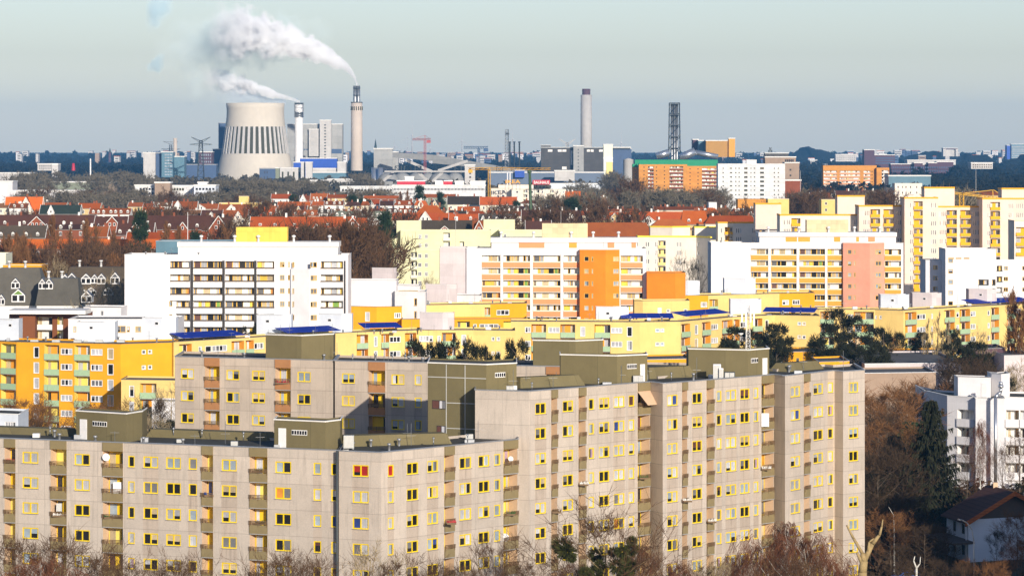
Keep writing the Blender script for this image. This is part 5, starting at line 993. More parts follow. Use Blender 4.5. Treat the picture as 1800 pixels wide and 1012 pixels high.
plant('factory_building','orange ochre factory block with an amber end on the right horizon',[(1241,1291,248,276,3500,'ochre_sheet'),(1281,1292,244,276,3497,'amber_panel',10),(1228,1242,248,270,3520,'teal_sheet'),(1218,1228,246,268,3540,'purple_brick')])
plant('factory_building','beige brick factory with a dark roof right of the white tower block',[(1380,1405,287,345,2900,'brick_tan'),(1345,1399,277,345,2950,'brick_tan'),(1345,1386,270,277,2955,'dark_sheet',14)],wins=[(1380,1396,280,285,2949,5,'dark_trim',0.5),(1388,1391,297,300,2900,1,'dark_trim',1),(1388,1391,307,310,2900,1,'dark_trim',1)])
plant('office_building','purple brown tower and slab building left of centre on the right horizon',[(1519,1537,264,292,4800,'purple_brick'),(1537,1573,273,295,4850,'purple_brick')],wins=[(1539,1572,277+i*4.5,279+i*4.5,4850,1,'navy_sheet',1) for i in range(3)])
plant('office_building','pale hospital slab on the right horizon',[(1469,1505,272,284,5600,'plant_white')],wins=[(1470,1504,274+i*3,275+i*3,5600,10,'pane_grey',0.5) for i in range(3)])
plant('warehouse_range','long violet brick warehouse range on the right',[(1566,1607,289,305,4300,'purple_brick'),(1607,1622,287,305,4290,'purple_brick'),(1622,1632,290,305,4300,'purple_brick'),(1632,1647,287,305,4290,'purple_brick'),(1647,1676,285,305,4300,'purple_brick')],wins=[(1568,1674,293,296,4288,26,'navy_sheet',0.5),(1568,1674,299,302,4288,26,'navy_sheet',0.5)])
plant('market_hall','pale shallow roofed hall on the right behind the violet range',[(1595,1680,282,290,4900,'plant_white',40)])
plant('office_building','white three storey strip building in front of the right forest',[(1707,1745,287,297,3600,'plant_white')],wins=[(1709,1744,289,291,3600,9,'pane_dark',0.6),(1709,1744,293,295,3600,9,'pane_dark',0.6)])
plant('office_tower','pale blue office tower with bands at the right edge',[(1770,1778,256,280,6500,'blue_sheet'),(1778,1815,254,281,6495,'teal_sheet')],wins=[(1778,1815,257+i*3.2,258.5+i*3.2,6495,1,'pane_blue',1) for i in range(7)])
plant('office_tower','grey gate shaped block on the right horizon',[(1658,1662,263,275,6300,'plant_white'),(1680,1684,263,275,6300,'plant_white'),(1662,1680,265,275,6305,'plant_white'),(1658,1684,261,263,6300,'purple_brick')])
plant('low_building','teal low shed with a pale roof line beside the cream eleven storey block',[(1562,1636,310,325,2700,'teal_sheet',30)])
plant('low_building','red brick house behind the white tower block',[(1380,1408,318,335,2400,'brick_red')])
# round things
def tank(name,label,px,Y,prof,mat,cat='tank',n=24,grp=None):
    g=MB(); cx=PX(px,Y); k=Y/FPX; g.lathe(cx,Y,[(r*k,PZ(y,Y)) for r,y in prof],mat,n); return single(g,name,label,cat,(cx,Y,0),grp)
tank('round_tank','white round tank with a cone roof beside the painted silo',1104.5,3000,[(9,345),(9,281.5),(9.4,281),(0.5,278)],'plant_white')
tank('storage_tank','left silver tank near the beige chimney',659,3480,[(6,330),(6,295)],'steel_bright',grp='silver tanks beside the bunker')
tank('storage_tank','right silver tank next to the grey bunker',668.5,3470,[(4.5,330),(4.5,295)],'steel_bright',grp='silver tanks beside the bunker')
for i,(px,r,l) in enumerate(((683,20,'leftmost grey coal dome behind the red roof boxes'),(707,17,'second grey coal dome from the left'),(733,19,'third grey coal dome, left of the funnels'),(752,14,'small middle coal dome between the bridge legs'),(774,21,'big grey coal dome right of the bridge leg'),(800,16,'rightmost grey coal dome beside the transfer tower'))):
    tank('silo_dome',l,px,3150+(i%2)*40,[(r,345),(r,322),(r*0.92,314),(r*0.7,307.5),(r*0.35,304.2),(0.3,303.5)],'grey_sheet','silo',28,'grey coal silo domes')
def conveyor():
    Y0,Y1=3450,2900; org=(PX(690,Y0),Y0,0); e=empty('conveyor_bridge',org,'long grey sloping conveyor bridge running down to the right','conveyor'); g=MB()
    pts=[(690,268,273,3450),(760,272,283,3425),(860,289,297,3390),(1062,319,326,3320)]
    for a,b in zip(pts,pts[1:]):
        A=[(PX(a[0],a[3]),a[3]),(PX(b[0],b[3]),b[3])]; za,zb,zc,zd=PZ(a[2]+4,a[3]),PZ(b[2],b[3]),PZ(a[1],a[3]),PZ(b[1],b[3])
        g.hexa([(A[0][0],A[0][1]+8,za),(A[1][0],A[1][1]+8,zb),(A[1][0],A[1][1],zb),(A[0][0],A[0][1],za),(A[0][0],A[0][1]+8,zc),(A[1][0],A[1][1]+8,zd),(A[1][0],A[1][1],zd),(A[0][0],A[0][1],zc)],'grey_sheet')
    g.build('gallery',e,org)
    for (x0,y0,x1,y1,Y,r,m) in ((668,323,692,303,3120,4.2,'plant_white'),(735,303,757,322,3115,4.2,'plant_white'),(757,322,778,303,3112,4.2,'plant_white'),(712,281,760,302,3300,4.5,'plant_white'),(770,300,822,283,3200,4,'plant_white')):
        g=MB(); g.bar((PX(x0,Y),Y,PZ(y0,Y)),(PX(x1,Y),Y,PZ(y1,Y)),r*0.42,m); g.build('inclined_gallery',e,org)
    g=MB(); g.bar((PX(676,3110),3110,PZ(301.5,3110)),(PX(818,3110),3110,PZ(301.5,3110)),1.1,'plant_white'); g.build('top_gallery',e,org)
    for x in (700,716,735,805,878,905): g=MB(); lat(g,PX(x,3300),3300,0,PZ(292,3300),6,6,5,0.5,'steel_dark'); g.build('trestle_leg',e,org)
conveyor()
def crane(label,px,ytop,ybot,Y,jx0,jx1,jy,mat,w=1.6,tipy=None):
    cx=PX(px,Y); org=(cx,Y,0); e=empty('tower_crane',org,label,'crane'); g=MB(); k=Y/FPX
    lat(g,cx,Y,0,PZ(jy,Y),w,w,24,w*0.12,mat); g.build('mast',e,org)
    g=MB(); a=(PX(jx0,Y),Y,PZ(jy,Y)); b=(PX(jx1,Y),Y,PZ(jy,Y)); t=(cx,Y,PZ(ytop,Y)); n=14; h=w*0.8
    for z in (0,h): g.bar((a[0],Y,a[2]+z),(b[0],Y,b[2]+z),w*0.14,mat,n=3)
    for i in range(n): f0,f1=i/n,(i+1)/n; g.bar((a[0]+(b[0]-a[0])*f0,Y,a[2]),(a[0]+(b[0]-a[0])*f1,Y,a[2]+h),w*0.09,mat,n=3)
    for q in (a,b): g.bar(t,(q[0]*0.8+cx*0.2,Y,a[2]+h),w*0.07,mat,n=3)
    g.bar((cx,Y,a[2]),t,w*0.2,mat,n=4); g.build('jib',e,org)
    g=MB(); s=1 if (jx1-px)<(px-jx0) else -1; q=jx1 if s>0 else jx0; x=PX(q,Y); g.box(min(x,x-s*w*2),Y-w*0.5,a[2]-w*1.4,max(x,x-s*w*2),Y+w*0.5,a[2],mat); g.build('counterweight',e,org)
crane('red tower crane above the conveyor bridge',747,238,300,3250,725,757,246.5,'crane_red',1.9)
crane('thin grey blue tower crane on the far horizon',841.5,258,290,5200,815,858,261,'navy_sheet',3.5)
crane('yellow tower crane right of the red roof boxes',860,294,345,2000,858-35,968,298.5,'crane_yellow',1.3)
e=empty('mobile_crane',(PX(932,1500),1500,0),'dark green telescopic crane boom standing upright in front of the ivory flats','crane')
g=MB(); g.bar((PX(935,1500),1500,12),(PX(931,1500),1500,PZ(302,1500)),0.9,'crane_green',0.55,6); g.bar((PX(931,1500),1500,PZ(304,1500)),(PX(930,1500),1500,PZ(299,1500)),1.0,'crane_green',0.8,6); g.build('boom',e,e.location); g=MB(); g.box(PX(930,1500),1498,9,PX(941,1500),1504,14,'crane_green'); g.build('cab',e,e.location)
# yellow jib lying between the cream towers
e=empty('tower_crane',(PX(1690,1300),1300,0),'yellow crane jib stretched between the two cream towers','crane'); g=MB(); Y=1300
for (x0,y0,x1,y1) in ((1678,338,1765,348),(1678,341,1765,350),(1690,340,1747,334),(1747,334,1765,346),(1745,334,1746,349)): g.bar((PX(x0,Y),Y,PZ(y0,Y)),(PX(x1,Y),Y,PZ(y1,Y)),0.17,'crane_yellow',n=4)
for i in range(12): x0=1680+i*7; g.bar((PX(x0,Y),Y,PZ(338.5+i*0.8,Y)),(PX(x0+7,Y),Y,PZ(342+i*0.8,Y)),0.1,'crane_yellow',n=3)
g.build('jib',e,e.location); g=MB(); lat(g,PX(1690,Y),Y,0,PZ(340,Y),1.6,1.6,16,0.15,'crane_yellow'); g.build('mast',e,e.location)
def pylon(label,px,ytop,yb,Y,arms,mat='steel_dark'):
    cx=PX(px,Y); org=(cx,Y,0); e=empty('pylon',org,label,'pylon','electricity pylons'); g=MB(); k=Y/FPX; lat(g,cx,Y,0,PZ(ytop+7,Y),9,3,10,0.4,mat); g.build('lattice_mast',e,org)
    g=MB()
    for dx,dy,y0 in arms:
        for s in (-1,1): g.bar((cx,Y,PZ(y0,Y)),(cx+s*dx*k,Y,PZ(dy,Y)),0.55,mat,0.35,4); g.bar((cx,Y,PZ(y0+4,Y)),(cx+s*dx*k,Y,PZ(dy,Y)),0.4,mat,0.3,4)
    g.build('cross_arm',e,org)
pylon('electricity pylon with raised arms left of the cooling tower',353,240,310,3600,[(17,241,248),(20,254,252)])
pylon('pale electricity pylon above the dark power station',997,244,262,4100,[(15,244,252)],'plant_white')
pylon('faint pylon behind the thin beige chimney',300,248,262,4600,[(13,249,250),(17,262,262)],'steel')
pylon('small lattice mast on the right horizon above the dark roof',1354,257,277,3300,[(2,259,262)])
def windmills():
    for i,(px,y,Y) in enumerate(((724.5,229,9000),(812,239,9500),(901,236,9400),(716,250,10500),(756,252,10800),(1092,242,9200),(694,248,10400),(658,256,11000))):
        cx=PX(px,Y); org=(cx,Y,0); hz=PZ(y+9,Y); e=empty('wind_turbine',org,'distant white wind turbine on the horizon','wind turbine','wind turbines on the horizon'); g=MB(); g.bar((cx,Y,30),(cx,Y,hz),2.3,'plant_white',1.3,8); g.build('tower',e,org)
        g=MB(); g.bar((cx,Y-2,hz),(cx,Y+5,hz),1.9,'white_paint',n=6); g.build('nacelle',e,org)
        for k in range(3): a=R(90+120*k); g=MB(); g.bar((cx,Y-3,hz),(cx+math.cos(a)*34,Y-3,hz+math.sin(a)*34),0.8,'plant_white',0.3,4); g.build('blade',e,org)
windmills()
for px,yt,yb,Y,lab,r in ((904,249,290,3700,'leftmost of the three thin dark flues above the conveyor',2.2),(899.2+0.0-3,249,290,3700,'middle of the three thin dark flues above the conveyor',2.2),(913,249,290,3700,'right of the three thin dark flues above the conveyor',2.2)):
    k=Y/FPX; g=MB(); cx=PX(px,Y); g.lathe(cx,Y,[(1.4*k,0),(1.3*k,PZ(yt+2,Y)),(2.2*k,PZ(yt+1.5,Y)),(2.2*k,PZ(yt,Y))],'steel_dark',10); single(g,'flue_stack',lab,'chimney',(cx,Y,0),'thin dark flues')
e=empty('radio_mast',(PX(891,3600),3600,0),'lattice radio mast left of the three thin flues','mast'); g=MB(); lat(g,PX(891,3600),3600,0,PZ(228,3600),4.5,3.2,22,0.35,'steel'); g.build('lattice',e,e.location); g=MB(); g.box(PX(889,3600),3599,PZ(237,3600),PZ and PX(895,3600),3601,PZ(234,3600),'steel_dark'); g.build('antenna',e,e.location)
e=empty('church_tower',(PX(660,6000),6000,0),'pointed church spire on the left horizon above the grey bunker','church'); g=MB(); g.box(PX(657.5,6000),6000,0,PX(662.5,6000),6005,PZ(261,6000),'purple_brick'); g.build('tower',e,e.location); g=MB(); g.lathe(PX(660,6000),6002.5,[(2.6,PZ(261,6000)),(0.1,PZ(244,6000))],'slate_green',6); g.build('spire',e,e.location)
e=empty('church_tower',(PX(193,6500),6500,0),'small church tower in the far left forest','church'); g=MB(); g.box(PX(191,6500),6500,30,PX(195,6500),6504,PZ(268,6500),'purple_brick'); g.build('tower',e,e.location); g=MB(); g.lathe(PX(193,6500),6502,[(2.3,PZ(268,6500)),(0.1,PZ(260,6500))],'slate_green',6); g.build('spire',e,e.location)
tank('stripe_tower','small red and white striped tower in the left forest',129,4200,[(3.5,300),(3.0,295),(2.2,287)],'red_sheet','tower')
for px,yt,lab in ((892,303,'left of two white pipes above the yellow lettered sign'),(896.5,303,'right of two white pipes above the yellow lettered sign')):
    g=MB(); Y=2100; cx=PX(px,Y); g.bar((cx,Y,20),(cx,Y,PZ(yt,Y)),0.38,'white_paint',n=8); single(g,'flue_pipe',lab,'chimney',(cx,Y,0),'white flue pipes')
# signs
def sign(label,txt,px0,px1,py0,py1,Y,mat,back=None):
    z0,z1=PZ(py1,Y),PZ(py0,Y); x0,x1=PX(px0,Y),PX(px1,Y); e=empty('roof_sign',(x0,Y,z0-3),label,'sign')
    if back:
        g=MB(); g.box(x0-0.6,Y+0.3,z0-0.5,x1+0.6,Y+0.8,z1+0.5,back); g.build('board',e,e.location)
    g=MB()
    for i in range(5): x=x0+(x1-x0)*i/4; g.bar((x,Y+0.9,z0-4),(x,Y+0.9,z1),0.12,'steel_dark')
    g.build('support_frame',e,e.location)
    c=bpy.data.curves.new('lettering','FONT'); c.body=txt; c.extrude=0.12; c.size=1; c.offset=0.02
    o=bpy.data.objects.new('lettering',c); col.objects.link(o); bpy.context.view_layer.update(); d=o.dimensions
    c.materials.append(MATS[mat]); me=bpy.data.meshes.new_from_object(o); bpy.data.objects.remove(o); o=bpy.data.objects.new('lettering',me); col.objects.link(o); o.parent=e; s=(x1-x0)/d.x; o.scale=(s,(z1-z0)/d.y,1); o.rotation_euler=(R(90),0,0); o.location=(0,0.1,3)
sign('yellow lettered shop sign on the ivory flats roof','IKEA',888,914,316,322.5,1985,'gold_coping')
sign('white on red shop sign above the ivory flats','BAUHAUS',938,965,318,323,1988,'white_paint','red_sheet')
# green roofed orange block, white tower block, orange brick slab
fs=dict(GST(2.2,'brick_red',18,side='dark_trim',back='white_wall'),frame='dark_trim',pool=['pane_dark'])
flats('apartment_block','big orange ochre block with green parapets and red balconies',[
 dict(pts=[(1112,2600),(1123,2600)],zt=PZ(294,2600),mat='brick_ochre',coping='green_sheet',ch=2.5,els=[('s',1116,1118)],st=fs),
 dict(pts=[(1123,2585),(1208,2585)],zt=PZ(289,2585),mat='brick_ochre',coping='green_sheet',ch=1.0,els=[('s',1131,1133),('R',1139,1149),('s',1153,1155),('s',1167,1169),('R',1177,1201)],st=dict(fs,band='brick_red',ledge='white_trim',slab='dark_trim')),
 dict(pts=[(1207,2600),(1262,2600)],zt=PZ(292,2600),mat='brick_ochre',coping='green_sheet',ch=1.5,els=[('s',1212,1214),('s',1226,1228),('R',1234,1261)],st=dict(fs,band='brick_red',ledge='white_trim',slab='dark_trim')),
 dict(pts=[(1116,2610),(1262,2610)],zt=PZ(281,2610),zb=40,mat='green_sheet',coping=None,depth=8)])
flats('apartment_tower','white fifteen storey tower block with a fine grid of joints',[dict(pts=[(1262,2180),(1380,2180)],zt=PZ(288,2180),mat='tower_white',coping='white_trim',els=[('s',1270,1272.5),('s',1283,1287),('s',1292,1294.5),('s',1298,1300.5),('W',1308,1314),('s',1319,1321),('s',1325,1327.5),('W',1336,1343),('s',1360,1362.5),('s',1367,1369.5)],st=dict(fs,off=2.9,frame='mansard_green',nf=14),depth=16),dict(pts=[(1312,2186),(1330,2186)],zt=PZ(281,2186),zb=40,mat='tower_white',depth=6)])
flats('brick_block','orange brick slab block with white balconies on the right',[dict(pts=[(1447,2800),(1541,2800)],zt=PZ(291,2800),mat='brick_ochre',coping='ochre_sheet',els=[('R',1448,1471),('R',1476,1512),('R',1518,1530),('s',1532,1534)],st=dict(fs,off=5.0,band='orange_panel',ledge='white_trim',slab='white_trim',nf=8),depth=14),dict(pts=[(1541,2795),(1563,2795)],zt=PZ(295,2795),mat='brick_ochre',coping='ochre_sheet',els=[('B',1550,1562)],st=dict(GST(3.0,'white_trim',9)),depth=14)])
# pipes and shiny ducts of the lattice chimney plant
e=empty('gas_duct',(PX(1170,3000),3000,0),'shiny round gas ducts at the foot of the lattice chimney','pipe'); 
for x0,y0,x1,y1,r in ((1154,275,1176,268,3.2),(1196,278,1222,266,3.6),(1222,268,1262,276,2.4)):
    g=MB(); Y=3000; g.bar((PX(x0,Y),Y,PZ(y0,Y)),(PX(x1,Y),Y,PZ(y1,Y)),r,'steel_bright',n=12); g.build('duct',e,e.location)
# ================================================================= hills and far town
def hill(label,pts,Y,depth=900):
    g=MB(); n=len(pts); m=14
    rows=[]
    for j in range(m):
        t=j/(m-1); f=math.sin(math.pi*(0.02+0.96*t)); y=Y+depth*(t-0.5); row=[]
        for i,(px,py) in enumerate(pts):
            z=max(0,(PZ(py,Y))*f); row.append((PX(px,Y),y,z+ (math.sin(i*7.3+j*2.1))*2.5*f))
        rows.append(row)
    for j in range(m-1):
        for i in range(n-1): g.face([rows[j][i],rows[j][i+1],rows[j+1][i+1],rows[j+1][i]],'far_hill',smooth=False)
    o=g.build('hill',None,(PX(pts[0][0],Y),Y,0)); tag(o,label,None,None,'structure')
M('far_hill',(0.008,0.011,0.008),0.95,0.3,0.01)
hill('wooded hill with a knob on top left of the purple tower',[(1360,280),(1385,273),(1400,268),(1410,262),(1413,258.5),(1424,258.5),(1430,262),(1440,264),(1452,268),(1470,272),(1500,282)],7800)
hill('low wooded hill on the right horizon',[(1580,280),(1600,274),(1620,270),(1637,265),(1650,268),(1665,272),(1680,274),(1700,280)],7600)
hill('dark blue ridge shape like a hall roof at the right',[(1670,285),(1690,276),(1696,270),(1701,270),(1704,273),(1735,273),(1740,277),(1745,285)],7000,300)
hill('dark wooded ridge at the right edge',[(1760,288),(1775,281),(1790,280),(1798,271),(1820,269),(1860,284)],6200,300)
def fartown():
    rr=random.Random(11); spots=[(20,660,264,276,36),(680,950,266,281,60),(1265,1480,266,296,34),(1480,1800,262,285,46)]
    nm={'plant_white':'pale','render_white':'white','brick_tan':'tan','navy_sheet':'blue grey'}
    for a,b,y0,y1,n in spots:
        for i in range(n):
            Y=rr.uniform(6200,9500); px=rr.uniform(a,b); wpx=rr.uniform(4,14); py=y0+(y1-y0)*(1-(Y-6200)/3300)**1.3*rr.uniform(0.5,1)+rr.uniform(0,2); m=rr.choice(['plant_white','plant_white','render_white','brick_tan','navy_sheet'])
            org=(PX(px,Y),Y,0); side='left' if px<650 else ('middle' if px<1000 else 'right')
            e=empty('town_block',org,f'{nm[m]} distant town block on the {side} part of the horizon','building','distant town blocks')
            g=MB(); x0,x1=PX(px,Y),PX(px+wpx,Y); z=PZ(py,Y); g.box(x0,Y,0,x1,Y+25,z,m); g.build('wall',e,org)
            g=MB(); g.box(x0-0.5,Y-0.5,z+0.01,x1+0.5,Y+25.5,z+1.2,'steel' if rr.random()<0.5 else 'tile_rust'); g.build('roof',e,org)
            if wpx>8:
                for j in range(2): g=MB(); g.box(x0+2,Y-0.5,z-4.5-j*5,x1-2,Y-0.01,z-3-j*5,'pane_dark'); g.build('window',e,org)
fartown()
# ================================================================= trees
M('bark',(0.12,0.09,0.065),0.95,0.3,1.5); M('bark_pale',(0.34,0.25,0.12),0.9,0.25,1.5); M('bark_white',(0.55,0.53,0.48),0.9,0.3,2.5)
for n_,c_ in (('twig_brown',(0.10,0.055,0.028)),('twig_red',(0.15,0.062,0.032)),('twig_pale',(0.32,0.25,0.15)),('twig_rust',(0.19,0.09,0.035)),('twig_grey',(0.16,0.135,0.095)),('twig_dark',(0.06,0.038,0.022)),('needle_dark',(0.024,0.026,0.013)),('needle_green',(0.028,0.048,0.022)),('mistletoe',(0.055,0.06,0.015))): M(n_,c_,0.9,0.35,1.2,spec=0.15)
class TP: pass
def blank(): return dict(t=MB(),c=MB(),x=MB())
def ribbon(mb,p,q,w,mat,rr):
    d=(q-p); a=Vector((rr.uniform(-1,1),rr.uniform(-1,1),rr.uniform(-.6,.6))); s=d.cross(a)
    if s.length<1e-5: return
    s=s.normalized()*w*0.5; m=p+d*0.55+a*0.06*d.length
    k=len(mb.v); mb.v.extend([tuple(p-s),tuple(p+s),tuple(m+s*0.8),tuple(m-s*0.8),tuple(q)]); i=mb.mi(mat)
    mb.f.extend([(k,k+1,k+2,k+3),(k+3,k+2,k+4)]); mb.m.extend([i,i]); mb.sm.extend([False,False]); mb.uv.extend([(0,0)]*7)
def bare(seed,H=15,spread=0.36,up=0.5,tw=0.035,n1=9,n2=6,n3=6,n4=5,twig='twig_brown',bark='bark',droop=0.0,trunkr=0.22,t0=0.28,lf=1.0):
    rr=random.Random(seed); T=blank(); lean=Vector((rr.uniform(-.04,.04),rr.uniform(-.04,.04),0))
    pts=[Vector((0,0,0))+lean*H*i/6*(i/6)+Vector((rr.uniform(-.12,.12),rr.uniform(-.12,.12),H*0.93*i/6)) for i in range(7)]; pts[0]=Vector((0,0,-0.3))
    def rad(i): return trunkr*(1-0.86*i/6)
    for i in range(6): T['t'].bar(pts[i],pts[i+1],rad(i),bark,rad(i+1),6)
    def at(t):
        i=min(5,int(t*6)); f=t*6-i; return pts[i].lerp(pts[i+1],f)
    def branch(p,d,L,r,lvl):
        n=3; q=p.copy(); dd=d.normalized(); nodes=[p.copy()]
        for i in range(n):
            dd=(dd+Vector((rr.uniform(-.22,.22),rr.uniform(-.22,.22),rr.uniform(-.05,.22)*up-droop*0.5*(lvl-1)))).normalized(); q2=q+dd*L/n
            if lvl<3: (T['t'] if lvl==1 else T['c']).bar(q,q2,r*(1-i/n*0.6),bark if lvl==1 else twig,r*(1-(i+1)/n*0.6),4 if lvl==1 else 3)
            else: ribbon(T['c'],q,q2,tw*1.5,twig,rr)
            q=q2; nodes.append(q.copy())
        k=(0,n2,n3,n4)[lvl]
        for j in range(k):
            t=rr.uniform(0.25,1.0); i=min(n-1,int(t*n)); b=nodes[i].lerp(nodes[i+1],t*n-i)
            sd=Vector((rr.gauss(0,1),rr.gauss(0,1),rr.gauss(0.15+up*0.6,0.7))).normalized(); nd=(dd*0.75+sd*0.75); nd.z-=droop*0.6*lvl
            if lvl<3: branch(b,nd,L*rr.uniform(0.42,0.62),r*0.45,lvl+1)
            else: ribbon(T['c'],b,b+nd.normalized()*L*rr.uniform(0.7,1.3)*lf,tw,twig,rr)
    for i in range(n1*2):
        t=t0+(1-t0)*(i+rr.random())/(n1*2); a=i*2.4+rr.uniform(-.5,.5); prof=math.sin(math.pi*min(1,(t-t0)/(1-t0)*0.8+0.22))
        L=H*spread*(0.25+0.85*prof)*rr.uniform(0.75,1.1); d=Vector((math.cos(a),math.sin(a),up*(0.5+t*1.3)))
        branch(at(t*0.99),d,L,rad(t*6)*0.42,1)
    return T
def conifer(seed,H=15,Rb=3.2,kind='spruce',mat='needle_dark',n=26,dens=1.0):
    rr=random.Random(seed); T=blank(); T['t'].bar((0,0,-0.3),(0,0,H*0.97),0.28,'bark',0.04,6); c=T['c']
    if kind=='spruce':
        for i in range(n):
            t=0.08+0.92*i/n; z=H*t; R_=Rb*(1-t)**0.8*rr.uniform(0.8,1.1)+0.25; m=int(8+5*(1-t))
            for k in range(m):
                a=2*math.pi*(k+rr.random())/m; L=R_*rr.uniform(0.6,1.2); d=Vector((math.cos(a),math.sin(a),0)); e=Vector((0,0,z))+d*L+Vector((0,0,-L*0.28+0.25*L*rr.random())); b=Vector((0,0,z+0.2)); mid=b.lerp(e,0.55)+Vector((0,0,-0.12*L)); tip=e+Vector((0,0,0.15*L))
                T['t'].bar(b,mid,0.05,'bark',0.03,3)
                for s in range(int(24*dens)):
                    f=rr.uniform(0.12,1.0); p=(b.lerp(mid,f/0.55) if f<0.55 else mid.lerp(tip,(f-0.55)/0.45)); w=d.cross(Vector((0,0,1)))*rr.uniform(-.5,.5)*L*0.5*(1.15-f)
                    p=p+w*0.5; q=p+w+d*0.25+Vector((0,0,rr.uniform(-1.0,-0.15))); ribbon(c,p,q,rr.uniform(0.08,0.2),mat,rr)
    else:
        cl=[]
        for i in range(n):
            t=rr.uniform(0.22,1.0) if kind=='pine' else rr.uniform(0.12,1.0); R_=Rb*(math.sin(math.pi*min(1,0.25+0.75*(1-t)))**0.7 if kind=='pine' else (1-t)**0.7+0.08); a=rr.uniform(0,6.28); r=R_*math.sqrt(rr.random())
            cl.append((Vector((math.cos(a)*r,math.sin(a)*r,H*t)),rr.uniform(0.55,1.15)*Rb*0.30*(1.15-0.5*t)))
        for ct,r in cl:
            T['t'].bar((0,0,max(0.5,ct.z-r*1.5)),ct,0.07,'bark',0.03,3)
            for s in range(int(260*dens)):
                v=Vector((rr.gauss(0,1),rr.gauss(0,1),rr.gauss(0,0.65))).normalized()*r*rr.uniform(0.45,1.1); p=ct+v; q=p+v.normalized()*0.35+Vector((rr.uniform(-.3,.3),rr.uniform(-.3,.3),rr.uniform(0,.4))); ribbon(c,p,q,rr.uniform(0.06,0.13),mat,rr)
    return T
PROTO={}
def proto(k,T,nm):
    PROTO[k]=(T['t'].mesh('trunk'),T['c'].mesh('crown'),T['x'].mesh('mistletoe') if T['x'].f else None,nm)
for i in range(3): proto(f'near{i}',bare(10+i,twig='twig_brown',n1=9,n2=6,n3=5,n4=3,tw=0.03),'bare_tree')
for i in range(2): proto(f'nearred{i}',bare(20+i,twig='twig_red',spread=0.30,up=0.9,droop=0.55,n1=10,n2=7,n3=7,n4=4,tw=0.024,bark='bark_white',lf=1.5),'birch_tree')
proto('nearpale',bare(31,twig='twig_pale',spread=0.34,up=0.6,n1=7,n2=5,n3=4,n4=3,tw=0.035,bark='bark_pale'),'bare_tree')
for i in range(2): proto(f'dark{i}',bare(40+i,twig='twig_dark',spread=0.36,n1=9,n2=6,n3=6,n4=4,tw=0.04),'bare_tree')
for i in range(2): proto(f'rust{i}',bare(44+i,twig='twig_rust',spread=0.36,n1=9,n2=6,n3=6,n4=4,tw=0.045),'bare_tree')
for i in range(2): proto(f'mid{i}',bare(50+i,twig='twig_brown',spread=0.36,n1=8,n2=5,n3=5,n4=4,tw=0.09),'bare_tree')
for i in range(2): proto(f'midgrey{i}',bare(54+i,twig='twig_grey',spread=0.38,n1=8,n2=5,n3=5,n4=4,tw=0.14),'bare_tree')
for i in range(2): proto(f'poplar{i}',bare(60+i,H=22,twig='twig_rust',spread=0.20,up=2.0,n1=12,n2=5,n3=5,n4=4,tw=0.08,t0=0.1),'poplar_tree')
proto('poplarthin',bare(66,H=18,twig='twig_pale',spread=0.16,up=2.2,n1=8,n2=4,n3=4,n4=2,tw=0.05,t0=0.12,bark='bark_pale'),'poplar_tree')
T=bare(70,twig='twig_brown',spread=0.42,n1=9,n2=6,n3=5,n4=4,tw=0.03,bark='bark_pale'); rr=random.Random(3)
for i in range(26):
    a=rr.uniform(0,6.28); r=rr.uniform(0.5,5.0); c=Vector((math.cos(a)*r,math.sin(a)*r*0.7,rr.uniform(8.0,13.8))); s=rr.uniform(0.5,1.15)
    for k in range(380): v=Vector((rr.gauss(0,1),rr.gauss(0,1),rr.gauss(0,1))).normalized(); ribbon(T['x'],c+v*s*0.3,c+v*s*rr.uniform(0.75,1.05)+Vector((0,0,-0.05)),0.075,'mistletoe',rr)
proto('mistle',T,'bare_tree')
for i in range(2): proto(f'pine{i}',conifer(80+i,H=15,Rb=3.9,kind='pine',n=52),'pine_tree')
proto('spruce0',conifer(90,H=20,Rb=5.4,n=30,dens=1.5),'spruce_tree'); proto('spruce1',conifer(91,H=14,Rb=3.4,n=22,mat='needle_green'),'spruce_tree'); proto('fir',conifer(92,H=16,Rb=4.0,kind='cedar',n=40,mat='needle_green'),'conifer_tree')
rt=random.Random(99)
def tree(k,px,top,Y,label,wide=1.0,group=None,zb=None):
    """tree whose top reaches photo row top; wide widens the crown"""
    tm,cm_,xm,nm=PROTO[k]; H={'poplar0':22,'poplar1':22,'poplarthin':18,'spruce0':20,'spruce1':14,'fir':16}.get(k,15)
    if zb is None: q=min(1,max(0,(Y-1200)/900)); zb=8*q*q*(3-2*q)
    s=max(0.15,(PZ(top,Y)-zb)/H); e=empty(nm,(PX(px,Y),Y,zb),label,'tree',group,rt.uniform(0,6.28)); w_=s**0.75*wide if s>1.3 else s*wide; e.scale=(w_,w_,s)
    for n_,m_ in (('trunk',tm),('crown',cm_),('mistletoe',xm)):
        if m_ is None: continue
        o=bpy.data.objects.new(n_,m_); col.objects.link(o); o.parent=e
    return e
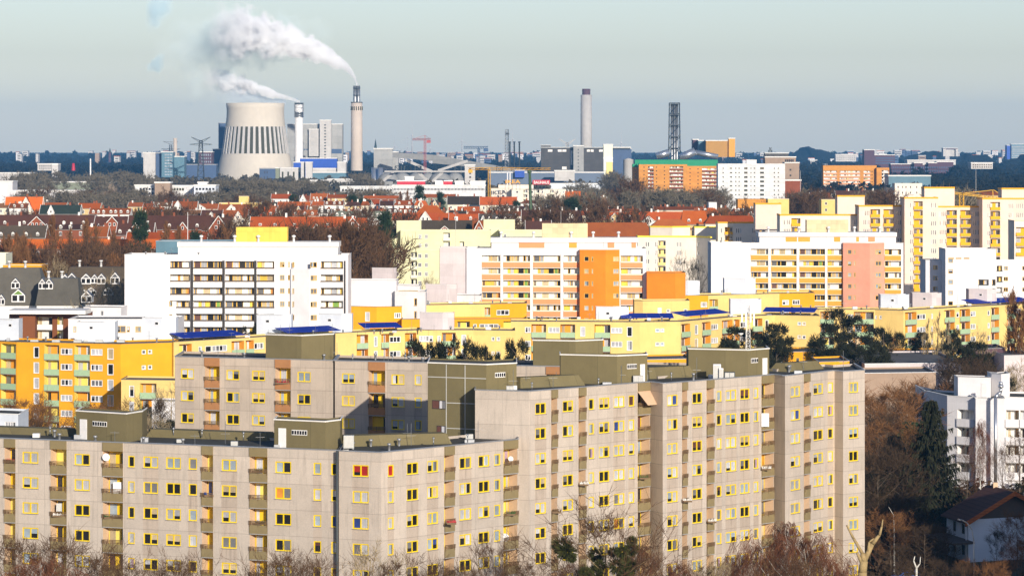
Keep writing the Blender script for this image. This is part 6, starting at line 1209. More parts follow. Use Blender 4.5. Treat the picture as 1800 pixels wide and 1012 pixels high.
# bottom edge of the frame
for a in (('near0',28,952,338,'bare brown tree at the bottom left corner',1.2),('near1',112,955,342,'bare brown tree in front of the second and third windows, bottom left',1.3),('nearred0',70,975,333,'low reddish tree between the two at the bottom left',1.2),('near2',175,978,340,'smaller bare tree below the satellite dish',1.1),('near0',225,992,345,'low bare treetop just right of the bottom left group'),
 ('near2',322,982,345,'pale bare treetop in front of the fourth balcony column',0.9),('near1',298,994,340,'low bare treetop left of the pale one'),('near1',505,978,346,'bare treetop in front of the single windows, bottom centre left'),('near2',470,986,340,'low bare treetop at the bottom, left of centre'),('near0',552,985,338,'low bare treetop beside the dark strip drawn for a shadow gap'),
 ('nearpale',640,966,342,'pale bare tree in front of the red blind column',1.1),('near2',690,988,340,'bare treetop right of the pale tree'),('near2',765,995,346,'pale low treetop, bottom centre'),('near0',815,998,344,'low bare treetop under the balcony column, bottom centre'),('near1',872,960,350,'bare treetop with one high leader at the block corner',0.9),('near2',925,990,348,'low brown treetop right of the block corner'),
 ('mistle',1066,920,345,'bare pale tree loaded with dark green mistletoe balls',1.15),('nearred1',1122,958,350,'reddish bare tree right of the mistletoe tree'),('nearred0',1010,985,350,'reddish low treetop left of the mistletoe tree'),('nearred0',1190,986,350,'reddish low treetop below the balconies, right of centre'),('near2',1235,998,352,'brown low treetop, right of centre'),('nearred1',1283,975,356,'reddish treetop below the middle right windows'),('nearpale',1268,985,350,'pale treetop beside the reddish one, right'),
 ('nearred0',1335,952,356,'left birch of the reddish birch group'),('nearred1',1383,918,352,'tallest reddish birch in front of the tall block',1.15),('nearred0',1428,938,350,'right birch of the reddish birch group',1.1),('nearred1',1465,985,346,'low reddish birch beside the cut trunk'),('near1',1400,985,340,'low brown tree under the birches')):
    tree(a[0],a[1],a[2],a[3],a[4],a[5] if len(a)>5 else 1.0,'bare trees along the bottom edge')
tree('dark0',1752,935,436,'dark bare tree before the gable of the white house',0.7); tree('rust0',1788,905,438,'brown bare tree right of the white house gable',0.9)
# dark slope at the right
sl='bare trees on the dark slope'
for i,(k,px,top,Y,w_) in enumerate((('dark0',1545,800,450,1.2),('rust0',1572,745,500,1.2),('dark1',1595,770,470,1.2),('dark1',1610,905,455,1.1),('dark0',1650,925,440,1.1),('dark0',1590,880,445,1.1),('dark1',1540,870,440,1.2),('rust1',1565,905,430,1.1),('dark0',1625,925,425,1.1),('rust0',1560,690,540,1.2),('dark1',1615,690,560,1.2),('rust1',1600,676,585,1.2),('dark0',1545,735,520,1.1),('rust0',1660,690,590,1.1),('dark1',1530,940,430,1.0),('dark1',1665,955,425,0.9),('dark0',1580,960,418,1.0),('rust0',1700,985,415,0.9),('dark1',1740,985,415,0.9),('rust1',1797,950,425,0.8),('dark0',1765,985,418,0.9),('rust0',1795,960,410,1.0),('dark1',1690,990,405,1.0),('dark0',1640,985,405,1.0),('rust1',1745,990,402,1.0),('dark1',1590,985,402,1.0),('rust1',1530,700,545,1.0),('dark0',1640,720,560,1.0))):
    kind='rusty brown' if k[0]=='r' else 'dark bare'
    wh=['at the foot of','beside','behind','above'][i%4]
    tree(k,px,top,Y,f'{kind} tree on the slope left of the spruce' if px<1625 else f'{kind} garden tree right of the spruce',w_,sl)
tree('spruce0',1638,697,468,'tall ragged spruce in front of the white block with the silver flue',1.25); tree('spruce1',1572,760,480,'dark spruce on the slope left of the tall ragged one',1.6,zb=2); tree('spruce1',1600,735,520,'very dark evergreen behind the slope trees',2.0,zb=0); tree('pine0',1545,830,455,'dark evergreen next to the corner of the tall block',0.9)
tree('pine1',1805,850,470,'dark evergreen at the right edge above the chimney',1.1)
for a in (('nearred0',1724,738,515,'slender bare birch in front of the white wall beside the flue',0.55),('near1',1762,790,500,'bare tree right of the flue base',0.7),('near2',1700,800,505,'bare tree between the spruce and the flue',0.8),('near0',1792,760,515,'bare tree in front of the balconies at the right edge',0.8)): tree(*a)
for i,(px,top,Y,k) in enumerate(((1690,632,640,'dark0'),(1725,640,625,'dark1'),(1700,600,650,'pine0'),(1745,652,610,'dark0'),(1780,640,600,'nearpale'),(1760,668,590,'pine1'),(1798,655,590,'nearpale'),(1712,650,600,'dark1'))):
    tree(k,px,top,Y,('dark pine' if k[0]=='p' else 'pale blossomed bare bush tree' if k=='nearpale' else 'dark bare tree')+' behind the white block with the flue',1.0,'trees behind the white block')
# pines before the yellow blocks
for i,(k,px,top,Y,w_,l) in enumerate((('pine0',1478,546,688,1.0,'tallest dark pine in front of the mint balconies'),('pine1',1505,592,675,1.0,'dark pine right of the tallest one'),('pine0',1553,578,690,0.9,'dark pine before the blank yellow wall'),('pine1',1450,600,665,1.0,'dark pine left of the tallest one, beside the yellow gable'),('pine1',1530,612,660,1.0,'low dark pine between two taller ones'),('pine0',1608,584,700,0.7,'dark pine between the blank yellow wall and the thin poplars'),('pine1',1668,584,700,0.7,'dark pine right of the thin poplars'),('pine0',1696,612,660,0.8,'dark pine over the orange shop front'),
 ('pine0',1342,570,662,1.1,'broad dark pine beside the mast'),('pine1',1300,582,660,0.8,'dark pine left of the mast'),('pine0',1365,596,640,0.6,'small dark pine right of the mast, under the yellow gable'),
 ('pine1',738,607,560,0.6,'leftmost dark pine top above the olive parapet'),('pine0',783,603,560,0.7,'second dark pine top above the olive parapet'),('pine1',815,607,556,0.6,'third dark pine top above the olive parapet'),('pine0',855,611,560,0.5,'fourth dark pine top left of the stair tower'),('pine1',912,607,570,0.6,'dark pine top between two olive roof boxes'),('pine0',445,568,690,0.4,'tiny pine top before the white slab block'))):
    tree(k,px,top,Y,l,w_,'dark pines among the yellow blocks')
for a in (('poplarthin',1645,540,690,'middle of the three thin pale poplars',0.9),('poplarthin',1627,552,692,'left of the three thin pale poplars',0.8),('poplarthin',1663,556,688,'right of the three thin pale poplars',0.9),('poplar0',1785,505,705,'broad bare poplar at the right edge before the yellow block',0.9),('poplar1',1805,520,700,'bare poplar cut by the right edge',1.0),('nearpale',1728,582,700,'round pale bare tree before the last balconies',0.7),('nearpale',1205,452,870,'pale bare tree behind the orange annex',0.8),('nearpale',1222,462,866,'second pale bare tree behind the orange annex',0.7),('nearpale',750,487,850,'pale bare bush before the pink grey gable wall',0.7),('rust0',1575,590,720,'thin bare tree before the blank yellow wall',0.5)): tree(*a)
# left, among the orange block
for a in (('rust0',42,704,560,'rust brown bare tree at the foot of the orange block, left'),('rust1',66,716,545,'second rust bare tree at the foot of the orange block'),('near0',58,735,520,'brown bush tree behind the olive box at the left'),('rust1',168,712,560,'rust bare tree before the last windows of the orange block'),('rust0',190,720,550,'rust bare tree right of the last windows of the orange block'),('dark1',258,706,540,'dark bare tree beside the low white shed'),('nearpale',275,735,520,'white twigged shrub under the low white shed'),('pine0',300,738,530,'small dark pine beside the beige block corner'),('nearpale',298,680,560,'pale yellow shrub before the orange recess')): tree(*a)
# old town trees
def cluster(label,group,items):
    for k,px,top,Y,w_ in items: tree(k,px,top,Y,label,w_,group)
def rnd(ks,x0,x1,t0,t1,Y0,Y1,n,seed,w=(0.8,1.3)):
    r=random.Random(seed); return [(r.choice(ks),r.uniform(x0,x1),r.uniform(t0,t1),r.uniform(Y0,Y1),r.uniform(*w)) for _ in range(n)]
cluster('bare brown tree behind the grey mansard houses','bare trees behind the mansard houses',rnd(['mid0','mid1','poplar0'],70,225,428,452,905,1010,16,1))
cluster('rust brown poplar in the left edge thicket','left edge poplars',rnd(['poplar0','poplar1'],-5,75,400,436,930,1010,9,2,(0.7,1.0)))
for px,top,l in ((92,372,'tall rust poplar, the first one before the dark brown roofs'),(152,378,'tall rust poplar, the second one before the dark brown roofs'),(165,392,'rust poplar close behind the second tall one'),(30,405,'rust poplar near the left edge before the grey brown roof'),(127,398,'thin rust poplar between the two tall ones'),(200,400,'rust poplar before the brown roof with the small red gable'),(292,384,'rust poplar left of the flagpole before the big dark roof'),(314,392,'rust poplar right of the small red gable')): tree('poplar0' if px%2 else 'poplar1',px,top,1020,l,0.85,'tall poplars before the old town')
for px,top,l in ((248,376,'dark evergreen before the brown roof'),(344,411,'dark evergreen hidden behind the yellow roof box'),(540,402,'dark evergreen right of the yellow roof box'),(676,378,'dark evergreen beside the white five storey house')): tree('fir',px,top,1030,l,0.8,'evergreens before the old town')
cluster('bare brown tree left of the lime green block','thicket left of the green block',rnd(['mid0','mid1','poplar1','poplar0'],598,668,402,450,830,1030,22,4)+rnd(['mid0','mid1'],505,600,398,425,960,1050,10,5)+rnd(['mid0','poplar1'],655,690,385,430,1100,1120,6,6))
cluster('bare tree before the tall orange brick gable','trees by the brick gable',rnd(['mid1','poplar0'],385,425,395,410,1040,1090,6,7))
cluster('bare brown tree between the houses of the roof belt','trees in the roof belt',rnd(['mid0','mid1','poplar1'],-5,1330,362,384,1210,1500,46,31,(0.6,1.0)))
cluster('yellow lichened bare tree before the grey brown mansard house','trees before the mansard house',[('nearpale',188,490,770,0.8),('nearpale',205,500,760,0.8),('nearpale',168,505,765,0.9)])
cluster('bare pale branched tree between the left mansard houses','mansard yard trees',[('nearpale',104,458,870,0.6),('mid1',130,462,880,1.0),('mid0',150,455,890,1.0)])
for a in (('fir',738,329,1750,'dark layered cedar before the long white office building',1.0),('fir',774,340,1760,'small dark fir right of the cedar',0.9),('poplar0',718,332,1745,'bare poplar left of the cedar',0.8),('poplar1',704,334,1750,'darker poplar at the left of the cedar',0.8),('fir',641,352,1650,'green shrub tree at the end of the cream flats',1.5),('fir',516,345,1780,'dark round shrub beside the white curved gable',1.3),('fir',618,346,1700,'dark shrub tree right of the orange roof with balconies',1.4),('fir',908,356,1600,'dark fir left of the green crane boom',0.9)): tree(*a)
cluster('bare tree in the park strip below the orange ochre block','park strip below the ochre block',rnd(['midgrey0','midgrey1','mid1'],1085,1262,336,350,1750,2000,34,8,(1.0,1.5))+rnd(['mid0'],1100,1120,318,330,1900,1950,3,9))
cluster('tree between the dark gabled roofs and the villa','trees by the villa',rnd(['mid1','midgrey0'],948,1060,345,362,1500,1700,10,10)+rnd(['mid0','mid1'],952,975,372,380,1220,1260,3,11)+[('fir',1005,352,1500,1.6),('nearpale',1035,352,1600,0.8)])
cluster('bare brown tree right of the white tower block','trees right of the tower block',rnd(['mid0','mid1','midgrey1'],1382,1446,338,352,1500,1800,13,12)+rnd(['mid1','midgrey0'],1520,1562,338,350,1500,1750,8,13)+rnd(['midgrey0'],1640,1740,346,352,1350,1500,8,14))
cluster('grey bare tree before the white school building','trees before the school building',rnd(['midgrey0','midgrey1','mid0'],40,490,334,350,1950,2200,60,15,(1.0,1.6)))
cluster('grey bare tree at the foot of the power station','trees before the power station',rnd(['midgrey0','midgrey1'],380,560,318,336,2350,2500,26,16,(1.0,1.6))+rnd(['midgrey0'],630,665,308,320,2750,2800,6,17)+rnd(['midgrey1'],1070,1110,300,325,2700,2750,5,18)+rnd(['midgrey0'],480,700,336,348,1900,2050,18,19)+rnd(['midgrey0'],965,1060,325,338,2300,2400,7,21))
cluster('bare tree before the long green storage hall','trees at the far left sheds',rnd(['midgrey0','midgrey1'],20,260,302,326,2550,2900,26,20,(1.0,1.5)))
# woods that read as one mass
def wood(label,regs,seed,mat,hrange,n_leaf=46,leaf=1.5,cr=5.5,base=lambda y:0):
    rr=random.Random(seed); g=MB(); mi=g.mi(mat)
    for (x0,x1,Y0,Y1,cnt) in regs:
        for _ in range(cnt):
            Y=rr.uniform(Y0,Y1); px=rr.uniform(x0,x1); cx=PX(px,Y); h=rr.uniform(*hrange); zb=base(Y); r=cr*rr.uniform(0.7,1.3); sc_=1+Y/9000
            for k in range(n_leaf):
                v=Vector((rr.gauss(0,1),rr.gauss(0,1),rr.gauss(0,1))).normalized()*rr.uniform(0.4,1)**0.5; p=Vector((cx+v.x*r,Y+v.y*r,zb+h-r*0.9+v.z*r*1.0)); a=Vector((rr.gauss(0,1),rr.gauss(0,1),rr.gauss(0,1))).normalized()*leaf*sc_; b=a.cross(Vector((rr.gauss(0,1),rr.gauss(0,1),rr.gauss(0,1)))).normalized()*leaf*0.6*sc_
                kk=len(g.v); g.v.extend([tuple(p-a),tuple(p+b),tuple(p+a),tuple(p-b)]); g.f.append((kk,kk+1,kk+2,kk+3)); g.m.append(mi); g.sm.append(False); g.uv.extend([(0,0)]*4)
    o=g.build('wood'); tag(o,label,None,None,'stuff'); return o
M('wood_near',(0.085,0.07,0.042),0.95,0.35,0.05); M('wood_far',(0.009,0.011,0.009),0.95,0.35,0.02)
zz=lambda y: 8+32*(lambda t:t*t*(3-2*t))(min(1,max(0,(y-6000)/7000)))
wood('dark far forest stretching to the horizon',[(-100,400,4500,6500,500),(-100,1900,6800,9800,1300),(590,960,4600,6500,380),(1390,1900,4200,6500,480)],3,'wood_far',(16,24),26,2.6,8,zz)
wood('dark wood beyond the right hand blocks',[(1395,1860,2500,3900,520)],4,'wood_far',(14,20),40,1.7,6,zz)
wood('grey brown wood between the sheds and factories',[(-60,620,2900,4000,420),(640,1120,2700,3400,150),(1110,1420,2700,3200,60)],5,'wood_near',(13,19),44,1.6,6,zz)
wood('brown garden thicket filling the gaps of the old town',[(-40,480,1060,1700,150),(640,1440,1230,1900,170)],6,'wood_near',(9,13),46,1.0,4,lambda y:(lambda q:8*q*q*(3-2*q))(min(1,max(0,(y-1200)/900))))
wood('low dark undergrowth covering the slope at the right',[(1518,1648,405,620,320),(1648,1830,475,620,160),(1648,1830,395,420,40)],7,'twig_dark',(0.8,2.6),80,0.45,2.2,lambda y:0)
# ================================================================= small things
def mast():
    Y=411.5; cx=PX(1315,Y); z0=26.7; e=empty('antenna_mast',(cx,Y,z0),'white lattice phone mast with upright antennas on the tall serrated block','antenna mast'); zt=PZ(537,Y)
    g=MB(); lat(g,cx,Y,z0,zt,0.55,0.4,14,0.045,'white_trim'); g.build('lattice',e,e.location)
    for i,dx in enumerate((-11,-4,4,10)):
        g=MB(); x=cx+dx*Y/FPX; g.box(x-0.10,Y-0.35,PZ(572 if i%2 else 566,Y),x+0.10,Y-0.15,PZ(538,Y),'white_paint'); g.bar((cx,Y,PZ(560,Y)),(x,Y-0.2,PZ(560,Y)),0.04,'steel'); g.build('antenna',e,e.location)
    g=MB(); g.lathe(cx-0.9,Y-0.3,[(0.02,PZ(585,Y)-0.3),(0.3,PZ(585,Y)-0.1),(0.32,PZ(585,Y))],'white_paint',12); g.build('dish',e,e.location)
mast()
def cab(px,Y,z0,w_,h,d,label,m='white_paint'):
    x=PX(px,Y); e=empty('equipment_cabinet',(x,Y,z0),label,'cabinet','white equipment cabinets by the mast'); g=MB(); g.box(x,Y,z0,x+w_,Y+d,z0+h,m); g.build('housing',e,e.location); g=MB(); g.box(x+w_*0.08,Y-0.03,z0+0.1,x+w_*0.48,Y-0.003,z0+h-0.1,'cabinet_grey'); g.box(x+w_*0.52,Y-0.03,z0+0.1,x+w_*0.92,Y-0.003,z0+h-0.1,'cabinet_grey'); g.build('door',e,e.location)
cab(1254,406.6,26.7,0.9,1.75,0.8,'taller white cabinet in front of the right olive roof box'); cab(1264,406.2,26.7,0.5,1.3,0.6,'smaller white cabinet right of the taller one'); cab(1273,407.2,26.7,1.3,0.8,0.8,'low dark cabinet between the white ones and the mast','steel_dark')
cab(604,368.5,21.8,1.1,1.35,0.9,'grey roof cabinet right of the middle olive roof box','cabinet_grey'); cab(1113,399.0,26.8,1.2,0.8,0.7,'grey roof unit left of the white door of the centre olive box','steel'); cab(890,385.5,26.8,0.8,0.55,0.6,'small grey roof unit right of the stair tower door','steel')
# satellite dishes and balcony things (stand on their balconies)
def dish(px,py,Y,r,label):
    x,z=PX(px,Y),PZ(py,Y); e=empty('satellite_dish',(x,Y,z-0.4),label,'satellite dish'); g=MB(); n=20; k=[]
    dv=Vector((0.35,-0.9,0.25)).normalized(); a=dv.cross(Vector((0,0,1))).normalized(); b=a.cross(dv)
    c=Vector((x,Y,z)); 
    for i in range(n):
        t0,t1=2*math.pi*i/n,2*math.pi*(i+1)/n; p0=c+(a*math.cos(t0)+b*math.sin(t0))*r; p1=c+(a*math.cos(t1)+b*math.sin(t1))*r; g.face([c-dv*0.16,p0,p1],'white_paint',smooth=True)
    g.build('bowl',e,e.location); g=MB(); g.bar(c-dv*0.1,c+dv*0.45-b*0.2,0.02,'steel'); g.bar(c-dv*0.12,(x,Y+0.1,z-0.6),0.03,'steel'); g.build('arm',e,e.location)
Ya=onl(186,A0,A1)[1]
dish(186.5,803,Ya-0.35,0.42,'white satellite dish on the top wide balcony of the near block'); dish(888,944,378.9,0.45,'white satellite dish on a lower balcony at the block corner'); dish(898,806,379.4,0.30,'dark rimmed round dish on the top corner balcony')
def thing_on_balcony(kind,px,py,Y,w_,h,mat,label,cat):
    x,z=PX(px,Y),PZ(py,Y); g=MB()
    if kind=='cloth':
        for i in range(7): f0,f1=i/7,(i+1)/7; g.hexa([(x+w_*f0,Y+0.05,z-h),(x+w_*f1,Y+0.05,z-h),(x+w_*f1,Y-0.03*(i%2)-0.02,z-h*(1-0.03*(i%3))),(x+w_*f0,Y-0.03*((i+1)%2)-0.02,z-h),(x+w_*f0,Y+0.05,z),(x+w_*f1,Y+0.05,z),(x+w_*f1,Y,z),(x+w_*f0,Y,z)],mat)
    else:
        rr=random.Random(int(px*3+py)); g.box(x,Y-0.1,z-0.18,x+w_,Y+0.1,z,'rail_brown')
        for i in range(60): p=Vector((x+rr.random()*w_,Y+rr.uniform(-.1,.1),z)); ribbon(g,p,p+Vector((rr.uniform(-.12,.12),rr.uniform(-.15,.1),rr.uniform(0.1,h))),0.07,mat,rr)
    return single(g,{'cloth':'laundry_cloth','plant':'flower_box'}[kind],label,cat,(x,Y,z-0.2))
M('flower_red',(0.5,0.05,0.06)); M('leaf_green',(0.06,0.11,0.03))
thing_on_balcony('cloth',199,847,Ya+0.1,1.0,1.2,'white_paint','white cloth hung on a balcony rail under the satellite dish','cloth')
thing_on_balcony('cloth',99,884,onl(100,A0,A1)[1]+0.2,0.6,0.9,'cabinet_grey','grey cloth on the third balcony of the second column','cloth')
thing_on_balcony('plant',92,905,onl(100,A0,A1)[1]-0.35,1.5,0.3,'white_wall','white flower box on the third balcony of the second column','flower box')
thing_on_balcony('plant',484,672,427.9,1.8,0.45,'flower_red','red flower box on a balcony of the beige block behind','flower box')
thing_on_balcony('plant',183,908,Ya-0.3,1.9,0.3,'leaf_green','green flower box on the third wide balcony of the near block','flower box')
thing_on_balcony('cloth',1338.5,726,409.0,0.9,1.6,'white_paint','white cloth on the second balcony of the right wide column','cloth')
thing_on_balcony('plant',1339,823,408.8,1.1,0.4,'white_wall','white blossom box on a wide right balcony','flower box')
for i,(px,Y,k,c) in enumerate(((12,381.6,0,'flower_red'),(360,372,1,'blind_navy'),(448,370,2,'leaf_green'),(446,370,0,'leaf_green'),(786,370,2,'flower_red'),(890,379,2,'leaf_green'),(652,423.5,1,'rail_brown'),(1124,396.5,3,'leaf_green'),(1019,388.7,3,'white_wall'),(971,385.6,4,'rail_brown'),(1201,397.8,4,'white_wall'),(1244,401.3,5,'white_wall'))):
    top=27.7 if px==652 else (21.75 if px<915 else 26.9)
    z=top-2.0-0.75-2.8*k+0.25; g=MB(); x=PX(px,Y); rr=random.Random(i)
    g.box(x,Y-0.5,z-0.2,x+1.0,Y-0.32,z,'rail_brown')
    for j in range(50): p=Vector((x+rr.random(),Y-0.4,z)); ribbon(g,p,p+Vector((rr.uniform(-.15,.15),rr.uniform(-.1,.1),rr.uniform(0.08,0.4))),0.07,c,rr)
    w_={'flower_red':'red','blind_navy':'blue','leaf_green':'green','rail_brown':'brown','white_wall':'white'}[c]
    fl=['top','second','third','fourth','fifth','sixth'][k]; cl=['first','fifth','sixth','sixth','corner right','right end','wide rear','first wide','second slim','first slim','third slim','fourth slim'][i]
    single(g,'planter',f'{w_} planter on the {fl} balcony of the {cl} column of the '+('left block' if px<600 else 'rear block' if px==652 else 'low right wing' if px<915 else 'tall block'),'planter',(x,Y,z-0.2))
# awning
g=MB(); s=Seg((1120,396.6),(1142.5,398.3)); zt=26.9-0.95
g.hexa([s.p(0.05,1.6,zt-1.55),s.p(s.L+0.25,1.6,zt-1.55),s.p(s.L-0.05,0.02,zt-0.05),s.p(0.05,0.02,zt-0.05),s.p(0.05,1.6,zt-1.5),s.p(s.L+0.25,1.6,zt-1.5),s.p(s.L-0.05,0.02,zt),s.p(0.05,0.02,zt)],'tan_wall'); single(g,'awning','peach coloured awning let down over the top wide balcony of the tall block','awning',s.p(0,0,zt-1.6))
# roof edge vent pipes
for i,(px,Y,z) in enumerate(((88,387,21.7),(305,386,21.7),(355,384,21.7),(428,380,21.7),(762,373,21.7),(822,377,21.7),(935,386,26.8),(1052,393,26.8),(1180,403,26.8),(690,426,27.6),(712,426,27.6),(724,425,27.6),(620,426,27.6))):
    g=MB(); x=PX(px,Y); g.bar((x,Y,z),(x,Y,z+0.75),0.07,'steel',n=8); g.lathe(x,Y,[(0.14,z+0.75),(0.14,z+0.85),(0.03,z+0.95)],'steel',8)
    single(g,'vent_pipe','thin grey vent pipe standing on a front block roof edge','vent pipe',(x,Y,z),'vent pipes on the near roofs')
# flag pole over the left roofs
g=MB(); Y=1010; x=PX(330,Y); g.bar((x,Y,0),(x,Y,PZ(373,Y)),0.16,'white_paint',0.08,8); single(g,'flagpole','white flagpole before the big dark brown roof','flagpole',(x,Y,0))
g=MB(); Y=900; x=PX(1050-48,Y); 
for px,yt,Y,l in ((1002-16,371,820,'thin antenna pole above the cream roof box'),(801,375,1000,'thin pole behind the lime green block'),(1407,300,2300,'pale lamp mast right of the white tower block'),(1715.5,298,2200,'tall pale floodlight mast before the right forest')):
    g=MB(); x=PX(px,Y); g.bar((x,Y,0),(x,Y,PZ(yt,Y)),0.12*Y/1000+0.03,'plant_white',0.05*Y/1000,8); single(g,'pole',l,'pole',(x,Y,0))
# white house lower right
def house():
    # gable faces right-front; long eaves side faces left-front
    Y0=452; org=(PX(1704,Y0-4),Y0-4,0); e=empty('detached_house',org,'white house with a dark tiled roof and an orange brown verge at the bottom right','house')
    c=Vector((PX(1702,447),447)); a=Vector((PX(1664,455.5),455.5)); b=Vector((PX(1855,453),453))  # front corner, left rear corner, right corner
    d=(a-c)*1.0; q=(b-c)
    ze=5.6; zr=9.0
    def P(s,t,z): v=c+d*s+q*t; return (v.x,v.y,z)
    w_=MB()
    for f in (((0,0),(1,0)),((0,1),(0,0)),((1,0),(1,1)),((1,1),(0,1))):
        (s0,t0),(s1,t1)=f; w_.face([P(s1,t1,0),P(s0,t0,0),P(s0,t0,ze),P(s1,t1,ze)],'render_bluewhite',[(0,5),(6,5),(6,0),(0,0)])
    w_.face([P(0,0,ze),P(0,1,ze),P(0,0.5,zr-0.2)],'brown_trim'); w_.face([P(1,1,ze),P(1,0,ze),P(1,0.5,zr-0.2)],'brown_trim'); w_.build('wall',e,org)
    r=MB(); o=0.10
    A=[P(-o,-0.06,ze-0.3),P(1.06,-0.06,ze-0.3),P(1.06,0.5,zr),P(-o,0.5,zr),P(-o,1.06,ze-0.3),P(1.06,1.06,ze-0.3)]
    for f in ((1,0,3,2),(4,5,2,3)): r.face([A[i] for i in f],'tile_brown'); r.face([(A[i][0],A[i][1],A[i][2]-0.15) for i in f[::-1]],'tile_brown')
    ro=r.build('roof',e,org)
    for i,j in ((0,3),(4,3)):
        v=MB(); p,q2=Vector(A[i]),Vector(A[j]); v.hexa([p+Vector((0,0,-0.5)),q2+Vector((0,0,-0.5)),q2+Vector((0.1,-0.12,-0.5)),p+Vector((0.1,-0.12,-0.5)),p+Vector((0,0,0.1)),q2+Vector((0,0,0.1)),q2+Vector((0.1,-0.12,0.1)),p+Vector((0.1,-0.12,0.1))],'tile_rust'); v.build('verge_board',ro,org)
    for s,t,h in ((0.75,0.5,0.9),(0.25,0.72,2.2)):
        g=MB(); v=Vector(P(s,t,0)); z=ze+(zr-ze)*(0.9 if t<0.7 else 0.2); g.box(v.x-0.3,v.y-0.3,z-0.5,v.x+0.3,v.y+0.3,z+h,'tan_wall'); g.build('chimney',ro,org)
    g=MB(); g.bar(P(-0.02,-0.03,0),P(-0.02,-0.03,ze-0.2),0.07,'white_paint',n=8); g.build('drainpipe_or_shade_strip',e,org)
    dn=d.normalized(); nn=Vector((-dn.y,dn.x)); 
    if nn.y>0: nn=-nn
    for s in (0.22,0.62):
        for z in (ze-1.35,ze-4.1):
            g=MB(); u=c+d*s; n3=Vector((nn.x,nn.y,0))*0.05; h_=Vector((dn.x,dn.y,0))*0.45; u3=Vector((u.x,u.y,z)); g.hexa([u3-h_+Vector((0,0,-0.7)),u3+h_+Vector((0,0,-0.7)),u3+h_+n3+Vector((0,0,-0.7)),u3-h_+n3+Vector((0,0,-0.7)),u3-h_+Vector((0,0,0.6)),u3+h_+Vector((0,0,0.6)),u3+h_+n3+Vector((0,0,0.6)),u3-h_+n3+Vector((0,0,0.6))],'pane_dark'); g.build('window',e,org)
    g=MB(); g.hexa([P(-0.3,-0.25,ze-2.9),P(1.0,-0.25,ze-2.9),P(1.0,0.0,ze-2.9),P(-0.3,0.0,ze-2.9),P(-0.3,-0.25,ze-2.65),P(1.0,-0.25,ze-2.65),P(1.0,0,ze-2.65),P(-0.3,0,ze-2.65)],'brown_trim'); g.build('balcony',e,org)
house()
# street lamp
g=MB(); Y=418; x=PX(1712,Y); zt=PZ(913,Y); pts=[Vector((x,Y,0)),Vector((x,Y,zt-2.6)),Vector((x-0.25,Y,zt-1.2)),Vector((x-0.8,Y,zt-0.4)),Vector((x-1.5,Y,zt))]
e=empty('street_lamp',(x,Y,0),'curved pale street lamp before the white house','street lamp')
for a,b in zip(pts,pts[1:]): g.bar(a,b,0.07,'cabinet_grey',n=8)
g.build('pole',e,e.location); g=MB(); g.bar(pts[-1],pts[-1]+Vector((-0.5,0,0.05)),0.1,'cabinet_grey',n=8); g.build('lamp_head',e,e.location)
# cut trunks
def pollard(label,Y,segs,m):
    x=PX(segs[0][0],Y); e=empty('pollarded_tree',(x,Y,0),label,'tree'); g=MB()
    g.bar((x,Y,0),(x,Y,PZ(segs[0][1],Y)),segs[0][4]*1.15,m,segs[0][4],9)
    for x0,y0,x1,y1,r0,r1 in segs: g.bar((PX(x0,Y),Y,PZ(y0,Y)),(PX(x1,Y),Y+(x1-x0)*0.01,PZ(y1,Y)),r0,m,r1,9)
    g.build('trunk',e,e.location)
pollard('ochre cut trunk forking into a big V beside the tall block',300,[(1516,1005,1519,985,0.40,0.33),(1519,985,1516,972,0.32,0.20),(1516,972,1500,945,0.16,0.12),(1500,945,1488,922,0.12,0.07),(1519,985,1534,955,0.27,0.20),(1534,955,1546,940,0.20,0.13),(1546,940,1550,925,0.13,0.09),(1550,925,1552,912,0.09,0.04),(1526,968,1528,952,0.14,0.09),(1528,952,1536,946,0.10,0.06),(1516,990,1506,970,0.2,0.1)],'bark_pale')
pollard('small white forked trunk at the bottom right',330,[(1611,1010,1611,998,0.12,0.10),(1611,998,1606,985,0.09,0.07),(1606,985,1608,977,0.07,0.04),(1611,998,1617,990,0.08,0.06),(1617,990,1618,978,0.06,0.03)],'bark_white')
pollard('thin white birch stem on the slope below the spruce',430,[(1572,975,1572,940,0.1,0.09),(1572,940,1571,905,0.09,0.05),(1571,905,1562,890,0.04,0.02)],'bark_white')
# parked car at the bottom edge
def car():
    Y=425; x=PX(1568,Y); z=0.05; e=empty('parked_car',(x,Y,z),'blue parked car at the bottom edge under the slope trees','car'); M('car_blue',(0.03,0.14,0.55),0.3,0.05)
    L=4.2; w_=1.7; pr=[(0,0.35),(0,0.85),(0.9,0.98),(1.5,1.42),(3.1,1.45),(3.8,1.0),(4.2,0.9),(4.2,0.35)]
    g=MB(); n=len(pr)
    g.face([(x+a,Y,z+b) for a,b in pr][::-1],'car_blue'); g.face([(x+a,Y+w_,z+b) for a,b in pr],'car_blue')
    for i in range(n): a,b=pr[i],pr[(i+1)%n]; g.face([(x+a[0],Y,z+a[1]),(x+b[0],Y,z+b[1]),(x+b[0],Y+w_,z+b[1]),(x+a[0],Y+w_,z+a[1])],'car_blue')
    g.build('body',e,e.location)
    g=MB(); g.face([(x+1.15,Y-0.01,z+1.0),(x+3.5,Y-0.01,z+1.0),(x+3.0,Y-0.01,z+1.36),(x+1.6,Y-0.01,z+1.36)],'pane_dark'); g.build('side_window',e,e.location)
    for a in (0.8,3.4):
        for yy in (Y+0.05,Y+w_-0.05): g=MB(); g.bar((x+a,yy-0.1,z+0.32),(x+a,yy+0.1,z+0.32),0.32,'dark_trim',n=14); g.build('wheel',e,e.location)
car()
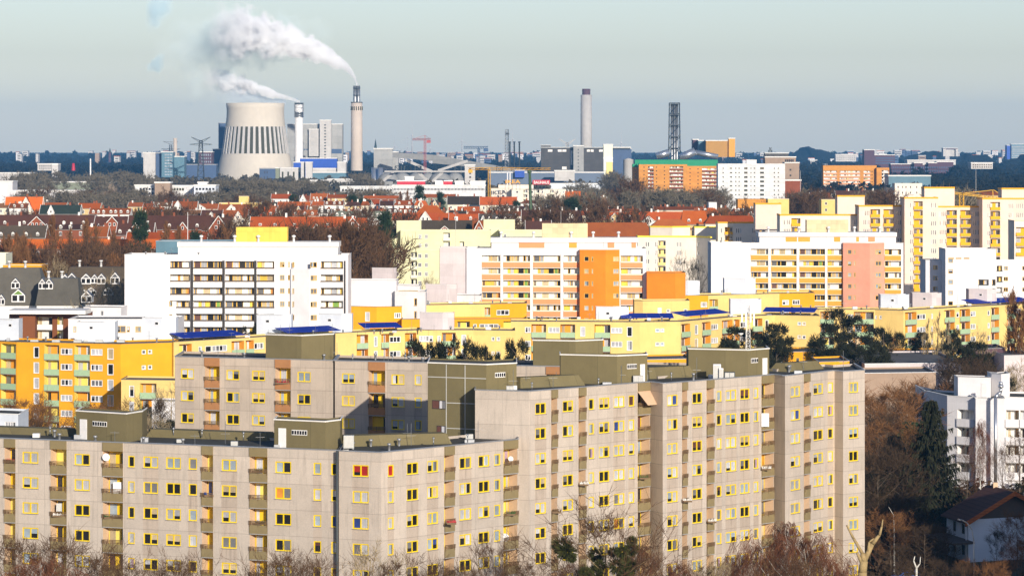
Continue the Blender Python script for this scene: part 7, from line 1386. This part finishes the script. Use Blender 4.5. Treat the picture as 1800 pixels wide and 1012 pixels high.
# ================================================================= smoke
def ramp2(nt,x):
    n=node(nt,'ShaderNodeMapRange'); nt.links.new(x,n.inputs[0]); n.inputs[1].default_value=0.25; n.inputs[2].default_value=0.95; n.inputs[3].default_value=1.0; n.inputs[4].default_value=0.22
    return n.outputs[0]
def smoke(label,Y,path,dens,depth_off=0,seed=1.0,albedo=(0.95,0.96,0.98),scale=0.035,edge=1.0,step=None,puff=False):
    """volume plume: path = [(px,py,radius px)], local x runs from the start of the plume"""
    k=Y/FPX; P=[(PX(a,Y),PZ(b,Y),r*k) for a,b,r in path]; x0=P[0][0]; x1=P[-1][0]; L=x1-x0; sgn=1 if L>0 else -1
    zs=[p[1] for p in P]; zmin,zmax=min(zs)-1,max(zs)+1; rmax=max(p[2] for p in P)
    g=MB(); n=14; rings=[]; ext=1.45
    PP=[(P[0][0]-sgn*P[0][2]*0.4,P[0][1],P[0][2]*0.6)]+P+[(P[-1][0]+sgn*P[-1][2]*0.6,P[-1][1],P[-1][2]*0.5)]
    for i,(x,z,r) in enumerate(PP): rings.append([(x,Y+depth_off+math.cos(2*math.pi*j/n)*r*ext,z+math.sin(2*math.pi*j/n)*r*ext) for j in range(n)])
    for a,b in zip(rings,rings[1:]):
        for j in range(n): q=[a[j],a[(j+1)%n],b[(j+1)%n],b[j]]; g.face(q if sgn>0 else q[::-1],'smoke_tmp')
    g.face(rings[0][::-1] if sgn>0 else rings[0],'smoke_tmp'); g.face(rings[-1] if sgn>0 else rings[-1][::-1],'smoke_tmp')
    m=bpy.data.materials.new('smoke'); m.use_nodes=True; nt=m.node_tree; nt.nodes.clear(); o=nt.nodes.new('ShaderNodeOutputMaterial'); v=nt.nodes.new('ShaderNodeVolumePrincipled'); nt.links.new(v.outputs[0],o.inputs['Volume'])
    tc=nt.nodes.new('ShaderNodeTexCoord'); sx=nt.nodes.new('ShaderNodeSeparateXYZ'); nt.links.new(tc.outputs['Object'],sx.inputs[0])
    t=ramp(nt,sx.outputs[0],0,L)
    def curve(vals,lo,hi):
        c=nt.nodes.new('ShaderNodeFloatCurve'); cm=c.mapping.curves[0]; pts=[((p[0]-x0)/L,(vv-lo)/(hi-lo)) for p,vv in zip(P,vals)]
        cm.points[0].location=pts[0]; cm.points[1].location=pts[-1]
        for q in pts[1:-1]: cm.points.new(*q)
        c.mapping.update(); nt.links.new(t,c.inputs['Value']); r=nt.nodes.new('ShaderNodeMapRange'); nt.links.new(c.outputs[0],r.inputs[0]); r.inputs[3].default_value=lo; r.inputs[4].default_value=hi; return r.outputs[0]
    zc=curve([p[1]-P[0][1] for p in P],zmin-P[0][1],zmax-P[0][1]); rc=curve([p[2] for p in P],0,rmax*1.05)
    dz=mathn(nt,'SUBTRACT',sx.outputs[2],zc); rad=mathn(nt,'SQRT',mathn(nt,'ADD',mathn(nt,'MULTIPLY',dz,dz),mathn(nt,'MULTIPLY',sx.outputs[1],sx.outputs[1])))
    q=mathn(nt,'DIVIDE',rad,rc)
    mp=nt.nodes.new('ShaderNodeMapping'); mp.inputs['Location'].default_value=(seed*31,seed*17,seed*7); nt.links.new(tc.outputs['Object'],mp.inputs[0])
    nz=noise(nt,mp.outputs[0],scale,5,0.62)
    f=mathn(nt,'ADD',mathn(nt,'SUBTRACT',1.0,q),mathn(nt,'MULTIPLY',mathn(nt,'SUBTRACT',nz,0.5),2.6*edge if puff else mathn(nt,'ADD',0.9,mathn(nt,'MULTIPLY',ramp(nt,t,0.05,0.6),2.6*edge-0.9))))
    d=mathn(nt,'MULTIPLY',ramp(nt,f,0.15,0.55),mathn(nt,'DIVIDE',dens,mathn(nt,'MAXIMUM',rc,2)))
    ends=mathn(nt,'MULTIPLY',ramp(nt,t,1.0,0.7),ramp(nt,q,1.42,1.1))
    if not puff: ends=mathn(nt,'MULTIPLY',ends,ramp2(nt,t))
    if puff: ends=mathn(nt,'MULTIPLY',ends,ramp(nt,t,0.0,0.35))
    nt.links.new(mathn(nt,'MULTIPLY',d,ends),v.inputs['Density']); v.inputs['Color'].default_value=(*albedo,1); v.inputs['Anisotropy'].default_value=-0.25
    MATS['smoke_tmp']=m
    try: m.cycles.volume_step_rate=step or 1.0
    except Exception: pass
    ob=g.build('smoke_plume',None,(P[0][0],Y+depth_off,P[0][1])); tag(ob,label,'smoke'); ob['kind']='stuff'; return ob
smoke('white smoke plume trailing left from the tall double flue chimney',4060,[(627,149,4),(622,134,8),(608,117,13),(585,103,19),(550,88,24),(515,76,29),(480,64,34),(440,56,42),(400,55,48),(365,58,44)],11.0,seed=1.3,scale=0.06,edge=1.5)
smoke('thin white smoke trailing left from the silver chimney',4140,[(526,179,2.5),(512,174,4.5),(490,168,7),(465,160,11),(440,152,15),(410,146,18),(378,140,20),(350,136,18)],7.0,seed=2.7,scale=0.08,edge=1.4)
smoke('wide bluish steam cloud drifting left above the cooling tower',4150,[(590,60,18),(540,62,34),(480,68,46),(430,78,58),(380,84,70),(335,88,68),(300,92,50),(270,94,30)],0.75,depth_off=-15,seed=4.1,scale=0.03,albedo=(0.86,0.99,1.0),edge=1.7,puff=True)
smoke('low steam rolling off the rim of the cooling tower',4150,[(500,181,5),(478,179,9),(450,175,15),(420,168,22),(395,160,26),(370,160,18)],1.4,seed=6.2,scale=0.05,edge=1.2,albedo=(0.80,0.88,0.95))
smoke('detached bluish puff at the upper left of the steam',4150,[(305,10,16),(290,16,26),(275,22,32),(255,30,22)],1.0,seed=7.7,scale=0.045,albedo=(0.74,0.93,1.0),edge=1.4,puff=True)
smoke('small detached bluish puff left of the steam cloud',4150,[(290,100,10),(280,110,20),(268,118,17),(256,124,10)],1.0,seed=9.1,scale=0.05,albedo=(0.74,0.93,1.0),edge=1.4,puff=True)
# ================================================================= haze
def haze():
    g=MB(); g.box(-9500,-450,-1,9500,15500,262,'haze')
    pass
m=bpy.data.materials.new('haze'); m.use_nodes=True; nt=m.node_tree; nt.nodes.clear(); o=nt.nodes.new('ShaderNodeOutputMaterial'); v=nt.nodes.new('ShaderNodeVolumePrincipled'); nt.links.new(v.outputs[0],o.inputs['Volume'])
v.inputs['Density'].default_value=0.000052; v.inputs['Color'].default_value=(0.17,0.52,1.0,1); v.inputs['Anisotropy'].default_value=0.0
MATS['haze']=m; g=MB(); g.box(-9500,-450,-1.0,9500,15500,262,'haze'); hz_=g.build('haze'); tag(hz_,'thin blue air haze over the whole town','haze'); hz_['kind']='stuff'

b=Bld('panel_block','beige concrete block standing just outside the right edge, shading the slope','apartment block',True); b.body([(1900*1.0,388),(2480,402)],21.5,0,[('W',1960+i*60,1984+i*60) for i in range(8)],PANEL,depth=12,mat='concrete_panel',coping='zinc'); b.finish()  # invented block, never in view, added to cast shade on the slope

# ================================================================= look-alikes: say which one by its place in the row
def ordinals():
    base=['first','second','third','fourth','fifth','sixth','seventh','eighth','ninth','tenth','eleventh','twelfth','thirteenth','fourteenth','fifteenth','sixteenth','seventeenth','eighteenth','nineteenth']
    tens={2:'twenty',3:'thirty',4:'forty',5:'fifty',6:'sixty',7:'seventy'}; tth={2:'twentieth',3:'thirtieth',4:'fortieth',5:'fiftieth',6:'sixtieth',7:'seventieth'}
    def o(i): return base[i-1] if i<20 else (tth[i//10] if i%10==0 else tens[i//10]+'-'+base[i%10-1])
    by={}
    for ob in list(col.objects):
        if ob.parent is None and 'label' in ob and 'category' in ob: by.setdefault(ob['label'],[]).append(ob)
    for l,L in by.items():
        if len(L)<2: 
            if len(l.split())>16: print('LONG',l,flush=True)
            continue
        L.sort(key=lambda q:q.location.x/q.location.y)
        for i,ob in enumerate(L): ob['label']=f'{l}, {o(i+1)} from left'
        if len(l.split())>13: print('LONG',l,flush=True)
        for ob in L:
            if 'group' not in ob: ob['group']=l
ordinals()
